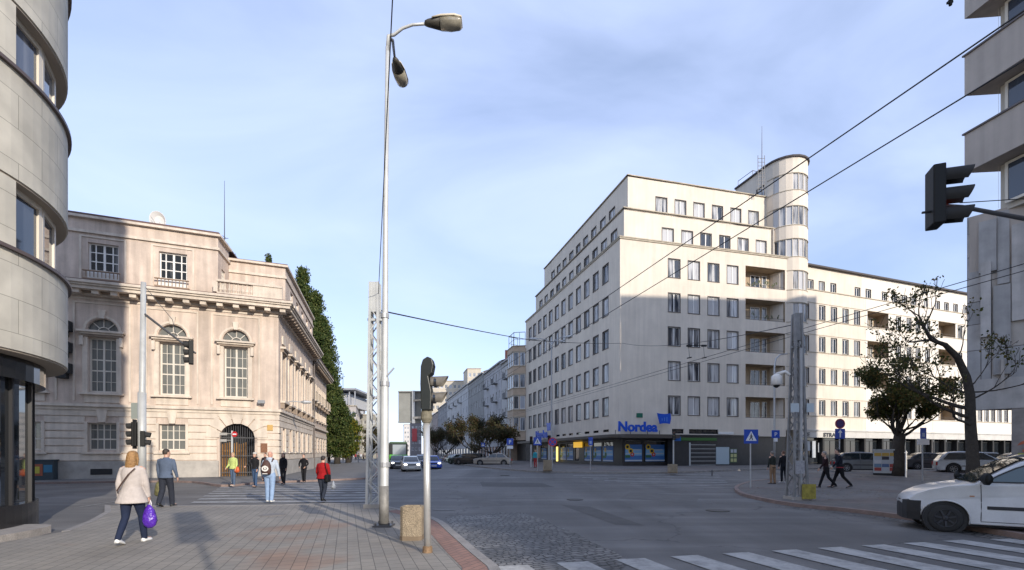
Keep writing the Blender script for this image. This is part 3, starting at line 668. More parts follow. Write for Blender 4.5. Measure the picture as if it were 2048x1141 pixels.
# the blue name sign above the canopy, twice, each with the flag emblem
blue = mat('sign_blue', (.004,.075,.50), .35)
def name_sign(o, d, uc, z, size, sx, label):
    nn = V2(d[1], -d[0]); p = o+d*uc+nn*.9
    rt = empty('name_sign', (p.x, p.y, z), label, 'sign')
    ang = atan2(d[1], d[0])
    lettering('Nordea', size, (p.x, p.y, z), ang, blue, rt, .06, 'lettering', .034*size, sx)
    W = size*1.95*sx; m = MB(); q = p+d*(W+.15)
    pts = []
    X0 = W-.42*size
    for t in range(9): pts.append((X0+t/8*size*1.08, 1.36*size-.05*size*sin(t/8*pi)*1.0))
    for t in range(1, 7): pts.append((X0+size*(1.08+.07*sin(t/6*pi)-.04*t/6), (1.36-.78*t/6)*size))
    for t in range(1, 7): pts.append((X0+size*(1.04-.82*t/6), (.58-.02*t/6)*size+.05*size*sin(t/6*pi)))
    for t in range(1, 6): pts.append((X0+size*(.22-.22*t/6), (.56+.80*t/6)*size-.0*size))
    f = [(p.x+d.x*a-.0, p.y+d.y*a, z+b) for a, b in pts]; n = len(f)
    off_ = Vector((nn.x, nn.y, 0))*.12
    m.add(f+[Vector(v)+off_ for v in f], [tuple(range(n)), tuple(range(n, 2*n))[::-1]]+[(k, (k+1)%n, n+(k+1)%n, n+k) for k in range(n)])
    m.build('emblem', blue, rt)
    m = MB()
    for a in (-W*.9, -W*.3, W*.4, W*.9): m.bar((p.x+d.x*a, p.y+d.y*a, 3.6), (p.x+d.x*a, p.y+d.y*a, z+.1), .06)
    m.build('bracket', dsteel, rt)
    m = MB()
    for i in range(3):
        m.obox(p+nn*.13, d, X0+(.35+i*.2)*size, X0+(.42+i*.2)*size, 0, .01, z+(.8-.03*i)*size, z+(.98+.06*i)*size)
    m.build('emblem_detail', mat('pale_blue', (.08,.22,.6), .3), rt)
name_sign(C0, dR, uat(C0-dL*.9, dR, 1276), 3.9, 1.36, 1.02, 'large blue letters with a waving flag emblem over the corner canopy')
name_sign(far, -dL, uat(far-dR*.9, -dL, 1081)+.3, 3.95, 1.45, 1.1, 'smaller looking blue letters with a flag emblem over the street side canopy')

# bay window tower at the far end of the street side
bay = empty('corner_bay_house', (WX(1047,79), 79, 0), 'narrow beige house with stacked glazed bay windows at the end of the office block', 'building')
m = MB(); bl = MB()
b0 = far+dL*.25; bo = b0-dR*1.9
pts = [b0+dL*4.6, bo+dL*4.1, bo+dL*.7, b0+dL*.02]
pts = [b0+dL*5.2+dR*.1, bo+dL*4.4, bo+dL*.9, b0+dR*.05]
for a, b in zip(pts, pts[1:]):
    d = (b-a).normalized(); L = (b-a).length; n = 2 if L < 3 else 3; ops = []
    for zz in (5.5,9.1,12.7,16.4):
        for i in range(n): ops.append((L*(i+.08)/n, L*(i+.92)/n, zz, zz+2.2, dict(v=(), h=(), t=.08, pm=pane_g, name='bay_window', depth=.1)))
    facade(bay, m, a, d, L, 4.2 if a is not pts[0] else 0, 19.6, ops)
m.prism([tuple(p) for p in pts], 3.9, 4.2)
m.build('wall', [mat('bay_beige', (.52,.40,.29), .85, var=.2, vscale=1), reveal], bay)
for zz in (5.35,8.95,12.55,16.25,19.6,7.75,11.35,14.95,18.65):
    bl.prism([tuple(p+(p-(b0+dL*2.6)).normalized()*.13) for p in pts], zz, zz+.12)
bl.build('bay_ledge', ledge, bay)
m = MB(); gp = [p-(p-(b0+dL*2.6)).normalized()*.3 for p in pts]
for a, b in zip(gp, gp[1:]):
    for q in (0,.5,1):
        p = a.lerp(b, q); m.bar((p.x,p.y,19.7), (p.x,p.y,22.0), .08)
    m.bar((a.x,a.y,22), (b.x,b.y,22), .09); m.bar((a.x,a.y,20.8), (b.x,b.y,20.8), .05)
m.build('roof_lantern', mat('lantern_grey', (.35,.38,.42), .4), bay)
m = MB()
e0 = b0+dL*5.2+dR*.1
facade(bay, m, e0, -dL, 5.1, 0, 4.1, []); m.build('passage_wall', fd, bay)

# ================================================================== WING along the side street
dW = vpdir(3680)
O2 = V2(WX(1604,52.2), 52.2)
rowsW = [(6.05,7.75),(9.65,11.35),(13.3,15.0),(16.95,18.6)]
whw = dict(v=(.5,), t=.07, b=.08, fm=white, pm=pane_d, trim=.04)
whr = dict(v=(.33,.67), t=.07, b=.08, fm=white, pm=pane_n)
def wing(u0, u1, label, wins, logs, att, mt, zshift=0.0, extra=()):
    o = O2+dW*u0; L = u1-u0
    rt = empty('apartment_block', (o.x, o.y, 0), label, 'building')
    m = MB(); l = MB(); g = MB(); rf = MB()
    ops = []
    for i, (a, b) in enumerate(rowsW):
        for x, wd in wins:
            u = uat(o, dW, x)
            if u < .3 or u > L-.3: continue
            ops.append((u-wd/2, u+wd/2, a, b, whw))
        for x0, x1 in logs:
            ops.append((uat(o,dW,x0), min(L-.1, uat(o,dW,x1)), a-.05, b+.15, dict(loggia=1, depth=1.4, rm=2)))
    facade(rt, m, o, dW, L, 4.4, 20.2, ops)
    oa = o+V2(-dW.y, dW.x)*.5
    ops = [(uat(oa,dW,x)-.45, uat(oa,dW,x)+.45, 20.35, 21.6, dict(whw, name='attic_window')) for x in att]
    facade(rt, m, oa, dW, L, 20.2, 23.1, ops)
    back = V2(-dW.y, dW.x)*13
    facade(rt, m, o+dW*L, V2(-dW.y, dW.x), 13, 0, 20.2, []); facade(rt, m, oa+dW*L, V2(-dW.y, dW.x), 12.5, 20.2, 23.1, []); facade(rt, m, o+back, -V2(-dW.y, dW.x), 13, 0, 20.2, []); facade(rt, m, o+back, -V2(-dW.y, dW.x), 12.5, 20.2, 23.1, [])
    facade(rt, m, o+dW*L+back, -dW, L, 0, 23.1, [])
    rf.prism([tuple(p) for p in (oa-V2(-dW.y,dW.x)*.35, oa+dW*L-V2(-dW.y,dW.x)*.35, o+dW*L+back, o+back)], 23.1, 23.28)
    l.obox(o, dW, 0, L, -.08, .5, 20.2, 20.3)
    for a, b in rowsW:
        l.obox(o, dW, 0, L, -.06, -.001, a-.16, a-.08); l.obox(o, dW, 0, L, -.04, -.001, b+.16, b+.22)
    m.build('wall', [mt, reveal, loggm], rt); l.build('ledge', ledge, rt); rf.build('roof', roofm, rt)
    # shop fronts: dark glass between dark columns under a pale sign band
    g.obox(o, dW, 0, L, .6, .8, 0, 4.4, 0)
    n = max(2, int(L/2.6))
    for i in range(n+1): g.obox(o, dW, i*L/n-.14*(i>0), i*L/n+.14*(i<n), .05, .6, 0, 3.5, 1)
    g.build('shopfront', [glassd, blackm], rt)
    for i in range(n):
        q = o+V2(-dW.y, dW.x)*.55; put_window(rt, (q.x+dW.x*(i*L/n+.2), q.y+dW.y*(i*L/n+.2), .6), atan2(dW.y, dW.x), L/n-.4, 2.6, dict(v=(.5,), t=.05, b=.05, fm=blackm, pm=glassd), 'shop_window')
    s = MB(); s.obox(o, dW, .0, L, -.06, .55, 3.5, 4.25); s.obox(o, dW, 0, L, -.16, .5, 4.25, 4.4)
    s.build('sign_band', mat('sign_band', (.56,.54,.50), .6, var=.2), rt)
    return rt, o
uS = uat(O2, dW, 1731)
wA, oA = wing(0, uS, 'cream apartment wing joined to the round tower, with a pale shop sign band', [(1612,.85),(1644.3,.95),(1667.9,.95),(1691,.95),(1714,.95)], [], [1621,1643.5,1666.5,1715], cream)
uB = uat(O2, dW, 1865)
wB, oB = wing(uS+.02, uB, 'bright cream apartment block with recessed balconies behind the corner trees', [(1797,.85),(1818,.85),(1836,.85),(1855,.85)], [(1735,1777)], [1736.6,1768.9,1789.3,1809,1827.8,1853], cream2)
wC, oC = wing(uB+.02, uB+34, 'far cream apartment block partly hidden behind the battered stone wall', [(1920,.9),(1945,.9),(1960,.9),(1973,.9),(1986,.9),(1999,.9),(2012,.9),(2030,.9)], [(1877,1911)], [1875,1892.6,1910.8,1930,1950,1970], cream2)
dk = mat('sign_letters', (.03,.03,.035), .5)
p = oA+dW*uat(oA,dW,1664)-V2(-dW.y,dW.x)*.08; lettering('STRABA', .62, (p.x,p.y,3.6), atan2(dW.y,dW.x), dk, wA, .02, 'lettering', .03, 1.35)
p = oA+dW*uat(oA,dW,1613)-V2(-dW.y,dW.x)*.08; lettering('VE', .6, (p.x,p.y,3.62), atan2(dW.y,dW.x), dk, wA, .02, 'lettering', .02, 1.2)
# notices in the shop window
m = MB(); on = oA+V2(-dW.y,dW.x)*.45
for x0, x1, a, b, mi in ((1611,1620,2.0,3.1,0),(1624,1631,1.2,3.1,0),(1636,1642,1.8,2.9,0)): m.obox(on, dW, uat(on,dW,x0), uat(on,dW,x1), -.02, 0, a, b)
m.build('window_notice', mat('notice_white', (.4,.43,.46), .5), wA)
for (o, x, z0, w_, lb) in ((oA,1687,23.25,2.2,'low grey chimney block on the cream wing roof'),(oB,1866,23.25,2.6,'wide grey chimney block on the far cream roof')):
    m = MB(); uu = uat(o, dW, x); m.obox(o, dW, uu-w_/2, uu+w_/2, 2, 3.2, z0, z0+.7); m.obox(o, dW, uu-w_/2-.1, uu+w_/2+.1, 1.9, 3.3, z0+.7, z0+.85); m.obox(o, dW, uu+w_*.2, uu+w_*.4, 2.3, 2.8, z0+.85, z0+1.15)
    tag(m.build('chimney', mat('chimney_grey', (.25,.22,.18), .85, var=.3, vscale=3)), lb, 'chimney')

# ================================================================== OLD BANK
dF = vpdir(3450); dS = vpdir(766)
B0 = V2(WX(557,33), 33)
FL = 24.0; fo = B0-dF*FL
bank = empty('bank_building', (B0.x, B0.y, 0), 'old beige neoclassical bank with arched lunettes, heavy cornice and barred arched gate', 'building')
uf = lambda x: uat(fo, dF, x)
bw = dict(v=(.25,.5,.75), h=(.20,.40,.60,.80), t=.10, b=.032, fm=mat('cream_frame', (.62,.57,.49), .6), pm=pane_b)
bg_ = dict(v=(.28,.5,.72), h=(.4,.75), t=.08, b=.035, fm=bw['fm'], pm=pane_b)
ba = dict(v=(.22,.5,.78), h=(.35,.68), t=.08, b=.06, fm=white, pm=pane_d)
m = MB(); tr = MB(); so_ = MB()
cols = [uf(205), uf(345), uf(472)]; p0 = cols[1]-cols[0]; cols = [cols[0]-p0*2, cols[0]-p0]+cols
gate = (uf(439.5), uf(509.5)); lun = []
ops = []
for i, c in enumerate(cols):
    ops.append((c-.72, c+.72, 5.55, 9.0, dict(bw, depth=.3, rm=0)))
    ops.append((c-.80, c+.80, 9.42, 10.22, dict(none=1, depth=.3, rm=0)))
    lun.append(c)
    if i < 4: ops.append((c-.74, c+.74, 1.9, 3.62, dict(bg_, depth=.3, rm=0, name='ground_window')))
ops.append((gate[0], gate[1], 0, 3.75, dict(none=1, depth=.7, rm=0)))
facade(bank, m, fo, dF, FL, 0, 12.2, ops)
nF = V2(-dF.y, dF.x)
def PF(u, y, z): return (fo.x+dF.x*u+nF.x*y, fo.y+dF.y*u+nF.y*y, z)
def arch_fill(mb, P, c, hw, zs, ztop, yb, n=8):
    """stone spandrels that turn a square opening into an arch"""
    rz = ztop-zs
    for sgn in (-1, 1):
        pts = [(c+sgn*hw*cos(pi/2*k/n), zs+rz*sin(pi/2*k/n)) for k in range(n+1)]
        for (a, az), (b, bz) in zip(pts, pts[1:]):
            mb.quad(P(a, 0, az), P(b, 0, bz), P(b, 0, ztop), P(a, 0, ztop), 0)
            mb.quad(P(a, 0, az), P(b, 0, bz), P(b, yb, bz), P(a, yb, az), 0)
lunm = MB(); lunp = MB()
for c in lun:
    arch_fill(m, lambda u, y, z: PF(u, y-.002, z), c, .80, 9.42, 10.22, .3)
    # glass fan with radial bars
    lunp = MB(); lunp.quad(PF(c-.8,.25,9.42), PF(c+.8,.25,9.42), PF(c+.8,.25,10.22), PF(c-.8,.25,10.22))
    f = MB(); f.obox(fo, dF, c-.8, c+.8, .18, .24, 9.42, 9.49)
    for a in (pi/4, pi/2, 3*pi/4): f.bar(PF(c+.3*cos(a), .21, 9.42+.3*sin(a)), PF(c+.78*cos(a), .21, 9.42+.78*sin(a)), .045)
    for k in range(8): f.bar(PF(c+.3*cos(pi*k/8), .21, 9.42+.3*sin(pi*k/8)), PF(c+.3*cos(pi*(k+1)/8), .21, 9.42+.3*sin(pi*(k+1)/8)), .045)
    fo_ = f.build('lunette_window', bw['fm'], bank); pq = lunp.build('pane', pane_b, fo_)
    # archivolt, keystone, pediment ledge, jambs, sill, apron, framed bay panel
    for k in range(10):
        a, b = pi*k/10, pi*(k+1)/10
        for r0, r1, yy in ((.86,1.0,-.05),):
            q = [PF(c+rr*cos(t), yy, 9.42+rr*1.0*sin(t)) for rr, t in ((r0,a),(r1,a),(r1,b),(r0,b))]; q2 = [PF(c+rr*cos(t), .02, 9.42+rr*sin(t)) for rr, t in ((r0,a),(r1,a),(r1,b),(r0,b))]
            tr.add(q+q2, [(0,1,2,3),(1,2,6,5),(0,3,7,4)])
    tr.add([PF(c-.12,-.14,10.2), PF(c+.12,-.14,10.2), PF(c+.2,-.14,10.72), PF(c-.2,-.14,10.72), PF(c-.12,.02,10.2), PF(c+.12,.02,10.2), PF(c+.2,.02,10.72), PF(c-.2,.02,10.72)], [(0,1,2,3),(0,4,7,3),(1,5,6,2),(3,2,6,7),(0,1,5,4)])
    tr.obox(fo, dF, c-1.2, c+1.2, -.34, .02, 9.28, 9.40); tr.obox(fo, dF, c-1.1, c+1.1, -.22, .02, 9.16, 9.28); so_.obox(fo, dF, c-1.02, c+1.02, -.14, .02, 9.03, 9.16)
    for s in (-1, 1):
        tr.obox(fo, dF, c+s*.86-.13, c+s*.86+.13, -.08, .02, 5.5, 9.0); tr.obox(fo, dF, c+s*1.0-.09, c+s*1.0+.09, -.22, .0, 8.45, 9.03)
        tr.obox(fo, dF, c+s*1.42-.05, c+s*1.42+.05, -.05, .02, 5.0, 11.1)
    tr.obox(fo, dF, c-1.47, c+1.47, -.05, .02, 11.1, 11.2)
    tr.obox(fo, dF, c-1.12, c+1.12, -.26, .02, 5.38, 5.50); tr.obox(fo, dF, c-.9, c+.9, -.06, .02, 4.9, 5.38)
# pilaster strips, rustication, belt, plinth, frieze, cornice with brackets
tr.obox(fo, dF, 0, FL+.12, -.12, .02, 4.42, 4.62); tr.obox(fo, dF, 0, FL+.2, -.24, .02, 4.62, 4.80)
tr.obox(fo, dF, 0, FL+.06, -.06, .02, 11.35, 11.45)
gops = [(c-.74, c+.74) for c in cols[:4]]
for z_ in (1.25,1.72,2.19,2.66,3.13,3.60,4.05):
    zt_ = z_+.40
    blocks = [0]+[x for c in ([(a, b, 1.8, 3.72) for a, b in gops]+[(gate[0]-.02, gate[1]+.02, 0, 3.9)]) for x in ((c[0]-.14, c[1]+.14) if (z_ < c[3]-.05 and zt_ > c[2]+.05) else ())]+[FL+.05]
    for a, b in zip(blocks[::2], blocks[1::2]):
        if b-a > .1: tr.obox(fo, dF, a, b, -.06, .02, z_, min(zt_, 4.42))
for c in cols[:4]:
    for s in (-1, 1): tr.obox(fo, dF, c+s*.82-.08, c+s*.82+.08, -.10, .02, 1.75, 3.68)
    tr.obox(fo, dF, c-1.0, c+1.0, -.18, .02, 1.66, 1.76)
    tr.add([PF(c-.28,-.13,4.42), PF(c+.28,-.13,4.42), PF(c+.16,-.13,3.66), PF(c-.16,-.13,3.66), PF(c-.28,0,4.42), PF(c+.28,0,4.42), PF(c+.16,0,3.66), PF(c-.16,0,3.66)], [(3,2,1,0),(0,4,7,3),(1,2,6,5),(2,3,7,6)])
gc = (gate[0]+gate[1])/2; gh = (gate[1]-gate[0])/2
arch_fill(m, lambda u, y, z: PF(u, y-.002, z), gc, gh, 2.75, 3.75, .7)
for k in range(7):
    a0 = pi*(k+.06)/7; a1 = pi*(k+.94)/7
    R0, R1_ = gh+.02, gh+.85
    cl = lambda rr, t: (gc+rr*cos(t), min(4.38, 2.75+ (rr if rr > R0+.1 else 1.0)*sin(t)))
    q = [(*cl(R0,a0),), (*cl(R1_,a0),), (*cl(R1_,a1),), (*cl(R0,a1),)]
    tr.add([PF(a,-.11,b) for a, b in q]+[PF(a,.0,b) for a, b in q], [(0,1,2,3),(0,3,7,4),(0,1,5,4),(2,3,7,6),(1,2,6,5)])
pl = MB()
a_ = [0, gate[0]-.05, gate[1]+.05, FL+.12]
for a, b in zip(a_[::2], a_[1::2]): pl.obox(fo, dF, a, b, -.14, .02, 0, 1.2)
# cellar grille
pl2 = MB(); c = cols[2]; pl2.obox(fo, dF, c-.55, c+.55, -.16, -.13, .35, .72); pl2.build('cellar_vent', blackm, bank)
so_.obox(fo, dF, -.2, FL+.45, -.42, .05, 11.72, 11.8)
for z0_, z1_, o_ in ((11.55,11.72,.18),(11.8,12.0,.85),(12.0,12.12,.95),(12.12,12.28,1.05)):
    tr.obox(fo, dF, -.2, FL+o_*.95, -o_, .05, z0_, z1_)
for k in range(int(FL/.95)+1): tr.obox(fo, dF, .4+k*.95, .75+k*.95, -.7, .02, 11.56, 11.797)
# gate: iron bars before yellow wooden leaves
gm = MB()
for k in range(15):
    u = gate[0]+.07+k*(gate[1]-gate[0]-.14)/14; hh = 2.75+sqrt(max(0, 1-((u-gc)/gh)**2))
    gm.bar(PF(u,.25,0.1), PF(u,.25,hh-.02), .045)
for zz in (.35,1.5,2.75): gm.obox(fo, dF, gate[0], gate[1], .23, .27, zz, zz+.05)
gm.build('gate_bars', dsteel, bank)
wd = MB()
for k in range(9):
    u = gate[0]+k*.17+.03; wd.obox(fo, dF, u, u+.155, .55-.0*k, .62, .1, 2.35+.06*(k%3))
for zz in (.7,1.8): wd.obox(fo, dF, gate[0], gate[0]+1.45, .50, .55, zz, zz+.14)
wd.build('gate_leaf', mat('orange_wood', (.42,.20,.045), .6, var=.4, vscale=3, streak=.3), bank)
wd = MB(); wd.obox(fo, dF, gate[0]-.1, gate[1]+.1, 1.6, 1.8, 0, 4); wd.build('gate_passage', blackm, bank)
# side towards the street: two sections
S1 = 16.6; S2 = 32.7
PS = lambda o, u, y, z: (o.x+dS.x*u-dS.y*-1*y*-1*-1, 0, z)
sops = []
su = lambda x, o=B0: uat(o, dS, x)
sc_ = [1.6+i*2.62 for i in range(6)]
for c in sc_:
    sops.append((c-.62, c+.62, 5.55, 9.0, dict(bw, depth=.3, rm=0, name='side_window')))
    sops.append((c-.60, c+.60, 1.9, 3.5, dict(bg_, depth=.25, rm=0, name='side_ground_window')))
sw = MB()
facade(bank, m, B0, dS, S1, 0, 12.2, sops)
tr.obox(B0, dS, .05, S1, -.24, .02, 4.62, 4.80); tr.obox(B0, dS, .05, S1, -.12, .02, 4.42, 4.62)
for z_ in (1.25,1.72,2.19,2.66,3.13,3.60,4.05):
    bl = [.0]+[x for c in sc_ for x in ((c-.74, c+.74) if z_ > 1.5 and z_ < 3.5 else ())]+[S1]
    for a, b in zip(bl[::2], bl[1::2]): tr.obox(B0, dS, a, b, -.06, .02, z_, min(z_+.40, 4.42))
for c in sc_:
    tr.obox(B0, dS, c-.95, c+.95, -.36, .02, 9.28, 9.42); so_.obox(B0, dS, c-.85, c+.85, -.2, .02, 9.05, 9.28)
    tr.obox(B0, dS, c-.95, c+.95, -.32, .02, 5.36, 5.50)
    for s in (-1, 1):
        tr.obox(B0, dS, c+s*.76-.11, c+s*.76+.11, -.09, .02, 5.5, 9.05); so_.obox(B0, dS, c+s*.8-.08, c+s*.8+.08, -.26, .02, 4.95, 5.36)
        tr.obox(B0, dS, c+s*.68-.08, c+s*.68+.08, -.09, .02, 1.8, 3.55)
    tr.obox(B0, dS, c-.5, c+.5, -.10, .02, 9.7, 10.3); tr.obox(B0, dS, c-.8, c+.8, -.14, .02, 1.7, 1.8)
pl.obox(B0, dS, .14, S1, -.14, .02, 0, 1.2)
for z0_, z1_, o_ in ((11.55,11.72,.18),(11.8,12.0,.85),(12.0,12.12,.95),(12.12,12.28,1.05)): tr.obox(B0, dS, .06, S1+.3, -o_, .05, z0_, z1_)
for k in range(int(S1/.8)): so_.obox(B0, dS, .5+k*.8, .78+k*.8, -.75, .02, 11.56, 11.797)
B1 = B0+dS*(S1+.3)+V2(-dS.y, dS.x)*.45
sops = []
sc2 = [1.4+i*2.55 for i in range(6)]
for c in sc2:
    sops.append((c-.6, c+.6, 5.7, 9.6, dict(bw, depth=.3, rm=0, name='side_window'))); sops.append((c-.55, c+.55, 1.9, 3.5, dict(bg_, depth=.25, rm=0, name='side_ground_window')))
L2 = S2-S1
facade(bank, m, B1, dS, L2, 0, 11.9, sops)
m.prism([tuple(p) for p in (B1, B1-V2(-dS.y,dS.x)*.45-dS*.3, B1-V2(-dS.y,dS.x)*.45-dS*.31, B1-dS*.31)], 0, 11.9) 
tr.obox(B1, dS, 0, L2, -.24, .02, 4.55, 4.75)
for c in sc2:
    tr.obox(B1, dS, c-.85, c+.85, -.7, .02, 7.35, 7.5)
    for s in (-1, 1): so_.obox(B1, dS, c+s*.6-.08, c+s*.6+.08, -.55, .02, 7.0, 7.35); tr.obox(B1, dS, c+s*.72-.09, c+s*.72+.09, -.1, .02, 5.5, 9.7)
    tr.obox(B1, dS, c-.8, c+.8, -.28, .02, 5.5, 5.6)
    rl = MB()
    for k in range(7): rl.bar((B1+dS*(c-.8+k*.266)+V2(dS.y,-dS.x)*.65).to_3d()+Vector((0,0,7.5)), (B1+dS*(c-.8+k*.266)+V2(dS.y,-dS.x)*.65).to_3d()+Vector((0,0,8.35)), .03)
    rl.obox(B1, dS, c-.85, c+.85, -.67, -.63, 8.35, 8.4); rl.build('balcony_rail', mat('rail_beige', (.45,.38,.3), .7), bank)
for z_ in (1.25,1.72,2.19,2.66,3.13,3.60):
    bl = [.0]+[x for c in sc2 for x in ((c-.7, c+.7) if z_ > 1.5 and z_ < 3.5 else ())]+[L2]
    for a, b in zip(bl[::2], bl[1::2]): tr.obox(B1, dS, a, b, -.06, .02, z_, z_+.40)
pl.obox(B1, dS, .0, L2, -.14, .02, 0, 1.2)
for z0_, z1_, o_ in ((11.3,11.5,.2),(11.55,11.75,.8),(11.75,11.95,.95)): tr.obox(B1, dS, 0, L2+.4, -o_, .05, z0_, z1_)
for k in range(int(L2/.8)): so_.obox(B1, dS, .3+k*.8, .58+k*.8, -.7, .02, 11.3, 11.547)
bk2 = B1+dS*L2
facade(bank, m, bk2, V2(-dS.y, dS.x), 16, 0, 11.9, []); facade(bank, m, bk2+V2(-dS.y,dS.x)*16, (fo-(bk2+V2(-dS.y,dS.x)*16)).normalized(), (fo-(bk2+V2(-dS.y,dS.x)*16)).length, 0, 12.2, [])
# attic storey: tall block left, lower set-back block right, balustrade on the cornice
nS = V2(-dS.y, dS.x)
ua = uf(435); ra = 2.35
A1 = MB()
for (o, d, L, zz0, zz1, ops) in (
    (fo, dF, ua, 12.28, 16.6, [(c-.78, c+.78, 13.25, 15.0, dict(ba, depth=.25, rm=0, name='attic_window')) for c in cols[:4]]),
    (fo+dF*ua, dS, ra, 12.28, 16.6, [(.75, 1.5, 13.2, 14.6, dict(bg_, depth=.15, rm=0, name='attic_window'))])):
    o = o+ (nF*.12 if d is dF else nF*.12)
    facade(bank, m, o, d, L, zz0, zz1, ops)
    tr.obox(o, d, 0, L+(.1 if d is dF else 0), -.12, .02, 15.55, 15.72); tr.obox(o, d, 0, L+(.2 if d is dF else 0), -.22, .02, 16.45, 16.6)
    if d is dF:
        for c in cols[:4]:
            for s in (-1, 1): tr.obox(o, d, c+s*1.15-.06, c+s*1.15+.06, -.05, .02, 12.5, 15.3)
            tr.obox(o, d, c-1.2, c+1.2, -.05, .02, 15.3, 15.4)
            gr = MB(); 
            for k in range(9): gr.obox(o, d, c-.8+k*.2, c-.76+k*.2, -.28, -.25, 12.75, 13.12)
            gr.obox(o, d, c-.95, c+.95, -.34, -.2, 13.1, 13.16); gr.obox(o, d, c-.95, c+.95, -.28, -.02, 12.6, 12.68); gr.build('window_rail', mat('rail_rust', (.28,.2,.14), .8), bank)
            apr = MB(); apr.obox(o, d, c-.8, c+.8, -.03, .02, 12.7, 13.2); apr.build('window_apron', white, bank)
ob = B0+dS*ra
ob = ob+nF*0; jx = fo+dF*ua+dS*ra+nF*.12
facade(bank, m, jx, dF, (ob-jx).length, 12.28, 15.95, []); tr.obox(jx, dF, 0, (ob-jx).length+.1, -.1, .02, 14.95, 15.12); tr.obox(jx, dF, 0, (ob-jx).length+.2, -.2, .02, 15.8, 15.95)
oe = jx+dF*(ob-jx).length
sideL = S1-ra
facade(bank, m, oe, dS, sideL, 12.28, 15.95, [(2+i*2.6, 3.1+i*2.6, 13.0, 14.7, dict(ba, depth=.2, rm=0, name='attic_window')) for i in range(5)])
tr.obox(oe, dS, 0, sideL, -.1, .02, 14.95, 15.12); tr.obox(oe, dS, 0, sideL+.1, -.2, .02, 15.8, 15.95)
facade(bank, m, oe+dS*sideL, nS, 12, 11.9, 15.95, [])
rf = MB(); rf.prism([tuple(p) for p in (fo+nF*.1-nF*.2, fo+dF*(ua+.1)-nF*.1, fo+dF*(ua+.1)+dS*ra, fo+dF*ua+dS*14, fo+dS*14)], 16.6, 16.72)
rf.prism([tuple(p) for p in (jx+dF*.02, oe+dF*.15-nF*.1, oe+dF*.15+dS*(sideL+.1), oe+dS*sideL+nS*14, jx+nF*12)], 15.95, 16.05)
rf.prism([tuple(p) for p in (B1-nS*1.0, B1+dS*L2-nS*1.0, bk2+nS*16, B1+nS*16)], 11.95, 12.05)
rf.prism([tuple(p) for p in (fo-nF*.98, B0+dF*.9-nF*.98, B0+dF*.9+dS*S1, fo+dS*10)], 12.285, 12.34)
rf.build('roof', mat('roof_edge', (.12,.07,.06), .7), bank)
bs = MB(); ub0, ub1 = uf(437), uf(508); yb = -.55
bs.obox(fo, dF, ub0, uf(566), yb, yb+.3, 12.34, 12.55); bs.obox(fo, dF, ub0, uf(566), yb-.04, yb+.34, 13.25, 13.4); bs.obox(fo, dF, ub1, uf(566), yb+.02, yb+.28, 12.55, 13.25)
bs.obox(fo, dF, ub0-.2, ub0+.05, yb+.02, yb+.28, 12.55, 13.25)
for k in range(8):
    u = ub0+.2+k*(ub1-ub0-.3)/7; c = Vector(PF(u, yb+.15, 0))
    bs.loft([[(c.x+rr*cos(2*pi*q/8), c.y+rr*sin(2*pi*q/8), 12.55+h*.7) for q in range(8)] for h, rr in ((0,.09),(.08,.06),(.3,.11),(.5,.07),(.85,.05),(1,.09))])
bs.build('balustrade', bankt, bank)
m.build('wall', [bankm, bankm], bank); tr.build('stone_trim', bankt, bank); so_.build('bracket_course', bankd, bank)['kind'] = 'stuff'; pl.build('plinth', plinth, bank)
dp = MB(); q = B0+dS*(S1+.2)-nS*.12; dp.tube([(q.x,q.y,.1),(q.x,q.y,11.4)], .09, 8); dp.build('downpipe', mat('pipe_dark', (.12,.1,.09), .6), bank)
q = MB(); q.obox(fo, dF, uf(521.5), uf(535), -.09, -.06, 1.75, 2.4); q.build('bronze_plaque', mat('bronze', (.20,.09,.045), .5, metal=.3, fine=.3, bscale=20), bank)
q = MB(); q.obox(B0, dF, -.7, -.35, -.12, -.06, 3.3, 3.7); q.build('yellow_wall_sign', mat('ochre', (.5,.3,.08), .5), bank)
# wall floodlight, wall lamp
g = MB(); c = Vector(PF(uf(524), -.35, 5.25)); g.box(c-Vector((.22,.1,.1)), c+Vector((.22,.1,.14))); g.bar(c, Vector(PF(uf(524), 0, 5.05)), .06); g.build('floodlight', mat('fl_grey', (.3,.31,.32), .5), bank, bevel=.02)
g = MB(); q = B0+dS*2.2; a = Vector((q.x,q.y,5.5)); n_ = Vector((-nS.x,-nS.y,0)); g.tube([a, a+n_*.5+Vector((0,0,.15)), a+n_*1.1+Vector((0,0,.1))], .04, 6); g.build('wall_lamp_arm', steel, bank)
g = MB(); b_ = a+n_*1.1+Vector((0,0,.1)); g.tube([b_, b_+n_*.25, b_+n_*.75], [.06,.14,.09], 8, flat=.5); g.build('wall_lamp', steel, bank)
# vents/AC units seen beside the curved balcony
g = MB(); uu = uf(131)
for zz in (6.3,7.6,8.9): g.obox(fo, dF, uu-.3, uu+.2, -.5, -.05, zz, zz+1.0); g.obox(fo, dF, uu+.25, uu+.4, -.45, -.1, zz+.3, zz+.9)
tag(g.build('air_conditioner', blackm), 'dark stacked air conditioning boxes on the bank wall beside the curved balcony', 'air conditioner')
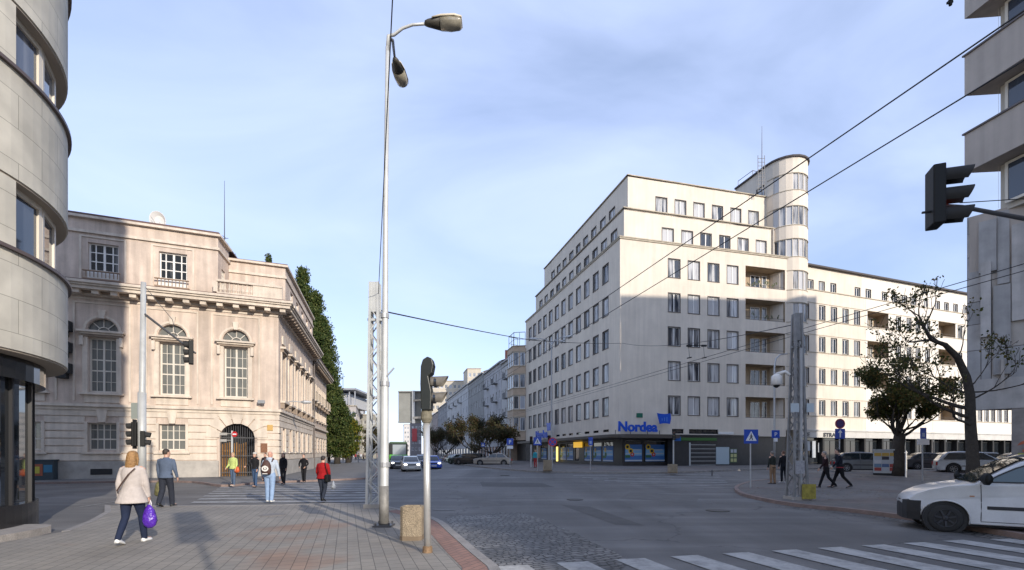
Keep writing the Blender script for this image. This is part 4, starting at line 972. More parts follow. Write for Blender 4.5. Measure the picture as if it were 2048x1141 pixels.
# aerial mast and dish on the roof
a = Vector((WX(449,37), 37, 0)); z0 = 15.9
g = MB(); g.tube([(a.x,a.y,16.0),(a.x,a.y,19),(a.x,a.y,ZZ(362,37))], [.06,.04,.015], 6)
for k in range(5):
    zz = 17.0+k*.45; g.bar((a.x-.3,a.y,zz), (a.x+.3,a.y,zz), .03); g.bar((a.x,a.y-.25,zz+.1), (a.x,a.y+.25,zz+.1), .03)
for s in (-1, .8): g.bar((a.x,a.y,18.2), (a.x+s*.8,a.y,16.0), .02)
tag(g.build('aerial_mast', dsteel), 'tall thin aerial mast standing on the bank roof', 'antenna')
g = MB(); c = Vector((WX(315,32.5), 32.5, ZZ(449,32.5)+.15)); nn = 20
g.loft([[(c.x+rr*cos(2*pi*k/nn)*.75+yy*.1, c.y+yy+rr*cos(2*pi*k/nn)*.5, c.z+.15+rr*sin(2*pi*k/nn)*1.2) for k in range(nn)] for rr, yy in ((.05,.22),(.3,.16),(.5,0),(.52,0),(.52,.02),(.3,.2),(.05,.26))], smooth := None)
g.bar(c+Vector((0,.25,-.9)), c+Vector((0,.2,.1)), .07); g.bar(c+Vector((0,0,-.3)), c+Vector((-.1,-.45,.15)), .03)
tag(g.build('satellite_dish', mat('dish', (.55,.53,.5), .5), smooth=False), 'pale satellite dish on the bank roof edge', 'satellite dish')
# graffiti covered box at the foot of the bank
g = MB(); uu = uf(88); g.obox(fo, dF, uu-.75, uu+.75, -.7, -.2, .1, 1.25, 0); g.obox(fo, dF, uu-.8, uu+.8, -.75, -.15, 1.25, 1.32, 0)
g.obox(fo, dF, uu-.2, uu+.25, -.715, -.70, .35, 1.05, 1); g.obox(fo, dF, uu-.1, uu+.12, -.73, -.715, .5, .9, 2); g.obox(fo, dF, uu+.3, uu+.7, -.715, -.70, .55, 1.0, 3)
tag(g.build('street_cabinet', [mat('cab_dark', (.03,.045,.055), .6), mat('cab_red', (.3,.08,.04), .6), mat('cab_yel', (.45,.4,.05), .6), mat('cab_blue', (.03,.15,.25), .6)]), 'dark street cabinet with painted stickers against the bank plinth', 'cabinet')

# ================================================================== CURVED BUILDING, near left
cc = V2(-13.8, 8.66); CR = 4.0
lf = empty('curved_office', (cc.x, cc.y, 0), 'near office building with curved stone balcony bands over a black glass shopfront', 'building')
def cp(a, rr, z): return (cc.x+rr*cos(a), cc.y+rr*sin(a), z)
def ring(mb, r0, r1, z0, z1, a0, a1, n, mi=None):
    rings = []
    for k in range(n+1):
        a = a0+(a1-a0)*k/n; rings.append([cp(a,r0,z0), cp(a,r1,z0), cp(a,r1,z1), cp(a,r0,z1)])
    mb.loft(rings, mi)
stone_m, t_, b_ = nt('curved_cladding'); n_ = t_.nodes; l_ = t_.links
tcn = n_.new('ShaderNodeTexCoord'); sep = n_.new('ShaderNodeSeparateXYZ'); l_.new(tcn.outputs['Object'], sep.inputs[0])
at = n_.new('ShaderNodeMath'); at.operation = 'ARCTAN2'; l_.new(sep.outputs[1], at.inputs[0]); l_.new(sep.outputs[0], at.inputs[1])
mu = n_.new('ShaderNodeMath'); mu.operation = 'MULTIPLY'; mu.inputs[1].default_value = 4.0; l_.new(at.outputs[0], mu.inputs[0])
cb = n_.new('ShaderNodeCombineXYZ'); l_.new(mu.outputs[0], cb.inputs[0]); l_.new(sep.outputs[2], cb.inputs[1])
bb = n_.new('ShaderNodeTexBrick'); bb.inputs['Scale'].default_value = 1; bb.inputs['Brick Width'].default_value = 1.25; bb.inputs['Row Height'].default_value = .68; bb.inputs['Mortar Size'].default_value = .007
bb.inputs['Color1'].default_value = (.60,.565,.48,1); bb.inputs['Color2'].default_value = (.54,.51,.435,1); bb.inputs['Mortar'].default_value = (.30,.28,.23,1); l_.new(cb.outputs[0], bb.inputs['Vector'])
nz = n_.new('ShaderNodeTexNoise'); nz.inputs['Scale'].default_value = 1.5; nz.inputs['Detail'].default_value = 7; l_.new(tcn.outputs['Object'], nz.inputs['Vector'])
mr = n_.new('ShaderNodeMapRange'); mr.inputs[1].default_value = .3; mr.inputs[2].default_value = .7; mr.inputs[3].default_value = .8; mr.inputs[4].default_value = 1.08; l_.new(nz.outputs['Fac'], mr.inputs[0])
mm = n_.new('ShaderNodeMixRGB'); mm.blend_type = 'MULTIPLY'; mm.inputs[0].default_value = 1; l_.new(bb.outputs['Color'], mm.inputs[1]); l_.new(mr.outputs[0], mm.inputs[2]); l_.new(mm.outputs[0], b_.inputs['Base Color']); b_.inputs['Roughness'].default_value = .8
bands = [(3.75,5.68),(7.15,9.28),(10.65,12.8),(14.15,16.2),(17.6,19.7),(21.1,24.6)]
bd = MB(); cap = MB(); sof = MB(); iw = None
A0, A1 = R(-30), R(175)
for i, (a, b) in enumerate(bands):
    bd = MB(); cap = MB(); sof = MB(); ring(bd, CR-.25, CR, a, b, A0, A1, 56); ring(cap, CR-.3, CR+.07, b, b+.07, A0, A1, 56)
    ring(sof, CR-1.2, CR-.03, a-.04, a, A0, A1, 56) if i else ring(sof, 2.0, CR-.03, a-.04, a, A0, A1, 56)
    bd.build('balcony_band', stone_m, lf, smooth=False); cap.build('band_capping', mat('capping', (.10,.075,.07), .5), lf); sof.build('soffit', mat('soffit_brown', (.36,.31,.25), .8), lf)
    if i < 5:
        iw = MB(); ring(iw, CR-.5, CR-.02, b+.07, bands[i+1][0]-.04, A0, R(8.5), 12); iw.build('stone_infill', stone_m, lf)

for i in range(5):
    z0, z1 = bands[i][1]+.07, bands[i+1][0]-.04; rr = CR-.2
    for k in range(11):
        a = R(10)+R(15)*k; b = a+R(14.6)
        P0, P1 = V2(*cp(a, rr, 0)[:2]), V2(*cp(b, rr, 0)[:2]); d = (P0-P1)
        # walking from b to a keeps the outside on the left, so build the window facing out from a to b
        d = (P1-P0).normalized(); put_window(lf, (P0.x, P0.y, z0), atan2(d.y, d.x), (P1-P0).length, z1-z0, dict(v=(), t=.11, b=.05, fm=mat('ivory_frame', (.66,.60,.50), .45), pm=pane_mat('pane_reflective', (.05,.06,.08), (.13,.14,.16), .7, .03) if 'pane_reflective' not in MATS else MATS['pane_reflective']), 'window')
core = MB(); core.prism([cp(2*pi*k/40, CR-.75, 0)[:2] for k in range(40)], 3.7, 24.5); core.build('core', blackm, lf)
gb = MB(); ring(gb, 2.6, 3.62, 3.25, 3.7, A0, A1, 40); gb.build('black_fascia', mat('black_gloss', (.012,.012,.013), .15), lf)
gs = MB(); ring(gs, 2.9, 3.38, .1, 3.25, A0, A1, 40); gs.build('shop_glass', glassd, lf)
mlm = MB()
for k in range(14):
    a = R(-25)+R(15)*k; ring(mlm, 3.37, 3.44, .1, 3.25, a, a+R(.9), 1)
mlm.build('mullion', mat('dark_grey_frame', (.018,.018,.02), .5), lf)
bs = MB(); ring(bs, 2.5, 3.5, .0, .6, A0, A1, 50); bs.build('base_wall', mat('black_granite', (.02,.018,.018), .25, var=.3, vscale=5), lf)
st = MB(); st.prism([cp(R(a), 4.15, 0)[:2] for a in range(-30, 19, 4)]+[cp(R(21), 4.05, 0)[:2], cp(R(23), 3.9, 0)[:2], cp(R(25), 3.6, 0)[:2], cp(R(26), 2.6, 0)[:2], cp(R(-30), 2, 0)[:2]], .0, .15); st.build('entrance_step', mat('pale_granite', (.34,.31,.28), .75, var=.3, vscale=4, fine=.2), lf, bevel=.02)
bx = MB(); facade(lf, bx, V2(-9.8,-14), V2(0,1), 20.4, 0, 24.6, []); facade(lf, bx, V2(-13.8,12.66), V2(-1,0), 16, 0, 24.6, []); facade(lf, bx, V2(-29.8,12.66), V2(0,-1), 26.66, 0, 24.6, []); facade(lf, bx, V2(-29.8,-14), V2(1,0), 20, 0, 24.6, [])
bx.prism([(-29.8,-14),(-9.8,-14),(-9.8,8.6),(-13.8,12.66),(-29.8,12.66)], 24.5, 24.6); bx.build('rear_wall', mat('plain_stone', (.5,.46,.38), .8), lf)

# ================================================================== RIGHT BUILDING with bands over battered stone
dQ = vpdir(819)
Q0 = V2(WX(1929,19.6), 19.6)
rt = empty('corner_tower_block', (Q0.x, Q0.y, 0), 'tall taupe banded office block above a battered stone slab base at the right edge', 'building')
taupe = mat('taupe_render', (.45,.395,.345), .85, var=.12, vscale=.8, streak=.1)
nQ = V2(dQ.y, -dQ.x)      # away from the street, into the block
bn = MB(); wl = MB()
bnd = [(13.5,15.1),(16.75,18.4),(20.0,23.0)]
dEnd = V2(.996, -.09)
for a, b in bnd:
    P = [Q0, Q0-dQ*54]
    P = [Q0-dQ*54, Q0, Q0+dEnd*13.6, Q0+dEnd*13.6-dQ*54]
    bn = MB(); bn.prism([tuple(p) for p in P][::-1], a, b); bn.build('balcony_band', taupe, rt); cpg = MB(); cpg.prism([tuple(p) for p in (Q0-dQ*54.1-nQ*.06, Q0-nQ*.06+dQ*.06, Q0+dEnd*13.6+dQ*.06, Q0+dEnd*13.6-dQ*54.1)][::-1], b, b+.07); cpg.build('band_capping', mat('capping2', (.12,.10,.095), .6), rt)
wq = Q0+nQ*.75-dQ*.7
for a, b in ((11.75,13.5),(15.17,16.75),(18.47,20.0)):
    L = 10.0; st_o = wq-dQ*L
    ops = []
    # facing the street: walk away from the camera so that the outside is on the left -> mirror by walking back
    facade(rt, wl, wq, -dQ, .01, a, b, [])
    for k in range(5):
        p = wq-dQ*(.25+1.95*k+1.6); put_window(rt, (p.x, p.y, a+.05), atan2(dQ.y, dQ.x), 1.6, b-a-.1, dict(v=(), t=.1, b=.07, fm=mat('ivory_frame', (.66,.60,.50), .45), pm=MATS['pane_reflective']), 'window')
wl.prism([tuple(p) for p in (wq+nQ*.12, wq+nQ*.12-dQ*52, wq+nQ*11-dQ*52, wq+nQ*11)], 11.6, 20.0)
wl.build('recessed_wall', mat('recess_cream', (.50,.46,.39), .8), rt)
# battered stone wall, faceted towards the junction
dB = V2(-.656,.755); sl2 = MB(); H0, H1 = 3.5, 11.75
def SBp(u, z, out=0.0):
    t = (z-H0)/(H1-H0); q = Q0+V2(.10,0)-dB*u+V2(-.755,-.656)*(out)+V2(.25,.25)*t
    return (q.x, q.y, z+ (0))
stn = [mat('slab_grey', (.42,.41,.40), .8, var=.25, vscale=1.2, streak=.15), mat('slab_pale', (.50,.475,.45), .8, var=.25, vscale=1.4, streak=.15), mat('slab_warm', (.46,.42,.375), .8, var=.25, vscale=1.0), mat('slab_joint', (.12,.10,.09), .9)]
def slab(u0, u1, z0, z1, out, mi, g=.012):
    u0 += g; u1 -= g; z0 += g; z1 -= g
    a = [SBp(u0,z0,out), SBp(u1,z0,out), SBp(u1,z1,out), SBp(u0,z1,out)]; b = [SBp(u0,z0,-.3), SBp(u1,z0,-.3), SBp(u1,z1,-.3), SBp(u0,z1,-.3)]
    sl2.add(a+b, [(0,1,2,3),(0,4,5,1),(1,5,6,2),(2,6,7,3),(3,7,4,0)], mi)
random.seed(11)
zb = [4.75,6.0,7.1,8.05,9.1,10.0,11.0,11.75]
ub = [0,.42,.72,1.2,1.75,2.6,3.4,4.4]
for i in range(len(ub)-1):
    for j in range(len(zb)-1): slab(ub[i], ub[i+1], zb[j], zb[j+1], .0+random.choice((0,.01,.02)), random.choice((0,1,2,0)))
slab(.42, .72, 6.5, 9.6, .22, 1, 0); slab(.36, .88, 9.2, 11.35, .16, 0, 0); slab(.9, 1.24, 8.6, 11.6, .1, 0, 0); slab(.78, 1.27, 4.9, 8.55, .12, 0, 0); slab(1.3, 1.9, 7, 10.9, .14, 1, 0); slab(1.0, 1.1, 4.3, 5.5, .28, 2, 0)
slab(0, 4.4, 3.5, 4.75, .10, 1, 0)
sl2.build('stone_slabs', stn, rt)
cr = MB(); b0_ = [SBp(0,H0,-.02), SBp(4.4,H0,-.02), SBp(4.4,H1,-.02), SBp(0,H1,-.02)]
cr.quad(*b0_); cr.build('joint_backing', stn[3], rt)
mt_ = MB(); i0 = Q0+V2(.35,-.0); blk = [V2(*SBp(.05,H0,-.25)[:2]), V2(*SBp(4.4,H0,-.25)[:2]), V2(*SBp(4.4,H0,-.25)[:2])-dQ*44, V2(*SBp(4.4,H0,-.25)[:2])-dQ*44+nQ*9, Q0+dEnd*13, Q0+dEnd*.5]
mt_.prism([tuple(p) for p in blk], 3.5, 11.7); mt_.prism([tuple(p) for p in (Q0-dQ*54, Q0-dQ*30, Q0+dEnd*13.6-dQ*30, Q0+dEnd*13.6-dQ*54)], 0, 13.5); mt_.build('inner_wall', taupe, rt)
gcol = MB(); a = Q0-dB*1.35; gcol.obox(a, -dB, .0, 3.2, -.0, 1.0, 0, 3.5, 0); gcol.build('ground_pier', mat('pier_grey', (.30,.27,.25), .8, var=.4, vscale=2), rt)
gf = MB(); gf.obox(a, -dB, .18, .9, -.02, 0, .9, 1.7, 0); gf.obox(a, -dB, .25, .5, -.03, -.02, 1.0, 1.35, 1); gf.obox(a, -dB, .3, 1.3, -.03, -.02, 1.75, 1.85, 2)
gf.add([tuple((a-dB*.15-V2(-.755,-.656)*-.02).to_3d()+Vector((0,0,2.0))), tuple((a-dB*.25+V2(-.755,-.656)*.02).to_3d()+Vector((0,0,2.15))), tuple((a-dB*1.3+V2(-.755,-.656)*.02).to_3d()+Vector((0,0,2.75))), tuple((a-dB*.8+V2(-.755,-.656)*.02).to_3d()+Vector((0,0,2.25)))], [(0,1,2,3)], 2)
gf.build('graffiti', [mat('graf_yellow', (.38,.40,.06), .7), mat('graf_maroon', (.12,.02,.04), .7), mat('graf_red', (.45,.12,.06), .7)], rt)
# the taller blocks of the same square that shade the junction (beyond the frame)
def caster(poly, h, name, label):
    m = MB(); m.prism(poly, 0, h); o = m.build(name, taupe)
    tag(o, label, 'building'); 
    b = MB()
    cx_ = sum(p[0] for p in poly)/len(poly); cy_ = sum(p[1] for p in poly)/len(poly)
    for z_ in range(4, int(h), 4): b.prism([(cx_+(p[0]-cx_)*1.008, cy_+(p[1]-cy_)*1.008) for p in poly], z_, z_+1.4)
    b.build('window_band', glassd, o); return o
caster([(32.4,18.4),(60,4),(58,10),(53.1,28.5),(50,25.6)][::-1], 30.7, 'office_tower', 'tall block behind the banded office, out of view to the right')

# ================================================================== STREET ROW beyond the office block, and far buildings
def RY(px):      # depth of the street front seen at column px
    return 24.26/(.2839+(px-CX)/F*-1*-1) if False else 24.26/(.2839+(px-CX)/F)
def rowhouse(px0, px1, h, col, label, ncol, nrow, name='town_house', ww=1.1, wh=1.7, eave=.4, base=4.2, dormer=0, balc=(), setb=0):
    """terraced house of the street row, px0 nearer"""
    Ya, Yb = RY(px0), RY(px1)
    a = V2(WX(px0,Ya), Ya); b = V2(WX(px1,Yb), Yb); d = (a-b).normalized(); L = (a-b).length-.03; n = V2(-d.y, d.x)
    b = b+n*setb
    rt = empty(name, (b.x, b.y, 0), label, 'building', )
    m = MB(); ops = []; sh = (h-base-.6)/nrow; pt = L/ncol
    mt = mat('render_%d_%d_%d' % tuple(int(c*100) for c in col), col, .85, var=.2, vscale=.5, streak=.15)
    for i in range(nrow):
        for k in range(ncol): u = (k+.5)*pt; ops.append((u-ww/2, u+ww/2, base+.9+i*sh, base+.9+i*sh+min(wh, sh-1.2), dict(v=(.5,), t=.08, b=.08, pm=pane_g)))
    for k in range(ncol):
        u = (k+.5)*pt; ops.append((u-pt*.38, u+pt*.38, .5, 3.1, dict(v=(), t=.08, b=.05, pm=pane_d, fm=blackm, name='shop_window')))
    facade(rt, m, b, d, L, 0, h, ops, rm=0)
    facade(rt, m, b+d*L, n, 12, 0, h, []); facade(rt, m, b+n*12, -n, 12, 0, h, [])
    m.build('wall', mt, rt)
    t = MB(); t.obox(b, d, 0, L, -eave, 0, h-.1, h+.15); t.obox(b, d, 0, L, -.12, 0, base-.2, base+.05); t.obox(b, d, 0, L, -.08, 0, h-.8, h-.65)
    t.build('cornice', mat('row_trim', (.42,.41,.40), .8, var=.2), rt)
    r_ = MB(); P = lambda u, y, z: (b.x+d.x*u+n.x*y, b.y+d.y*u+n.y*y, z)
    r_.add([P(0,-eave,h+.151), P(L,-eave,h+.151), P(L,5.5,h+2.6), P(0,5.5,h+2.6), P(0,12,h+.151), P(L,12,h+.151)], [(0,1,2,3),(3,2,5,4),(0,3,4),(1,5,2)])
    r_.build('roof', mat('slate', (.08,.065,.06), .7, var=.3), rt)
    for k in balc:
        for i in range(1, nrow):
            u = (k+.5)*pt; q = MB(); q.obox(b, d, u-1, u+1, -1.0, -.001, base+.45+i*sh, base+.58+i*sh)
            for s in range(9): q.obox(b, d, u-.98+s*.24, u-.95+s*.24, -.98, -.94, base+.58+i*sh, base+1.5+i*sh)
            q.obox(b, d, u-1, u+1, -1.0, -.93, base+1.5+i*sh, base+1.56+i*sh); q.build('balcony', dsteel, rt)
    for k in range(dormer):
        u = (k+.5)*L/dormer; q = MB(); q.obox(b, d, u-.6, u+.6, .6, 2.5, h+.3, h+1.6); q.build('dormer', mt, rt)
    return rt, b, d, L
rowhouse(1033, 1003, 19.4, (.52,.505,.49), 'whitish ornate town house with balconies next to the bay windows', 5, 4, balc=(2,), dormer=2)
rowhouse(1002.5, 968, 20.0, (.46,.45,.455), 'lilac grey town house with balconies, second in the street row', 6, 4, balc=(1,4))
rowhouse(967.5, 937, 20.6, (.29,.285,.275), 'dark grey town house in the middle of the street row', 6, 4)
rowhouse(936.5, 894, 20.8, (.50,.50,.50), 'long pale town house with stacked balconies in the street row', 9, 4, balc=(2,4,6))
rowhouse(893.5, 876, 20.0, (.28,.28,.29), 'narrow grey town house near the far end of the street row', 5, 5, ww=1.6)
rowhouse(875.5, 858, 19, (.36,.30,.27), 'farthest brownish town house of the street row', 6, 4)
g = MB(); yy = RY(1010)+3; x0 = WX(1010, yy)
for k in range(4): g.box((x0+k*1.0,yy,20.5),(x0+.7+k*1.0,yy+1,22.4+.4*(k%2)))
g.box((x0-.2,yy-.1,19.5),(x0+4.2,yy+1.2,20.5))
tag(g.build('chimney_stack', mat('red_brick', (.42,.16,.09), .85, var=.3, vscale=4)), 'row of red brick chimneys on the ornate town house roof', 'chimney')
def block(px0, px1, Y, z1, dep, col, label, ncol=5, nrow=5, name='far_building', vp=766, z0=0, ww=.62, wh=.5, wm=None, band=False):
    x0, x1 = WX(px0, Y), WX(px1, Y); W = x1-x0
    rt = empty(name, (x0, Y, 0), label, 'building'); m = MB(); ops = []
    sh = (z1-3)/nrow; pw = W/ncol
    for i in range(nrow):
        for k in range(ncol):
            ops.append(((k+.5-ww/2)*pw, (k+.5+ww/2)*pw, 2+i*sh+.3*sh, 2+i*sh+(.3+wh)*sh, dict(v=(.5,), t=.1, b=.1, pm=wm or pane_g)))
    facade(rt, m, V2(x0,Y), V2(1,0), W, 0, z1, ops, rm=0)
    dS_ = vpdir(vp)
    facade(rt, m, V2(x1,Y), dS_, dep, 0, z1, [((k+.3)*dep/4, (k+.75)*dep/4, 2+i*sh+.3*sh, 2+i*sh+.8*sh, dict(v=(.5,), t=.1, b=.1, pm=wm or pane_g, name='side_window')) for k in range(4) for i in range(nrow)], rm=0)
    facade(rt, m, V2(x0,Y)+dS_*dep, -dS_, dep, 0, z1, []); facade(rt, m, V2(x1,Y)+dS_*dep, V2(-1,0), W, 0, z1, [])
    mt = mat('wall_%d_%d_%d' % tuple(int(c*100) for c in col), col, .85, var=.15, vscale=.3)
    m.build('wall', mt, rt); r_ = MB(); p = V2(x0,Y); q = V2(x1,Y); r_.prism([tuple(p+V2(-.2,-.2)), tuple(q+V2(.2,-.2)), tuple(q+dS_*dep+V2(.2,0)), tuple(p+dS_*dep+V2(-.2,0))], z1, z1+.3); r_.build('roof', ledge, rt)
    return rt
mdn = block(655, 712, 128, 14.6, 26, (.46,.42,.39), 'modern grey office with dark window bands and a flat canopy roof beyond the green tree', 3, 4, ww=.9, wh=.55, wm=pane_d)
m = MB(); x0 = WX(660,128); m.box((x0,129,14.9),(WX(696,128),146,18.3)); m.build('penthouse', mat('ph', (.5,.5,.5), .7), mdn)
m = MB(); m.box((x0-.5,126.5,19.0),(WX(714,128),149,19.5)); 
for xx in (699, 710): m.box((WX(xx,128),127.5,14.9),(WX(xx,128)+.25,127.75,19.0))
m.box((WX(684,128),127,14.9+.3),(WX(697,128),127.5,17)); m.build('canopy_roof', mat('canopy_grey', (.35,.36,.38), .6), mdn)
m = MB(); m.tube([(WX(686,130),130,19.5),(WX(686,130),130,24)], .08, 5); m.build('roof_pole', dsteel, mdn)
block(716, 752, 150, 14.0, 30, (.32,.31,.27), 'greenish beige plain block behind the lattice mast', 4, 4)
block(728, 760, 190, 11, 30, (.40,.25,.22), 'low reddish shop building far down the left side', 4, 3)
block(700, 726, 170, 18, 20, (.45,.45,.45), 'pale grey slab building behind the modern office', 3, 5)
block(862, 940, 215, 35.0, 14, (.56,.50,.40), 'tall beige tower block rising behind the street row', 9, 10, vp=790)
block(935, 962, 200, 38.0, 12, (.56,.50,.40), 'narrow beige stair tower beside the tall tower block', 3, 10, vp=790)
block(808, 824, 330, 22.0, 20, (.62,.58,.54), 'small sunlit white tower at the far end of the street', 3, 6, vp=790)
pk = block(822, 843, 250, 18.0, 20, (.22,.20,.20), 'dark building end with a red banner far down the street', 3, 4, vp=790)
m = MB(); m.box((WX(824,249.7),249.6,8),(WX(834,249.7),249.75,15)); m.build('banner', mat('banner_red', (.45,.06,.06), .6), pk)
block(786, 806, 420, 8.0, 20, (.3,.3,.3), 'low grey house closing the street far away', 3, 2, vp=790)

# ================================================================== TREES
def leaf_cards(mb, c, n, rad, size, sq=1.0):
    for _ in range(n):
        v = Vector((random.gauss(0,1), random.gauss(0,1), random.gauss(0,1)*sq)); v = v.normalized()*rad*random.random()**.5
        p = c+v; a = Vector((random.gauss(0,1), random.gauss(0,1), random.gauss(0,.6))).normalized(); b = a.orthogonal().normalized()
        b = (Matrix.Rotation(random.random()*6.28, 3, a) @ b); s = size*random.uniform(.6,1.3); e = a.cross(b)
        mb.add([p-b*s*.5, p+e*s*.32, p+b*s*.5, p-e*s*.32], [(0,1,2,3)])
bark = mat('bark', (.06,.05,.04), .95, var=.4, vscale=6, bump=1.0, bscale=18)
leafP = leaf_mat('poplar_leaves', [(.025,.05,.014),(.05,.08,.02),(.085,.11,.028),(.15,.16,.05)])
leafY = leaf_mat('yellowing_leaves', [(.035,.065,.012),(.06,.10,.015),(.13,.15,.02),(.25,.17,.02)])
leafA = leaf_mat('autumn_leaves', [(.04,.05,.018),(.065,.08,.022),(.10,.105,.03),(.17,.11,.035)])
leafD = leaf_mat('dark_leaves', [(.04,.045,.02),(.06,.06,.026),(.10,.06,.035),(.075,.08,.03)])
def crown_tree(name, x, y, h, w, label, leaf, ncl=220, nl=30, ls=.3, shape='poplar', z0=1.5, group=None, seed=1, cat='tree'):
    random.seed(seed)
    rt = empty(name, (x, y, GH(x,y)), label, cat, group); gz = GH(x,y)
    t = MB(); t.tube([(x,y,gz-.1),(x+.1,y,gz+h*.3),(x,y+.1,gz+h*.6),(x,y,gz+h*.92)], [w*.09+.12, w*.06+.08, w*.03+.05, .02], 8)
    for k in range(14):
        zz = h*random.uniform(.2,.8); a = random.random()*6.28; rr = w*.42*(1-zz/h*.6)
        t.tube([(x,y,gz+zz),(x+cos(a)*rr*.5,y+sin(a)*rr*.5,gz+zz+rr*.5),(x+cos(a)*rr,y+sin(a)*rr,gz+zz+rr*1.3)], [.09,.05,.015], 5)
    t.build('trunk', bark, rt, smooth=True)
    cm = MB()
    for k in range(ncl):
        q = random.random(); a = random.random()*6.28
        if shape == 'poplar': prof = (sin(min(1,(q+.03)/.45)*pi/2) if q < .42 else cos((q-.42)/.6*pi/2)**.8)
        else: prof = sqrt(max(.02, 1-(2*q-1)**2))
        rr = w*.5*prof*(random.random()**.4)*random.uniform(.62,1.25)
        leaf_cards(cm, Vector((x+cos(a)*rr, y+sin(a)*rr, gz+z0+q*(h-z0))), nl, w*random.uniform(.09,.17), ls, 1.3 if shape == 'poplar' else .8)
    cm.build('crown', leaf, rt); return rt
for i, (px, Y, top, w_, lb) in enumerate(((606,72,541,5.6,'tall poplar rising highest beside the bank roof'),(630,74,585,6.0,'second poplar behind the bank, slightly lower'),(645,77,640,5.6,'third poplar in the line behind the bank'),(655,80,712,4.6,'lowest poplar at the far end of the bank'))):
    crown_tree('poplar_tree', WX(px,Y), Y, ZZ(top,Y), w_, lb, leafP, 520, 46, .30, 'poplar', 3, 'poplars behind the bank', seed=20+i)
crown_tree('poplar_tree', WX(537,84), 84, ZZ(508,84), 3.4, 'poplar top showing above the low bank attic', leafP, 240, 34, .32, 'poplar', 6, 'poplars behind the bank', seed=31)
crown_tree('poplar_tree', WX(468,80), 80, ZZ(512,80), 3.2, 'orange tinged treetop beside the aerial mast', leafY, 240, 34, .32, 'poplar', 6, 'poplars behind the bank', seed=32)
crown_tree('street_tree', WX(674,70), 70, 9.6, 4.6, 'dark green leafy tree at the end of the bank facade', leafP, 300, 44, .30, 'round', 1.4, seed=41)
crown_tree('street_tree', WX(696,78), 78, 7.6, 4.2, 'yellowing bushy tree beside the crowd on the left pavement', leafY, 240, 44, .28, 'round', 1.2, seed=42)
crown_tree('street_tree', WX(650,78), 78, 12.5, 4, 'tall green tree between the poplars and the yellowing tree', leafP, 260, 44, .30, 'round', 2, seed=43)
crown_tree('street_tree', WX(742,120), 120, 8.5, 4.5, 'dark tree seen through the lattice mast', leafD, 120, 26, .4, 'round', 1.4, seed=44)
def branch(mb, tips, p, d, L, r_, depth, spread=.55, up=.12, seg=4, twig=.02):
    pts = [p]; rad = [r_]
    for i in range(seg):
        d = (d+Vector((random.uniform(-.22,.22), random.uniform(-.22,.22), random.uniform(-.12,.18)+up*.5))).normalized()
        p = p+d*L/seg; pts.append(p); rad.append(max(.008, r_*(1-.42*(i+1)/seg)))
        if depth <= 1: tips.append(p)
    mb.tube(pts, rad, 7 if r_ > .05 else 4, cap=True)
    if depth == 0: return
    for k in range(random.choice((2,3,3))):
        a = (d+Vector((random.uniform(-1,1), random.uniform(-1,1), random.uniform(-.25,.6)))*spread*1.3).normalized()
        branch(mb, tips, pts[random.choice((-1,-1,-2))], a, L*random.uniform(.6,.82), rad[-1]*.8, depth-1, spread, up)
def limb_tree(name, base, trunk, limbs, label, leaf, nl, ls, rad, seed, tr0, depth=3, L=1.6, dens=1.0):
    random.seed(seed); rt = empty(name, base, label, 'tree'); b = MB(); tips = []
    b.tube(trunk[0], trunk[1], 12)
    for p, d, LL, rr, dp in limbs: branch(b, tips, Vector(p), Vector(d).normalized(), LL, rr, dp)
    b.build('trunk', bark, rt, smooth=True)
    c = MB()
    for t in tips:
        if random.random() < dens: leaf_cards(c, t, nl, rad, ls, .7)
    c.build('crown', leaf, rt); return rt
# the leaning tree by the van: a bare arching limb reaching left over the plaza
Yt = 17.5; base = Vector((WX(1943,Yt), Yt, .05))
Q = lambda px, py, y=Yt: Vector((WX(px,y), y, ZZ(py,y)))
tk = [base, Q(1946,930), Q(1941,850), Q(1940,790), Q(1933,755), Q(1915,715), Q(1890,690,17.3), Q(1862,680,17.1), Q(1848,655,17), Q(1838,632,17)]
limbs = [(tk[6], (-1,-.2,.3), 1.2, .045, 3), (tk[7], (-1,.1,-.25), 1.0, .04, 3), (tk[8], (.2,-.3,1), .8, .035, 2), (tk[9], (-.3,0,1), .5, .03, 3), (tk[9], (-1,.2,.3), .6, .025, 2), (tk[5], (.3,-.2,1), 1.0, .03, 2),
         (Q(1940,835), (-1,-.2,.25), 1.5, .075, 4), (Q(1940,818), (-1,.5,.1), 1.6, .08, 4), (Q(1939,790), (-.8,.8,.5), 1.3, .05, 4), (Q(1941,800), (1,.0,.35), 1.1, .035, 3), (Q(1941,772), (1,.1,.5), .9, .03, 3), (Q(1941,785), (.9,-.6,.05), 1.3, .03, 3), (Q(1940,850), (-.9,-.4,-.1), 1.2, .06, 3)]
limb_tree('leaning_tree', base, (tk, [.26,.20,.17,.15,.13,.11,.085,.06,.045,.03]), limbs, 'thick dark trunk arching left with sparse autumn leaves above the white van', leafA, 5, .12, .24, 6, None, dens=.17)
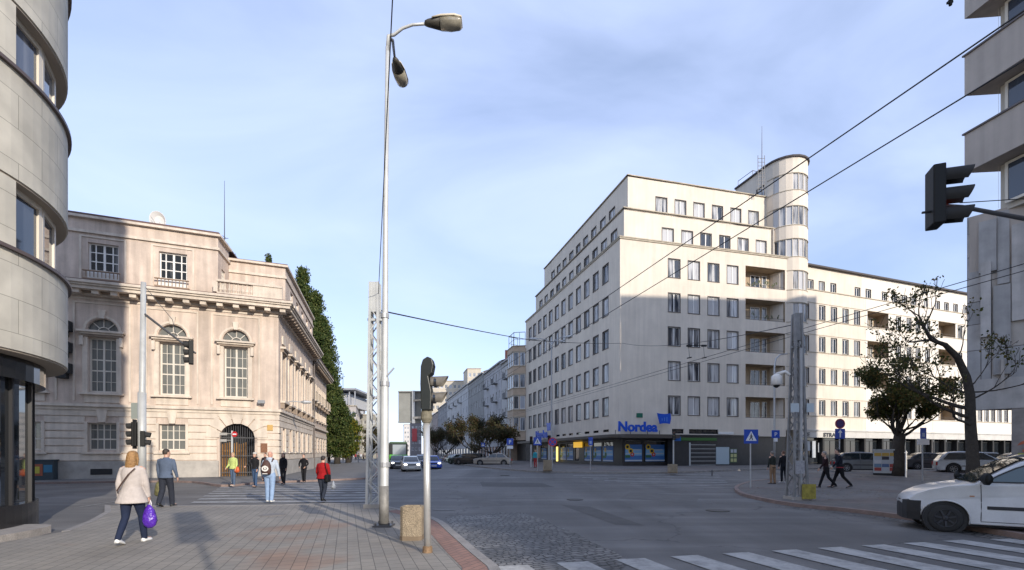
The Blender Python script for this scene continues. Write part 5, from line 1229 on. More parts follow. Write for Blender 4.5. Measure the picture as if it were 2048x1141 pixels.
# the fuller tree behind the poster box
Yk = 30.0; gz = GH(24,30); base = Vector((WX(1797,Yk), Yk, gz))
K_ = lambda px, py, y=Yk: Vector((WX(px,y), y, ZZ(py,y)))
tk = [base, K_(1797,925), K_(1796,895), K_(1800,868)]
limbs = []
random.seed(5)
for (px, py, r0) in ((1725,815,.2),(1765,785,.2),(1805,765,.2),(1850,780,.18),(1900,805,.18),(1712,765,.12),(1690,800,.1),(1835,800,.15),(1885,835,.14),(1745,840,.15),(1870,800,.13),(1780,815,.13)):
    s_ = K_(1798,872+random.uniform(-8,8)); t_ = K_(px,py,Yk+random.uniform(-2,2)); d_ = t_-s_; limbs.append((s_, d_, d_.length*.40, r0*.6, 4))
limb_tree('plaza_tree', base, (tk, [.46,.38,.34,.3]), limbs, 'dense dark autumn tree on the far corner behind the poster box', leafA, 4, .18, .40, 9, None, dens=.85)
# street trees on the far pavement
def small_tree(px, Y, h, w_, label, seed, nl=22):
    random.seed(seed); gz = GH(WX(px,Y),Y); b = Vector((WX(px,Y),Y,gz)); L = []
    for k in range(8):
        a = random.random()*6.28; L.append((b+Vector((0,0,h*.32)), (cos(a)*w_*.5, sin(a)*w_*.5, h*random.uniform(.2,.55)), h*.42, .10, 3))
    limb_tree('street_tree', b, ([b, b+Vector((.1,0,h*.2)), b+Vector((0,0,h*.36))], [.2,.16,.13]), L, label, leafD, nl//2, .24, .6, seed, None)
small_tree(950, 66, 5.6, 8.5, 'spreading half bare dark tree over the parked cars', 51, 20)
small_tree(985, 60, 4.0, 4.5, 'small dark tree beside the parking sign', 52, 12)
small_tree(873, 110, 6.0, 7, 'dark street tree far down the right pavement', 53, 18)
small_tree(893, 95, 5, 6, 'dim street tree behind the blue car', 54, 16)

random.seed(77); m = MB()
for k in range(420):
    c = random.choice(((24,29.5),(17,17.2),(12.5,19))); x = c[0]+random.gauss(0,2.2); y = c[1]+random.gauss(0,1.8)
    if x/y > 1.2 or GH(x,y) < 0: continue
    q = Vector((x,y,GH(x,y)+.112)); a = random.random()*6.28; s_ = random.uniform(.03,.07)
    m.add([q+Vector((cos(a)*s_,sin(a)*s_,.004)), q+Vector((-sin(a)*s_*.6,cos(a)*s_*.6,.012)), q+Vector((-cos(a)*s_,-sin(a)*s_,.003)), q+Vector((sin(a)*s_*.6,-cos(a)*s_*.6,.006))], [(0,1,2,3)])
tag(m.build('fallen_leaves', leaf_mat('fallen', [(.10,.06,.02),(.20,.12,.03),(.14,.13,.04)])), 'scattered dry leaves on the far corner pavement', None, None, 'stuff')

# ================================================================== POLES, LIGHTS, SIGNS, WIRES
def lattice(px, py, w0, w1, ztop, label, cols, name, plates=(), yellow=False, solid_top=.9):
    g = GP(px, py, .08 if px < 900 else .1); h = ztop-g.z
    rt = empty(name, g, label, 'mast'); m = MB(); w = lambda t: (w0*(1-t)+w1*t)/2
    for sx in (-1,1):
        for sy in (-1,1):
            m.loft([[(g.x+sx*w(t)+ax*.036, g.y+sy*w(t)+ay*.036, g.z+h*t) for ax, ay in ((-1,-1),(1,-1),(1,1),(-1,1))] for t in (0,1)])
    m.build('leg_frame', cols, rt)
    m = MB(); n = int(h/(w0*.95))
    for i in range(n):
        t0, t1 = i/n, (i+1)/n; s = 1 if i % 2 else -1; a, b = w(t0), w(t1); z0_, z1_ = g.z+h*t0, g.z+h*t1
        for q in (-1, 1):
            m.bar((g.x+s*a, g.y+q*a, z0_), (g.x-s*b, g.y+q*b, z1_), .03); m.bar((g.x+q*a, g.y+s*a, z0_), (g.x+q*b, g.y-s*b, z1_), .03)
    m.build('bracing', cols, rt)
    if solid_top:
        m = MB(); a = w(1)+.02; m.box((g.x-a,g.y-a,ztop-solid_top),(g.x+a,g.y+a,ztop)); m.box((g.x-a-.08,g.y-.06,ztop-solid_top-.25),(g.x+a+.16,g.y+.06,ztop-solid_top-.18)); m.build('head_plate', cols, rt)
    m = MB(); m.box((g.x-w0/2-.08,g.y-w0/2-.08,g.z-.05),(g.x+w0/2+.08,g.y+w0/2+.08,g.z+.1)); m.build('footing', plinth, rt)
    return rt, g
la, gl_ = lattice(750, 1014, .38, .22, 6.85, 'slim pale lattice mast beside the tall street lamp', steel2, 'lattice_mast')
lb_, gr_ = lattice(1594, 999, .46, .18, 6.55, 'wide grey lattice mast with a yellow base on the right corner', mat('weathered_steel', (.27,.27,.27), .6, metal=.3, var=.3, vscale=3), 'lattice_mast', solid_top=.95)
m = MB(); m.box((gr_.x-.05,gr_.y-.40,gr_.z+.05),(gr_.x+.40,gr_.y-.36,gr_.z+.55)); m.build('yellow_plate', mat('faded_yellow', (.38,.32,.06), .7, var=.5, vscale=8), lb_)
m = MB(); m.box((gr_.x-.06,gr_.y-.28,gr_.z+.1),(gr_.x+.02,gr_.y-.2,gr_.z+5.2)); m.build('center_post', steel, lb_)
m = MB(); m.box((gr_.x-.42,gr_.y-.36,gr_.z+3.0),(gr_.x-.15,gr_.y-.33,gr_.z+3.3)); m.box((gr_.x+.12,gr_.y-.36,gr_.z+3.0),(gr_.x+.36,gr_.y-.33,gr_.z+3.3)); m.build('small_plate', mat('plate_pale', (.45,.52,.56), .5), lb_)
m = MB(); m.box((gr_.x-.25,gr_.y-.34,gr_.z+.9),(gr_.x+.05,gr_.y-.31,gr_.z+1.35)); m.build('bill_poster', mat('bill', (.36,.36,.38), .7, var=.4, vscale=20), lb_)
# camera dome on an arm of the mast
rt = empty('traffic_camera', (gr_.x-.5, gr_.y, 4.2), 'white dome camera hanging from an arm of the right lattice mast', 'camera')
m = MB(); cx_ = WX(1553, gr_.y); z_ = ZZ(768, gr_.y)
m.tube([(gr_.x-.3,gr_.y-.1,z_+.28),(cx_+.3,gr_.y,z_+.42),(cx_,gr_.y,z_+.32)], [.05,.06,.07], 8); m.build('arm', white, rt, smooth=True)
m = MB(); m.tube([(cx_,gr_.y,z_+.33),(cx_,gr_.y,z_+.26),(cx_,gr_.y,z_-.02),(cx_,gr_.y,z_-.05)], [.08,.16,.17,.12], 14); m.build('housing', white, rt, smooth=True)
m = MB(); m.tube([(cx_,gr_.y,z_-.045),(cx_,gr_.y,z_-.1),(cx_,gr_.y,z_-.14)], [.11,.09,.03], 12); m.build('dome', black, rt, smooth=True)
# tall twin street lamp
g = GP(768, 1052, .07); Yl = g.y
lamp = empty('street_lamp', g, 'tall tapered steel street lamp with two curved arms, taller than everything on the pavement', 'street lamp')
X = lambda px, y=Yl: WX(px, y); Zl = lambda py, y=Yl: ZZ(py, y)
top = Vector((X(775), Yl, Zl(95)))
m = MB(); m.tube([(g.x,g.y,g.z),(g.x,g.y,g.z+.02),(X(769.5),Yl,Zl(760)),(X(769.6),Yl,Zl(752)),(X(771.5),Yl,Zl(420)),top], [.105,.10,.095,.075,.058,.045], 12); m.build('pole', steel2, lamp, smooth=True)
m = MB(); m.tube([(g.x,g.y,g.z-.02),(g.x,g.y,g.z+.9)], [.112,.108], 12); m.build('pole_base', mat('shaded_steel', (.26,.25,.23), .6, metal=.3, var=.4, vscale=5), lamp, smooth=True)  # darker steel round the foot: shade low on the pole, put into colour
m = MB(); m.box((g.x-.2,g.y-.2,g.z-.02),(g.x+.2,g.y+.2,g.z+.03))
for sx in (-1,1):
    for sy in (-1,1): m.tube([(g.x+sx*.15,g.y+sy*.15,g.z+.03),(g.x+sx*.15,g.y+sy*.15,g.z+.09)], .022, 6)
m.build('base_plate', dsteel, lamp)
m = MB(); m.tube([top-Vector((0,0,.1)), top+Vector((.02,0,.25)), Vector((X(788),Yl,Zl(70))), Vector((X(805),Yl,Zl(57))), Vector((X(825),Yl,Zl(50))), Vector((X(852),Yl,Zl(48)))], [.045,.042,.035,.032,.03,.03], 10); m.build('lamp_arm', steel2, lamp, smooth=True)
hy = 12.25
m = MB(); m.tube([top+Vector((.03,0,.2)), top+Vector((.04,.3,.42)), Vector((X(789,11.7),11.7,Zl(113,11.7)))], [.04,.035,.03], 8); m.build('lamp_arm', dsteel, lamp, smooth=True)
def lamp_head(p, d, L, label=None):
    """flattened cobra head: dark gear end, glass bowl, pale cover"""
    d = Vector(d).normalized(); s = d.cross(Vector((0,0,1))).normalized(); u = Vector((0,0,1))
    def sec(t, w, a, b): 
        c = p+d*L*t; return [c+s*w*cos(2*pi*k/12)+u*((a if sin(2*pi*k/12) > 0 else b)*sin(2*pi*k/12)) for k in range(12)]
    m = MB(); m.loft([sec(0,.05,.05,.05), sec(.08,.08,.07,.07), sec(.42,.15,.10,.13)]); h = m.build('lamp_head', mat('lamp_dark', (.05,.045,.035), .6), lamp, smooth=True)
    m = MB(); m.loft([sec(.425,.155,.04,.14), sec(.7,.17,.04,.16), sec(.92,.15,.04,.14), sec(.98,.12,.02,.10)]); b = m.build('bowl', mat('lamp_bowl', (.34,.31,.24), .12, spec=.8, var=.4, vscale=6), h, smooth=True)
    m = MB(); m.loft([sec(.2,.13,.105,-.06), sec(.45,.175,.135,-.03), sec(.8,.18,.14,-.03), sec(.99,.14,.10,-.01)]); b = m.build('cover', mat('lamp_cover', (.62,.55,.42), .5), h, smooth=True)
lamp_head(Vector((X(850),Yl,Zl(47))), (1,0,.02), .84)
lamp_head(Vector((X(789.5,11.75),11.75,Zl(117,11.75))), (.03,1,-.02), .82)
m = MB()
for (py, rr) in ((628,.082),(764,.1),(925,.112)): m.tube([(X(769.5),Yl,Zl(py)),(X(769.5),Yl,Zl(py+9))], rr+.012, 12)
m.build('clamp', steel, lamp)
m = MB(); m.bar((X(771),Yl-.05,Zl(758)), (X(789),Yl-.05,Zl(737)), .03); m.build('bracket', steel, lamp)
# near signal post seen edge-on
g = GP(855, 1104, .07); y0 = g.y
tl = empty('traffic_light', g, 'near silver signal post seen edge-on with the back of a grey board beside it', 'traffic light')
xx = lambda px: WX(px, y0); zz = lambda py: ZZ(py, y0)
m = MB(); m.tube([(g.x,g.y,g.z),(xx(853),g.y,zz(845))], [.058,.055], 16); m.build('pole', mat('silver_pole', (.66,.66,.64), .32, metal=.6, var=.1, vscale=6), tl, smooth=True)
m = MB(); m.tube([(g.x,g.y,g.z-.01),(g.x,g.y,g.z+.09),(g.x,g.y,g.z+.1)], [.085,.078,.06], 12); m.build('pole_foot', mat('rust', (.25,.16,.09), .85, var=.5, vscale=20), tl)
m = MB(); m.tube([(xx(853),y0,zz(846)),(xx(853),y0,zz(838)),(xx(853),y0,zz(820))], [.07,.095,.085], 14); m.build('collar', mat('collar', (.20,.18,.13), .8, var=.4, vscale=20), tl)
def head_profile(pts, y0_, y1_, name, mt, parent, bev=.015):
    m = MB(); n = len(pts); a = [(x, y0_, z) for x, z in pts]; b = [(x, y1_, z) for x, z in pts]
    m.add(a+b, [tuple(range(n)), tuple(range(n, 2*n))[::-1]]+[(k, n+k, n+(k+1)%n, (k+1)%n) for k in range(n)]); return m.build(name, mt, parent, bevel=bev)
dg = mat('dark_green_plastic', (.012,.015,.012), .45, var=.2, vscale=8)
P_ = lambda *q: [(xx(a), zz(b)) for a, b in q]
head_profile(P_((845,822),(843,770),(844,735),(848,722),(857,716),(866,720),(869,732),(866,748),(859,755),(862,770),(865,785),(864,822)), y0-.12, y0+.12, 'signal_head', dg, tl)
m = MB()
for (a, b, c_) in (((862,756),(897,752),(870,772)), ((862,786),(895,784),(867,806))):
    # long visor hoods opening to the right
    R0 = .13
    rings = []
    for t, rr in ((0,.085),(1,.098)):
        cxp = a[0]+(b[0]-a[0])*t; zc = zz((a[1]+c_[1])/2+ (1-t)*0)
        rings.append([(xx(cxp)-(.10*(1-cos(q))/2 if t else 0)*1.2, y0+rr*sin(q)*.95, zc+rr*cos(q)) for q in [R(-140+i*28) for i in range(11)]])
    m.loft(rings, cap=False, closed=False)
    m.loft([[(p[0], y0+(p[1]-y0)*.93, zc+(p[2]-zc)*.93) for p in rg] for rg in rings], cap=False, closed=False)
m.build('visor', mat('visor_pale', (.17,.155,.13), .5, var=.3, vscale=12), tl, smooth=True)
m = MB(); m.tube([(xx(869),y0,zz(765)),(xx(874),y0,zz(765))], .09, 16); m.tube([(xx(867),y0,zz(797)),(xx(872),y0,zz(797))], .09, 16); m.build('lens', glassd, tl)
m = MB(); m.box((xx(792), y0+.16, zz(845)), (xx(838), y0+.19, zz(780))); m.box((xx(792), y0+.13, zz(783)), (xx(838), y0+.16, zz(780))); m.box((xx(792), y0+.13, zz(845)), (xx(838), y0+.16, zz(842))); m.build('board', mat('board_back', (.25,.255,.24), .6, var=.25, vscale=5), tl, bevel=.006)
m = MB(); m.box((xx(821), y0+.11, zz(846)), (xx(827), y0+.16, zz(780))); m.bar((xx(824),y0+.12,zz(835)), (xx(853),y0,zz(835)), .035); m.bar((xx(824),y0+.12,zz(800)), (xx(850),y0,zz(800)), .03); m.build('board_bracket', steel, tl)
# arm pole with overhead signal, left pavement
g = GP(284, 993, .07); y1 = g.y
tp = empty('traffic_light', g, 'left arm pole with a signal hung out before the bank windows', 'traffic light')
x2 = lambda px, y=y1: WX(px, y); z2 = lambda py, y=y1: ZZ(py, y)
m = MB(); m.tube([(g.x,g.y,g.z),(g.x,g.y,z2(786))], .135, 16); m.tube([(g.x,g.y,z2(786)),(g.x+.01,g.y,z2(784)),(x2(287),g.y,z2(565))], [.135,.10,.085], 16); m.build('pole', steel2, tp, smooth=True)
ae = Vector((x2(391, y1-2.0), y1-2.0, ZZ(707, y1-2.0)))
ae = Vector((x2(391), y1, z2(707)))
m = MB(); m.tube([(x2(287),y1,z2(627)), (ae.x,ae.y,ae.z)], [.045,.035], 8); m.bar((x2(287),y1,z2(570)), (x2(345),y1,z2(640)), .015); m.bar((x2(345),y1,z2(640)), (x2(353),y1,z2(676)), .015); m.build('arm', dsteel, tp)
def signal(p, fw, n, label, parent, s=1.0, vis=.2, plate=None, lit=None):
    """a signal head: housing, lenses and hooded visors; fw = direction the lenses look"""
    fw = Vector(fw).normalized(); sd = fw.cross(Vector((0,0,1))).normalized(); up = Vector((0,0,1))
    H = .32*s*n; m = MB(); w = .16*s; d0 = .0; d1 = -.17*s
    def C(a, b, c): return p+sd*a+fw*b+up*c
    m.add([C(-w,d1,0),C(w,d1,0),C(w,0,0),C(-w,0,0),C(-w,d1,H),C(w,d1,H),C(w,0,H),C(-w,0,H)], [(0,3,2,1),(4,5,6,7),(0,1,5,4),(1,2,6,5),(2,3,7,6),(3,0,4,7)])
    h = m.build('signal_head', black, parent, bevel=.02*s)
    for i in range(n):
        zc = H*(i+.5)/n; v = MB(); rings = []
        for t in (0,1):
            rings.append([C(.13*s*sin(q), t*vis*s*(.86+.14*cos(q)), zc+.125*s*cos(q)-t*.02*s) for q in [R(-140+k*28) for k in range(11)]])
        v.loft(rings, cap=False, closed=False); v.loft([[pp+(C(0,0,zc)-pp)*.0+ (C(0,0,zc)+fw*(pp-C(0,0,zc)).dot(fw)-pp)*.07 for pp in rg] for rg in rings], cap=False, closed=False); v.build('visor', blackm, h, smooth=True)
        l = MB(); l.tube([C(0,.001,zc), C(0,.012*s,zc)], .1*s, 16)
        col = ((.02,.05,.03),(.10,.07,.02),(.10,.015,.01))[i % 3]
        if lit == i: l.build('lens', mat('lens_lit', (.5,.03,.01), .3, emit=(1,.06,.02,1.1)), h)
        else: l.build('lens', mat('lens_%d' % (i%3), col, .15), h)
    if plate:
        q = MB(); a, b = w+plate, .05
        q.add([C(-a,d1*.5,-b*2),C(a,d1*.5,-b*2),C(a,d1*.5+.015,-b*2),C(-a,d1*.5+.015,-b*2),C(-a,d1*.5,H+b*2),C(a,d1*.5,H+b*2),C(a,d1*.5+.015,H+b*2),C(-a,d1*.5+.015,H+b*2)], [(0,3,2,1),(4,5,6,7),(0,1,5,4),(1,2,6,5),(2,3,7,6),(3,0,4,7)]); q.build('backing_board', blackm, h)
    return h
signal(Vector((x2(379),y1-.05,z2(729))), (-.8,-.55,0), 3, '', tp, .92)
signal(Vector((x2(269),y1-.1,z2(893))), (-.9,-.35,0), 3, '', tp, .95, plate=.05)
signal(Vector((x2(291),y1-.0,z2(893))), (.8,.5,0), 2, '', tp, .9)
m = MB(); m.box((x2(262),y1+.0,z2(838)),(x2(276),y1+.03,z2(806))); m.build('signal_plate', mat('plate_gr', (.28,.31,.29), .5), tp)
# overhead signal, upper right, on an arm reaching in
Ys = 8.0; sg = empty('traffic_light', (12.4, 9.0, .1), 'big black signal head hanging from an arm at the upper right', 'traffic light')
p0 = Vector((WX(1884,Ys), Ys, ZZ(452,Ys)))
hd = signal(p0-Vector((0,0,.0)), (.93,-.36,.0), 3, '', sg, 1.05, vis=.40, lit=1)
m = MB(); a_ = Vector((WX(1922,8.05), 8.05, ZZ(414,8.05))); b_ = Vector((WX(2050,8.45), 8.45, ZZ(438,8.45))); c_ = Vector((12.4,9.0,b_.z+.02))
m.tube([a_-Vector((.3,0,-.02)), a_, b_, c_], [.028,.032,.04,.055], 10); m.build('arm', dsteel, sg, smooth=True)
m = MB(); m.tube([(12.4,9.0,.1),(12.4,9.0,6.0)], [.1,.07], 12); m.build('pole', steel, sg)
m = MB(); m.tube([(WX(1920,8.1),8.1,ZZ(406,8.1)), (WX(2048,8.5),8.5,ZZ(398,8.5)), (12.4,9.0,5.95)], .008, 5); m.build('stay_cable', blackm, sg)
m = MB(); m.bar(p0+Vector((-.3,.05,.25)), p0+Vector((.1,-.05,.25)), .03); m.build('hanger', blackm, sg)
# far signals on the other side of the junction
def far_signal(px, base, top, label, s=.75):
    g = GP(px, base, .13); r_ = empty('traffic_light', g, label, 'traffic light'); z_ = ZZ(top, g.y)
    m = MB(); m.tube([(g.x,g.y,g.z),(g.x,g.y,z_-.0)], .06, 8); m.build('pole', steel2, r_)
    signal(Vector((g.x,g.y-.12,z_-.96*s*.95)), (-.3,-1,0), 3, '', r_, s, .16)
far_signal(1347, 938, 864, 'far signal post before the right end of the corner canopy')
far_signal(1062, 935, 874, 'far signal post before the small blue letters')
far_signal(1098, 937, 872, 'far signal post behind the planter with a red disc beside it')
# planter / litter bin of exposed aggregate
agg = mat('aggregate', (.36,.29,.20), .85, var=.25, vscale=4, bump=.8, bscale=55, fine=.35)
def bin_(px, base, w_, h, label, dirx=0):
    g = GP(px, base, .07 if base > 1000 else .13); n = 8
    rt = empty('litter_bin', g, label, 'litter bin')
    pg = lambda s_, c_=.29: [(g.x+s_*a, g.y+s_*b) for a, b in ((-1+c_,-1),(1-c_,-1),(1,-1+c_),(1,1-c_),(1-c_,1),(-1+c_,1),(-1,1-c_),(-1,-1+c_))]
    m = MB(); m.loft([[(*p, g.z+z_) for p in pg(w_*q)] for z_, q in ((0,.46),(.04,.5),(h,.5),(h,.40),(h-.12,.38))]); m.build('shell', agg, rt)
    m = MB(); m.prism(pg(w_*.52), g.z-.01, g.z+.07); m.build('base', mat('agg_dark', (.2,.15,.1), .9, var=.3), rt)
    return rt
bin_(825, 1077, .40, .62, 'square concrete litter bin with cut corners by the lamp post')
bin_(1095, 942, .62, .8, 'tan aggregate bin on the far pavement below the no-stopping disc')
bin_(1345, 946, .55, .6, 'small grey bin at the foot of the far signal post')
# signs
red = mat('sign_red', (.50,.02,.02), .4); sblue = mat('sign_blue2', (.008,.06,.40), .4); wht = mat('sign_white', (.72,.74,.78), .4); yel = mat('yellow_note', (.6,.4,.05), .5)
def flat(mb, g, pts, y, th=.02): 
    n = len(pts); mb.add([(g.x+a, g.y+y, b) for a, b in pts]+[(g.x+a, g.y+y+th, b) for a, b in pts], [tuple(range(n)), tuple(range(n,2*n))[::-1]]+[(k, (k+1)%n, n+(k+1)%n, n+k) for k in range(n)])
def sq(c, h, w_=None): w_ = w_ or h; return [(-w_,c-h),(w_,c-h),(w_,c+h),(-w_,c+h)]
def circ(c, r_, n=24): return [(r_*cos(2*pi*k/n), c+r_*sin(2*pi*k/n)) for k in range(n)]
def sign(px, base, boards, label, polew=.035, name='road_sign', cat='road sign', top=None):
    g = GP(px, base, .13 if base < 960 else .11); r_ = empty(name, g, label, cat)
    Y = g.y; zt_ = max(ZZ(b[1]-b[2], Y) for b in boards) if top is None else ZZ(top, Y)
    m = MB(); m.tube([(g.x,g.y,g.z),(g.x,g.y,zt_)], polew, 8); m.build('post', steel, r_)
    for kind, cy, hh in boards:
        zc = ZZ(cy, Y); s = hh/F*Y; y = -.06; nm = 'sign_plate'
        if kind in 'CPA':
            a = MB(); flat(a, g, sq(zc, s), y); pl_ = a.build(nm, sblue, r_)
        if kind == 'C':
            a = MB(); flat(a, g, [(-s*.78,zc-s*.62),(s*.78,zc-s*.62),(0,zc+s*.78)], y-.006, .005); t_ = a.build('sign_symbol', wht, r_)
            a = MB()
            for q in ([(-.08,-.05),(.08,-.05),(.1,.2),(-.1,.2)],[(-.1,-.05),(-.3,-.5),(-.18,-.5),(0,-.1)],[(.1,-.05),(.25,-.5),(.13,-.5),(-.02,-.1)],[(-.08,.15),(-.25,.0),(-.2,-.05),(-.05,.08)],[(.08,.15),(.25,.02),(.2,-.03),(.05,.08)]): flat(a, g, [(u*s, zc+v*s) for u, v in q], y-.012, .005)
            flat(a, g, circ(zc+.33*s, .09*s, 8), y-.012, .005); a.build('pictogram', blackm, r_)
        if kind == 'P': lettering('P', s*1.5, (g.x, g.y+y-.004, zc-s*.55), 0, wht, r_, .004, 'lettering', s*.03)
        if kind == 'A':
            a = MB(); flat(a, g, [(-s*.12,zc-s*.75),(s*.12,zc-s*.75),(s*.12,zc+s*.2),(s*.45,zc+s*.2),(0,zc+s*.8),(-s*.45,zc+s*.2),(-s*.12,zc+s*.2)], y-.006, .005); a.build('arrow', wht, r_)
        if kind == 'N':
            a = MB(); flat(a, g, circ(zc, s), y); a.build(nm, red, r_); a = MB(); flat(a, g, circ(zc, s*.78), y-.006, .005); a.build('disc', sblue, r_)
            a = MB(); q = s*.72
            for e in (1,-1): flat(a, g, [(u, zc+v*e) for u, v in ((-q*.78,-q*.6),(-q*.6,-q*.78),(q*.78,q*.6),(q*.6,q*.78))], y-.012-.001*e, .004)
            a.build('cross_bar', red, r_)
        if kind == 'M':
            a = MB(); flat(a, g, circ(zc, s), y); a.build(nm, mat('sign_faded', (.26,.03,.06), .5), r_); a = MB(); flat(a, g, circ(zc, s*.75), y-.006, .005); a.build('disc', mat('sign_fadedblue', (.06,.03,.14), .5), r_)
        if kind == 'W':
            a = MB(); flat(a, g, sq(zc, s*.5, s), y); a.build(nm, wht, r_)
        if kind == 'B':
            a = MB(); flat(a, g, sq(zc, s, s*.55), y); a.build(nm, sblue, r_); a = MB(); flat(a, g, sq(zc-.3*s, s*.35, s*.25), y-.006, .005); a.build('sign_symbol', mat('sb_pale', (.3,.4,.6), .4), r_)
    return r_
sign(1501, 976, [('C', 873.5, 14)], 'blue square crossing sign with a white triangle, nearest on the right corner')
sign(1679, 955, [('M', 848, 10), ('A', 868, 10)], 'faded no-stopping disc above a blue arrow sign')
sign(1075, 942, [('C', 883, 8)], 'small blue crossing sign before the office block street side')
sign(1105, 938, [('N', 884.5, 9)], 'round red and blue no-stopping sign on the far corner')
sign(1181, 940, [('B', 883, 8)], 'narrow blue sign before the bank posters')
sign(1020, 934, [('P', 884, 6.5), ('W', 895, 6)], 'blue parking sign with a white plate by the parked beige car')
sign(1845, 962, [('B', 867, 11), ('W', 884, 12)], 'blue and white signs half hidden in the dark tree')
sign(966, 928, [('C', 890, 4)], 'tiny blue sign on the pavement far up the street')
# gooseneck lamp post with parking sign
g = GP(1549, 966, .11); r_ = empty('lamp_post', g, 'slender gooseneck post with a parking sign beside the right lattice mast', 'lamp post')
Y = g.y; m = MB(); m.tube([(g.x,Y,g.z),(g.x,Y,ZZ(860,Y)),(g.x,Y,ZZ(735,Y)),(WX(1552,Y),Y,ZZ(718,Y)),(WX(1560,Y),Y,ZZ(710,Y)),(WX(1575,Y),Y,ZZ(708,Y))], [.07,.055,.045,.04,.035,.03], 8); m.build('post', steel, r_, smooth=True)
m = MB(); s = 7.5/F*Y; flat(m, g, sq(ZZ(869,Y), s*1.05), -.12); m.build('sign_plate', sblue, r_); lettering('P', s*1.5, (g.x,g.y-.124,ZZ(869,Y)-s*.55), 0, wht, r_, .004)
m = MB(); flat(m, g, sq(ZZ(880,Y), s*.5, s*.5), -.12); m.build('time_plate', wht, r_)
# parking signs by the office: curved lamp at street side
g = GP(1103, 936, .13); r_ = empty('street_lamp', g, 'tall thin far street lamp with three curved arms before the office block', 'street lamp'); Y = g.y
m = MB(); zt_ = ZZ(692,Y); m.tube([(g.x,Y,g.z),(g.x,Y,zt_)], [.09,.05], 8); m.build('pole', steel, r_)
for sx, sy in ((-1,-.1),(.7,.6),(.9,-.6)):
    m = MB(); m.tube([(g.x,Y,zt_),(g.x+sx*.3,Y+sy*.3,zt_+.45),(g.x+sx*.9,Y+sy*.9,zt_+.6),(g.x+sx*1.2,Y+sy*1.2,zt_+.58)], .035, 6); m.build('lamp_arm', steel, r_)
    m = MB(); a = Vector((g.x+sx*1.2,Y+sy*1.2,zt_+.57)); d = Vector((sx,sy,0)).normalized(); m.tube([a, a+d*.25, a+d*.75], [.06,.12,.07], 8, flat=.6); m.build('lamp_head', steel2, r_, smooth=True)
# wires
wm_ = mat('wire', (.02,.02,.022), .6); RT = []
def wire(a, b, r_, sag, label, n=14, group=None, extra=None):
    a = Vector(a); b = Vector(b); m = MB(); m.tube([a.lerp(b, i/n)-Vector((0,0,sag*4*(i/n)*(1-i/n))) for i in range(n+1)], r_, 5)
    o = m.build('overhead_wire', wm_); tag(o, label, 'cable', group); return o
def along(px, py, z, Ya, Yb):
    Y = (z-EYE)*F/(HZ-py); x = WX(px, Y); d = vpdir(757); f = lambda q: (x+d.x/d.y*(q-Y), q, z); return f(Ya), f(Yb)
for (px, py, z_, r_, lb, Ya, Yb) in ((1930,103,7.0,.012,'upper thick trolley wire crossing the office block tiers',-6,72),(1935,190,7.0,.012,'lower thick trolley wire crossing the office block tiers',-6,72),
        (2048,528,7.3,.013,'upper wire of the far trolley pair running to the right edge',9,75),(2048,542,7.3,.013,'lower wire of the far trolley pair running to the right edge',9,75)):
    a, b = along(px, py, z_, Ya, Yb); wire(a, b, r_, 0, lb, 6)
tl_top = Vector((gl_.x, gl_.y, 6.1))
wire((gl_.x+.1, gl_.y, 6.45), (WX(785,6.9), 6.9, ZZ(0,6.9)), .010, 0, 'thin cable rising from the slim lattice mast past the street lamp')
m = MB(); wire((WX(785,6.9), 6.9, ZZ(0,6.9)), (1.5, -4, 12), .010, 0, 'cable continuing up over the near pavement out of view')
wire((gl_.x+.2, gl_.y, ZZ(622,gl_.y)), (WX(1065,33), 33, ZZ(681,33)), .022, .05, 'span cable from the slim lattice mast across the street')
wire((WX(1065,33), 33, ZZ(681,33)), (WX(1243,47)-.05, 47, ZZ(687,47)), .02, .1, 'span cable fixed to the office block wall')
wire((WX(1243,47), 46.9, ZZ(687,47)), (gr_.x, gr_.y, 6.2), .016, .5, 'sagging span cable between the office block and right lattice mast')
for px, py in ((1377,692),(1407,692)):
    Y = 27; m = MB(); m.bar((WX(px-4,Y),Y,ZZ(py,Y)), (WX(px+6,Y),Y,ZZ(py,Y)), .1); m.bar((WX(px,Y),Y,ZZ(py,Y)), (WX(px+2,Y),Y,ZZ(716,Y)), .015); m.bar((WX(px-3,Y),Y,ZZ(717,Y)), (WX(px+6,Y),Y,ZZ(715,Y)), .06)
    tag(m.build('wire_clamp', blackm), 'black trolley wire hanger, %s of the pair before the white mullioned windows' % ('left' if px < 1390 else 'right'), 'wire hanger')
m = MB(); m.bar((WX(1377,27),27,ZZ(692,27)), (WX(1407,27),27,ZZ(691,27)), .03); tag(m.build('spreader_bar', blackm), 'thin black bar joining the two trolley wire hangers', 'wire hanger')
m = MB(); Y = 7; a = Vector((WX(1901,Y),Y,ZZ(2,Y))); m.tube([a+Vector((0,0,.1)), a, a-Vector((0,0,.07))], [.01,.03,.02], 8); m.bar(a+Vector((-.05,0,-.03)), a+Vector((.03,0,-.02)), .03); m.bar(a+Vector((0,0,.08)), a+Vector((.4,-1,.9)), .008)
tag(m.build('wire_insulator', black), 'small dark insulator hanging at the top edge near the banded block', 'insulator')
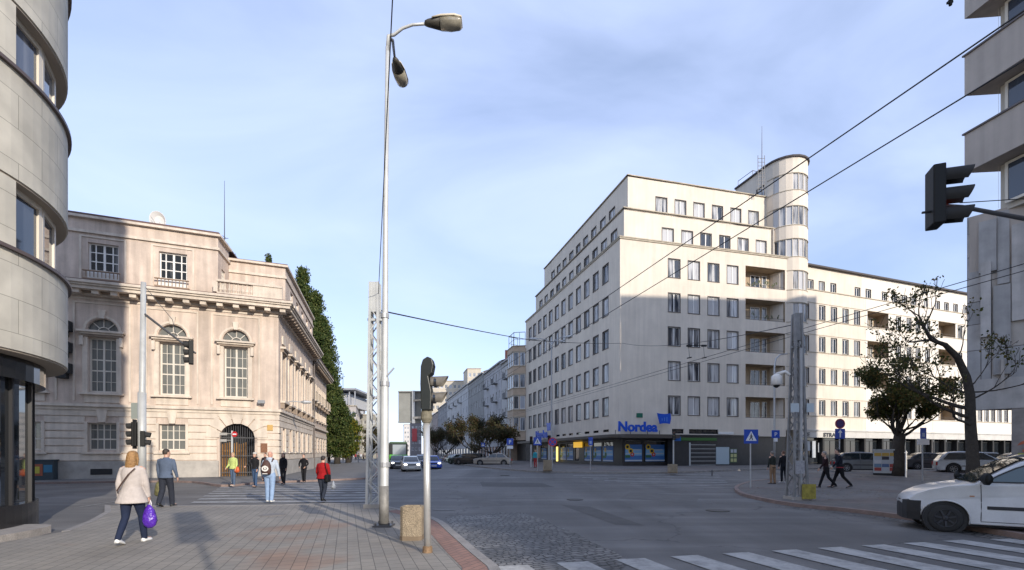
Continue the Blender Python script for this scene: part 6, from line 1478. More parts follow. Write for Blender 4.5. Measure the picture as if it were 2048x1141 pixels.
# poster box by the plaza tree
g = GP(1772, 951, .1); r_ = empty('poster_box', g, 'pale boxy newspaper kiosk panel with coloured posters beside the plaza tree', 'kiosk', rz=R(-36)); Y = g.y
x0, x1 = WX(1752,Y)-g.x, WX(1791,Y)-g.x; H = ZZ(899,Y)-g.z
m = MB(); m.box((x0,0,.0),(x1,.9,.15), 0); m.box((x0+.02,.02,.15),(x1-.02,.88,H-.08), 1); m.box((x0-.04,-.04,H-.08),(x1+.04,.94,H), 1); m.build('cabinet', [blackm, mat('kiosk_white', (.42,.44,.44), .5)], r_, local=True)
m = MB(); W = x1-x0; random.seed(3)
cs = [mat('kp%d' % i, c, .5) for i, c in enumerate([(.45,.28,.05),(.08,.13,.25),(.4,.42,.45),(.12,.2,.3),(.3,.05,.04),(.03,.03,.04),(.5,.5,.52)])]
for i in range(3):
    for j in range(5): m.box((x0+.05+i*W*.31, .0, .3+j*(H-.5)/5), (x0+.02+(i+1)*W*.31, .018, .27+(j+1)*(H-.5)/5), (0,0,0)[i] if j == 4 else random.choice((1,2,3,4,5,6,3,2)))
m.build('posters', cs, r_, local=True)
# low posts on the plaza
for px, base, top, lb in ((1812,955,902,'thin white post right of the plaza tree'),(1604,969,925,'short post behind the right lattice mast'),(1424,952,940,'tiny dark bollard before the slatted shopfront')):
    g = GP(px, base, .1); m = MB(); zt_ = ZZ(top, g.y)
    m.tube([(0,0,0),(0,0,zt_-g.z-.05),(0,0,zt_-g.z)], [.05,.045,.02], 8); m.tube([(-.1,0,zt_-g.z-.12),(.1,0,zt_-g.z-.12)], .02, 6)
    o = m.build('bollard', white if px == 1812 else dsteel); o.location = g; tag(o, lb, 'post')
# sidewalk signs before the bank gate: no-entry roundel on a post
g = GP(464, 966, .11); r_ = empty('road_sign', g, 'post with a red roundel and small plates before the arched bank gate', 'road sign'); Y = g.y
m = MB(); m.tube([(g.x,Y,g.z),(g.x,Y,ZZ(862,Y))], .045, 8); m.build('post', steel2, r_)
m = MB(); flat(m, g, [(a+.18, b) for a, b in circ(ZZ(869,Y), .15)], -.08); m.build('sign_plate', red, r_); m = MB(); flat(m, g, [(.08,ZZ(869,Y)-.035),(.28,ZZ(869,Y)-.035),(.28,ZZ(869,Y)+.035),(.08,ZZ(869,Y)+.035)], -.09, .008); m.build('sign_bar', wht, r_)
m = MB(); flat(m, g, [(-.62,ZZ(871,Y)),(-.22,ZZ(871,Y)),(-.22,ZZ(866,Y)),(-.62,ZZ(866,Y))], -.08); flat(m, g, [(-.62,ZZ(884,Y)),(-.25,ZZ(884,Y)),(-.25,ZZ(879,Y)),(-.62,ZZ(879,Y))], -.08); m.bar((g.x-.6,Y,ZZ(868,Y)),(g.x,Y,ZZ(868,Y)),.03); m.bar((g.x-.6,Y,ZZ(881,Y)),(g.x,Y,ZZ(881,Y)),.03); m.build('side_plate', mat('sp', (.4,.38,.35), .5), r_)
# the two-panel sign board behind the camera whose shadow falls on the pavement
r_ = empty('sign_board', (1.15, -.6, .06), 'two stacked panels on a tall post behind the camera, throwing the square shadow on the pavement', 'road sign')
m = MB(); m.tube([(0,0,0),(0,0,6.2)], .05, 8); m.build('post', steel, r_, local=True)
for z0_, z1_ in ((4.2,5.15),(5.2,6.2)):
    m = MB(); m.M = Matrix.Rotation(R(37), 4, 'Z'); m.box((-.33,-.1,z0_),(.33,-.07,z1_)); m.build('panel', steel2, r_, local=True)
r_['label'] = 'two stacked panels on a tall post casting the square pavement shadow'

# ================================================================== VEHICLES
tyre = rub; hub = mat('wheel_hub', (.30,.30,.31), .35, metal=.7); hubd = mat('wheel_dark', (.04,.04,.045), .5, metal=.4)
cglass = mat('car_glass', (.02,.028,.032), .05, spec=1.0); trimb = mat('trim_black', (.018,.018,.02), .6)
hl = mat('headlamp', (.6,.6,.62), .1); hlon = mat('headlamp_lit', (.9,.9,.85), .2, emit=(1,.95,.8,5)); tlm = mat('tail_lamp', (.35,.01,.01), .2); seatm = mat('seat_grey', (.05,.055,.06), .9)
def wheel(parent, x, y, r_, w_, side, hubm):
    q = bpy.data.objects.new('wheel', None); COL.objects.link(q); q.parent = parent; q.location = (x, y, r_)
    m = MB(); n = 28; s = side
    prof = [(0,r_*.66),(0,r_*.9),(w_*.12,r_),(w_*.88,r_),(w_,r_*.9),(w_,r_*.5)]
    m.loft([[(rr*cos(2*pi*k/n), -s*yy, rr*sin(2*pi*k/n)) for k in range(n)] for yy, rr in prof], cap=False)
    t = m.build('tyre', tyre, q, smooth=True, local=True)
    m = MB(); m.loft([[(rr*cos(2*pi*k/n), -s*yy, rr*sin(2*pi*k/n)) for k in range(n)] for yy, rr in ((.02,r_*.67),(.0,r_*.62),(.03,r_*.57),(.045,r_*.25),(.015,r_*.18),(.015,.01))], cap=False)
    m.build('rim', hubm, q, smooth=True, local=True)
    m = MB()
    for k in range(7):
        a = 2*pi*k/7+.2; m.bar((r_*.2*cos(a), -s*.02, r_*.2*sin(a)), (r_*.6*cos(a), -s*.012, r_*.6*sin(a)), .035*r_/.3)
    m.build('spokes', hubm, q, local=True)
def car(name, label, cat, loc, rz, col, L=4.1, W=1.7, H=1.45, group=None, paintname=None, roofp=None, belt=.9, hood=.92, wb=None, wr=.30, fo_=.80, side='both', lit=False, metal=.0, bumperb=False, cabin=None, trim=True, rough=.3, detail=False):
    """x forward; cabin = (base front, top front, top rear, base rear) as fractions of L from the rear"""
    o = empty(name, loc, label, cat, group, rz)
    pm = mat(paintname or 'car_paint_%d_%d_%d' % tuple(int(c*100) for c in col), col, rough, metal=metal, spec=.6, coat=.6, var=.06, vscale=2)
    cb = cabin or (.70,.53,.12,.02); wb = wb or L*.62; xf = L-fo_; xr = xf-wb; ar = wr*1.22
    # lower body silhouette with wheel arches
    def archp(xc): return [(xc+ar*cos(t), max(.17, wr+ar*sin(t))) for t in [R(-18+i*(216/12)) for i in range(13)]]
    pts = [(L-.10,.18),(L-.01,.30),(L,.50),(L-.05,hood*.74),(L-.22,hood*.86),(L*(cb[0]+.14),hood*.965),(L*cb[0]+.02,belt),(L*cb[3]+.02,belt+.03),(.03,belt*.82),(0,.50),(.03,.30),(.12,.20)]
    bot = archp(xr)[::-1]+archp(xf)[::-1]
    poly = pts+[(a, b) for a, b in bot]
    m = MB(); n = len(poly); hw = W/2
    def yw(x, z):      # plan taper at the ends and tumblehome
        t = 1.0; e = min(x, L-x)
        if e < .5: t -= .13*(1-e/.5)**2
        t -= .03*abs(z-.55)/.45
        return hw*t
    A = [(x, -yw(x,z), z) for x, z in poly]; B = [(x, yw(x,z), z) for x, z in poly]
    bm = bmesh.new(); va = [bm.verts.new(v) for v in A]; vb = [bm.verts.new(v) for v in B]
    bm.faces.new(va[::-1]); bm.faces.new(vb)
    for k in range(n): bm.faces.new((va[k], va[(k+1)%n], vb[(k+1)%n], vb[k]))
    bmesh.ops.recalc_face_normals(bm, faces=bm.faces)
    me = bpy.data.meshes.new('body'); bm.to_mesh(me); bm.free(); me.materials.append(pm)
    for p in me.polygons: p.use_smooth = True
    b = bpy.data.objects.new('body', me); COL.objects.link(b); b.parent = o
    md = b.modifiers.new('bevel', 'BEVEL'); md.width = .055; md.segments = 3; md.limit_method = 'ANGLE'; md.angle_limit = R(40)
    md = b.modifiers.new('wn', 'WEIGHTED_NORMAL') 
    # cabin
    wbx = hw*.93; wtx = hw*.74; zb = belt-.04; zt_ = H
    bx = [L*cb[0], L*cb[1], L*cb[2], L*cb[3]]
    def sidep(x, z): t = (z-zb)/(zt_-zb); return wbx+(wtx-wbx)*t
    prof = [(bx[0],zb)]
    for k in range(1,4): t = k/4; prof.append((bx[0]+(bx[1]-bx[0])*t, zb+(zt_-.06-zb)*(t**.92)))
    prof += [(bx[1],zt_-.05),(bx[1]*.62+bx[2]*.38,zt_),(bx[1]*.3+bx[2]*.7,zt_),(bx[2],zt_-.06),((bx[2]+bx[3])/2,(zb+zt_)/2+.06),(bx[3],zb)]
    m = MB(); n = len(prof)
    vs = [(x, -sidep(x,z), z) for x, z in prof]+[(x, sidep(x,z), z) for x, z in prof]
    m.add(vs, [tuple(range(n)), tuple(range(n,2*n))[::-1]]+[(k, n+k, n+(k+1)%n, (k+1)%n) for k in range(n)])
    m.build('cabin', pm, o, smooth=False, local=True, bevel=.05)
    # glass: side panes, windscreen, rear window set just proud of the cabin
    def pt_side(x, z, s, e=.012): return (x, s*(sidep(x,z)+e), z)
    zw0, zw1 = zb+.09, zt_-.13
    def edge_f(z): t = (z-zb)/(zt_-zb); return bx[0]+(bx[1]-bx[0])*t
    def edge_r(z): t = (z-zb)/(zt_-zb); return bx[3]+(bx[2]-bx[3])*t
    xm = (bx[1]*.58+bx[2]*.42)
    for s in (-1, 1):
        for (x0b, x1b, x0t, x1t) in ((xm+.045, edge_f(zw0)-.16, xm+.045, edge_f(zw1)-.10), (edge_r(zw0)+.22, xm-.045, edge_r(zw1)+.16, xm-.045)):
            g = MB(); g.add([pt_side(x0b,zw0,s), pt_side(x1b,zw0,s), pt_side((x1b+x1t)/2+.02,(zw0+zw1)/2,s), pt_side(x1t,zw1,s), pt_side(x0t,zw1,s)], [(0,1,2,3,4)]); g.build('side_window', cglass, o, local=True)
            if trim:
                g = MB(); q = [pt_side(x0b,zw0,s,.014), pt_side(x1b,zw0,s,.014), pt_side(x1t,zw1,s,.014), pt_side(x0t,zw1,s,.014)]
                for a_, b_ in zip(q, q[1:]+q[:1]): g.bar(a_, b_, .02)
                g.build('window_trim', trimb, o, local=True)
    def cross(xa, za, xb, zb_, nm, e):
        g = MB(); d = Vector((xb-xa, 0, zb_-za)).normalized(); nn = Vector((d.z, 0, -d.x))*e
        ya, yb = sidep(xa,za)-.09, sidep(xb,zb_)-.07; k = 6; ra = []; rb_ = []
        for i in range(k+1):
            t = -1+2*i/k; c_ = .0; ra.append((xa+nn.x+c_, ya*t, za+nn.z)); rb_.append((xb+nn.x, yb*t, zb_+nn.z))
        g.loft([ra, rb_], cap=False, closed=False); g.build(nm, cglass, o, local=True)
    zf0, zf1 = zb+.07, zt_-.12
    q = MB(); sgn = 1
    def lerp_prof(z): # windscreen profile line
        for (x0,z0),(x1,z1) in zip(prof[:4], prof[1:5]):
            if z0 <= z <= z1: return x0+(x1-x0)*(z-z0)/(z1-z0)
        return bx[1]
    g = MB(); rows_ = []
    for i in range(5):
        z = zf0+(zf1-zf0)*i/4; x = lerp_prof(z)+.028; y = sidep(x,z)-.10; rows_.append([(x, y*(-1+2*k/6), z+.01) for k in range(7)])
    g.loft(rows_, cap=False, closed=False); g.build('windscreen', cglass, o, local=True, smooth=True)
    g = MB(); xr0 = bx[3]; zmid = (zb+zt_)/2+.06; xmid = (bx[2]+bx[3])/2
    rows_ = []
    for i in range(4):
        z = zb+.16+(zt_-.16-zb-.16)*i/3
        x = (xr0+(xmid-xr0)*(z-zb)/(zmid-zb)) if z < zmid else (xmid+(bx[2]-xmid)*(z-zmid)/(zt_-.06-zmid)); y = sidep(x,z)-.12; rows_.append([(x-.022, y*(-1+2*k/4), z) for k in range(5)])
    g.loft(rows_, cap=False, closed=False); g.build('rear_window', cglass, o, local=True)
    # lamps, grille, bumpers, plates, mirrors, handles, sills
    for s in (-1, 1):
        g = MB(); c_ = Vector((L-.16, s*(hw*.66), hood*.71)); g.loft([[(c_.x+dx, c_.y+wy*cos(2*pi*k/12)*.9, c_.z+hz*sin(2*pi*k/12)) for k in range(12)] for dx, wy, hz in ((0,.19,.085),(.10,.18,.08),(.135,.14,.06))]); g.build('headlight', hlon if lit else hl, o, local=True, smooth=True)
        g = MB(); g.box((-.012, s*hw*.80-.09, belt*.58), (.08, s*hw*.80+.09, belt*.86)); g.build('tail_light', tlm, o, local=True, bevel=.02)
        g = MB(); g.loft([[(L*cb[0]-.36+dx, s*(hw*.96+.02+e), belt+.06+hz*sin(2*pi*k/10)+.02) if False else (L*cb[0]-.34+dx+.02*cos(2*pi*k/10), s*(hw*.93+e), belt+.07+.075*hz*sin(2*pi*k/10)) for k in range(10)] for e, hz, dx in ((.0,.35,0),(.08,1,.0),(.19,1,-.03),(.22,.7,-.04))]); g.build('mirror', trimb if bumperb else pm, o, local=True, smooth=True)
        for xx_ in ((xm+.12, xm-.85) if not detail else (xm+.12,)):
            g = MB(); g.box((xx_, s*(hw*1.0-.0)-.02, belt-.14), (xx_+.17, s*(hw*1.0)+.02, belt-.09)); g.build('door_handle', trimb if bumperb else pm, o, local=True, bevel=.01)
        g = MB()
        for xx_ in (xm, L*cb[0]-.22): g.box((xx_-.006, s*hw*.992-.004, .26), (xx_+.006, s*hw*.992+.004, belt-.02))
        g.build('door_seam', blackm, o, local=True)
        g = MB(); g.box((xr+ar+.03, s*hw-.012, .50), (xf-ar-.03, s*hw+.012, .56)); g.build('side_strip', trimb, o, local=True)
        g = MB(); g.box((xr+ar, s*(hw-.03)-.03, .16), (xf-ar, s*(hw-.03)+.025, .24)); g.build('sill', trimb, o, local=True)
    bmt = trimb if bumperb else pm
    for xx_, nm in ((L, 'front_bumper'), (0, 'rear_bumper')):
        s_ = 1 if xx_ else -1; g = MB(); ring_ = []
        for k in range(9):
            y = -1+2*k/8; x = xx_+s_*(.035-.16*abs(y)**3); ring_.append([(x-s_*.14, y*hw*.985, .22), (x, y*hw*.985, .24), (x+s_*.01, y*hw*.985, .50), (x-s_*.14, y*hw*.985, .52)])
        g.loft(ring_); g.build(nm, bmt, o, local=True, smooth=False)
    g = MB(); g.box((L-.03, -hw*.42, hood*.64), (L+.012, hw*.42, hood*.76)); g.build('grille', trimb, o, local=True, bevel=.01)
    g = MB(); g.box((L+.02, -.26, .34), (L+.06, .26, .45)); g.box((-.06,-.26,.34),(-.02,.26,.45)); g.build('number_plate', mat('num_plate', (.6,.6,.55), .5), o, local=True)
    g = MB(); g.box((.25, -hw*.86, .14), (L-.25, hw*.86, .5)); g.build('underbody', blackm, o, local=True)
    for s in (-1, 1):
        for xx_ in (xf, xr):
            g = MB(); g.tube([(xx_, s*(hw*.60), wr), (xx_, s*(hw*.955), wr)], ar*.99, 24); g.build('wheel_well', blackm, o, local=True)
            wheel(o, xx_, s*(hw*.985), wr, .19, s, hub if not bumperb else hubd)
    return o
hatch = (.73,.50,.10,.0); sedan = (.68,.50,.24,.08)
def put(px, py): g = GP(px, py); return g
def at(px, Y, dz=0): x = WX(px, Y); return Vector((x, Y, GH(x,Y)+dz))
# oncoming traffic: front at the camera; heading toward -Y => rz = -90deg, plus the street skew
SK = R(-90)+R(15.8)
def oncoming(px, Y, label, col, **k):
    L = k.get('L', 4.1); h = Vector((cos(SK), sin(SK), 0)); p = at(px, Y)-h*L; p.z = GH(p.x,p.y); return car('car', label, 'car', p, SK, col, group='cars coming up the street', **k)
oncoming(824, 42.5, 'white hatchback with lit headlights, nearest of the oncoming cars', (.50,.49,.45), cabin=hatch, H=1.44, W=1.72, lit=True)
oncoming(868, 48, 'bright blue car right behind the signal post, coming up the street', (.02,.07,.42), cabin=sedan, lit=True, W=1.7)
oncoming(796, 50, 'dark car half hidden left of the white oncoming hatchback', (.05,.055,.07), cabin=hatch, lit=True, W=1.65)
oncoming(848, 55, 'dark blue car behind the white oncoming hatchback', (.03,.05,.13), cabin=hatch, H=1.5, lit=False)
# bus
p = at(797, 62); bus = empty('bus', p, 'green and dark coach with a tall windscreen leading the queue behind the cars', 'bus', None, SK)
bg1 = mat('bus_green', (.08,.38,.03), .35, coat=.5); m = MB(); m.box((-10,-1.22,.35),(0,1.22,1.55)); m.build('body', bg1, bus, local=True, bevel=.12)
m = MB(); m.box((-10,-1.21,1.5),(-.06,1.21,3.0)); m.build('upper_body', mat('bus_dark', (.02,.022,.022), .2), bus, local=True, bevel=.1)
m = MB(); m.box((-9.9,-1.15,2.9),(-.25,1.15,3.25)); m.build('roof', mat('bus_roof', (.05,.10,.05), .5), bus, local=True, bevel=.15)
m = MB(); m.quad((-.03,-.75,1.45),(-.03,.95,1.45),(-.05,.95,2.85),(-.05,-.75,2.85)); m.build('windscreen', mat('bus_glass', (.30,.34,.36), .15), bus, local=True)
m = MB(); m.box((-.1,-1.1,.4),(.03,1.1,.65)); m.build('bumper', mat('bus_bumper', (.35,.36,.36), .5), bus, local=True)
for s in (-1,1):
    m = MB(); m.tube([(-.02,s*.95,.78),(.04,s*.95,.78)], .13, 12); m.build('headlight', hlon, bus, local=True)
    for xx_ in (-2.2,-8): wheel(bus, xx_, s*1.2, .48, .25, s, hub)
# parked cars on the right of the street
def parked(px, Y, rz, label, col, **k): p = at(px, Y, .0); return car('car', label, 'car', p, rz, col, group=k.pop('group', 'parked cars'), **k)
parked(1024, 53.5, R(176), 'beige saloon parked in front of the town houses', (.33,.29,.24), L=4.4, cabin=sedan, H=1.42, W=1.7)
parked(968, 60, R(152), 'black car parked behind the beige saloon', (.02,.02,.022), L=4.2, cabin=hatch)
parked(952, 64, R(140), 'second black car parked under the half bare tree', (.03,.03,.034), L=4.2, cabin=hatch, H=1.5)
parked(938, 68, R(135), 'dark grey car, last of the row under the half bare tree', (.06,.06,.06), L=4.2, cabin=hatch)
for i, (px, Y, c_, lb) in enumerate(((921,76,(.30,.30,.31),'silver car, first of the distant kerbside cars'),(913,84,(.05,.05,.055),'black car, second of the distant kerbside cars'),(907,93,(.20,.03,.03),'dark red car, third of the distant kerbside cars'),(901,104,(.35,.35,.33),'pale car, farthest of the distant kerbside cars'))): parked(px, Y, R(118), lb, c_, L=4.1, cabin=hatch)
# right side of the junction
parked(1664, 36.0, R(-26), 'grey hatchback parked behind the two walking people', (.17,.175,.18), L=4.2, cabin=(.76,.56,.16,.02), H=1.5, metal=.4)
parked(1868, 34.0, R(-33), 'silver hatchback parked behind the leaning tree', (.46,.48,.50), L=4.5, cabin=(.74,.52,.14,.02), H=1.56, wr=.33, belt=.95, metal=.4)
parked(1800, 41, R(-20), 'dark saloon under the plaza tree', (.04,.04,.045), L=4.6, cabin=sedan)
parked(1845, 45, R(-20), 'brown tinted dark car between the plaza trees', (.10,.08,.06), L=4.5, cabin=sedan)
parked(1925, 42, R(-22), 'pale car with a light roof beyond the silver hatchback', (.38,.39,.40), L=4.2, cabin=hatch, H=1.5)
parked(1985, 39, R(-25), 'dark blue car near the graffiti pier', (.03,.04,.08), L=4.3, cabin=sedan)
# the white van at the right edge: high roofed compact van, black bumper and mirror
vrz = R(180-31); vh = Vector((cos(vrz), sin(vrz), 0)); LV = 4.3
nose = Vector((0,0,0)); side_n = Vector((-vh.y, vh.x, 0))      # left of heading
# heading is screen-left; its left side (+y local) faces the camera
wcp = Vector((WX(1892,9.98), 9.98, 0)); vloc = wcp-vh*(LV-.58)-side_n*.84
van = empty('white_van', vloc, 'white compact van with black bumper and mirror standing before the zebra stripes', 'van', None, vrz)
vp = mat('van_white', (.60,.61,.62), .28, spec=.6, coat=.5, var=.14, vscale=2.5, fine=.04)
hw = .84; wr = .30; xf = LV-.58; xr = 1.05; ar = .375
def archp(xc, a=ar): return [(xc+a*cos(t), max(.2, wr+a*sin(t))) for t in [R(-16+i*(212/14)) for i in range(15)]]
front = [(LV-.16,.34),(LV-.06,.42),(LV-.02,.60),(LV-.05,.70),(LV-.14,.80),(LV-.34,.90),(LV-.62,.985),(LV-.92,1.04),(LV-1.06,1.06)]
poly = [(LV-.17,.24)]+front+[(1.0,1.08),(.04,1.08),(.0,.55),(.08,.25)]+archp(xr)[::-1]+archp(xf)[::-1]
def yv(x, z):
    e = LV-x; t = 1.0
    if e < .75: t -= .42*(1-e/.75)**2
    t -= .035*max(0, z-.75)/.35; t -= .03*max(0, .5-z)/.3
    return hw*t
bm = bmesh.new(); n = len(poly); rows_ = []
for s in (-1, 1): rows_.append([bm.verts.new((x, s*yv(x,z), z)) for x, z in poly])
mids = [[bm.verts.new((x+(.10*(x-LV+.7)/.7 if x > LV-.7 else 0), s*yv(x,z)*.55, z+(.02 if z > .8 else 0))) for x, z in poly] for s in (-1, 1)]
bm.faces.new(rows_[0][::-1]); bm.faces.new(rows_[1])
for k in range(n):
    k2 = (k+1)%n
    for a_, b_ in ((rows_[0], mids[0]), (mids[0], mids[1]), (mids[1], rows_[1])): bm.faces.new((a_[k], a_[k2], b_[k2], b_[k]))
bmesh.ops.recalc_face_normals(bm, faces=bm.faces); me = bpy.data.meshes.new('body'); bm.to_mesh(me); bm.free(); me.materials.append(vp)
for p_ in me.polygons: p_.use_smooth = True
b = bpy.data.objects.new('body', me); COL.objects.link(b); b.parent = van
md = b.modifiers.new('bevel', 'BEVEL'); md.width = .05; md.segments = 3; md.limit_method = 'ANGLE'; md.angle_limit = R(35); b.modifiers.new('wn', 'WEIGHTED_NORMAL')
# cabin with a curved roof line
rl = [(LV-1.02,1.03),(LV-1.22,1.17),(LV-1.48,1.35),(LV-1.74,1.50),(LV-2.05,1.615),(LV-2.4,1.69),(LV-2.9,1.75),(1.0,1.80),(.2,1.80),(.02,1.70),(.0,1.03)]
def sv(z): return hw*.975-(z-1.03)*.19-max(0,z-1.5)*.16
m = MB(); n = len(rl); vs = []
cols_ = [-1,-.86,-.5,0,.5,.86,1]
for c_ in cols_: vs += [(x, c_*sv(z), z+(.035*(1-c_*c_) if z > 1.4 else 0)) for x, z in rl]
fs = [tuple(range(n))[::-1], tuple(range(6*n,7*n))]
for j in range(6): fs += [(j*n+k, j*n+(k+1)%n, (j+1)*n+(k+1)%n, (j+1)*n+k) for k in range(n)]
m.add(vs, fs); m.build('cabin', vp, van, local=True, smooth=True, bevel=.035)
for o_ in [q for q in bpy.data.objects if q.parent == van and q.name.startswith('cabin')]: o_.modifiers.new('wn', 'WEIGHTED_NORMAL')
s = 1
def vs_(x, z, e=.012): return (x, s*(sv(z)+e), z)
for s in (-1, 1):
    win = [(LV-1.20,1.10),(LV-2.22,1.10),(LV-2.24,1.52),(LV-2.12,1.545),(LV-1.92,1.50),(LV-1.66,1.39),(LV-1.42,1.25)]
    g = MB(); g.add([vs_(x,z) for x, z in win], [tuple(range(len(win)))]); g.build('side_window', mat('van_glass', (.035,.06,.065), .04, spec=1.0), van, local=True)
    g = MB(); q = [vs_(x,z,.014) for x, z in win]
    for a_, b_ in zip(q, q[1:]+q[:1]): g.bar(a_, b_, .024)
    g.build('window_seal', trimb, van, local=True)
    g = MB(); q = [vs_(x,z,.006) for x, z in ((LV-2.33,1.60),(LV-2.33,1.10))]; g.bar(q[0], q[1], .008)
    for x_ in (LV-2.33, LV-1.13):
        zz_ = [1.04-.76*i/8 for i in range(9)]
        g.tube([(x_, s*(yv(x_, z_)+.002), z_) for z_ in zz_], .007, 4)
    g.tube([(x_, s*(yv(x_, .27)+.002), .27) for x_ in (LV-1.13, LV-1.5, LV-2, LV-2.33)], .006, 4)
    g.build('door_seam', blackm, van, local=True)
    
    for a_, b_ in ((1.98, LV-1.22), (.1, xr-ar-.02), (xr+ar+.02, 1.94)): g = MB(); g.box((a_, s*hw-.02, .53), (b_, s*hw+.018, .60)); g.build('side_strip', trimb, van, local=True, bevel=.008)
    g = MB(); c_ = Vector((LV-2.14, s*(hw*.985), .86)); g.loft([[(c_.x+rx*cos(2*pi*k/16), c_.y+s*e, c_.z+rz_*sin(2*pi*k/16)) for k in range(16)] for e, rx, rz_ in ((-.01,.115,.055),(.022,.11,.05),(.03,.07,.025))]); g.build('door_handle', trimb, van, local=True, smooth=True)
    # mirror on a stalk
    g = MB(); c_ = Vector((LV-1.16, s*(hw+.02), 1.14)); 
    g.loft([[(c_.x+dx+.07*cos(2*pi*k/10)*.8, c_.y+s*e, c_.z+hz*sin(2*pi*k/10)+.03) for k in range(10)] for e, hz, dx in ((-.06,.05,.0),(.03,.07,.02),(.08,.13,.0),(.20,.13,-.02),(.235,.10,-.03))]); g.build('mirror', black, van, local=True, smooth=True)
    g = MB(); g.box((LV-.36, s*hw*.60-.14, .67), (LV-.13, s*hw*.60+.06, .79)); g.build('headlight', hl, van, local=True, bevel=.05)
    g = MB(); g.box((LV-1.03, s*hw*.995-.005, .78), (LV-.95, s*hw*.995+.008, .81)); g.build('turn_repeater', mat('orange_lens', (.4,.2,.1), .3), van, local=True, bevel=.01)
    for xc in (xf, xr): g = MB(); g.tube([(xc, s*.45, wr), (xc, s*hw*.95, wr)], ar*.985, 28); g.build('wheel_well', blackm, van, local=True)
    # arch lips
    g = MB()
    for xc in (xf, xr): g.tube([(x, s*(yv(x,z)+.002), z) for x, z in archp(xc, ar+.012)], .016, 6)
    g.build('arch_lip', vp, van, local=True, smooth=True)
    for xc in (xf, xr): wheel(van, xc, s*hw*.975, wr, .18, s, hubd)
path = [(LV-.20, yv(LV-.20,.45))]+[(x, yv(x,.45)) for x in (LV-.15, LV-.08, LV-.03, LV)]
path = [(x, y) for x, y in path]+[(LV+.05, .30), (LV+.06, 0)]
path += [(x, -y) for x, y in path[:-1][::-1]]
ring_ = []
for i_, (x, y) in enumerate(path):
    k = 1-.05/max(.3, sqrt(y*y)) if abs(y) > .3 else 1
    o_ = .014*(1 if y > 0 else -1 if y < 0 else 0); fx = .012 if abs(y) < yv(LV,.45)+.02 else .004
    ring_.append([(x-.10, y*.86, .21), (x+fx, y+o_, .22), (x+fx+.006, y+o_*1.3, .40), (x+fx, y+o_, .635), (x-.02, y*.985, .665), (x-.10, y*.86, .665)])
g = MB(); g.loft(ring_); g.build('front_bumper', trimb, van, local=True, smooth=False)
wsr = []
for (x, z), q_ in zip([(LV-1.06,1.06)]+rl[1:5], (.80,.80,.80,.79,.78)): wsr.append([(x+.022, y*sv(z)*q_, z+.03+(.035*(1-(y*q_)**2) if z > 1.4 else 0)) for y in (-1,-.66,-.33,0,.33,.66,1)])
g = MB(); g.loft(wsr, cap=False, closed=False); g.build('windscreen', cglass, van, local=True, smooth=True)
g = MB(); g.box((.3,-.72,.15),(LV-.4,.72,.6)); g.build('underbody', blackm, van, local=True)
g = MB(); g.box((-.03,-.75,.25),(.1,.75,.55)); g.build('rear_bumper', trimb, van, local=True, bevel=.02)

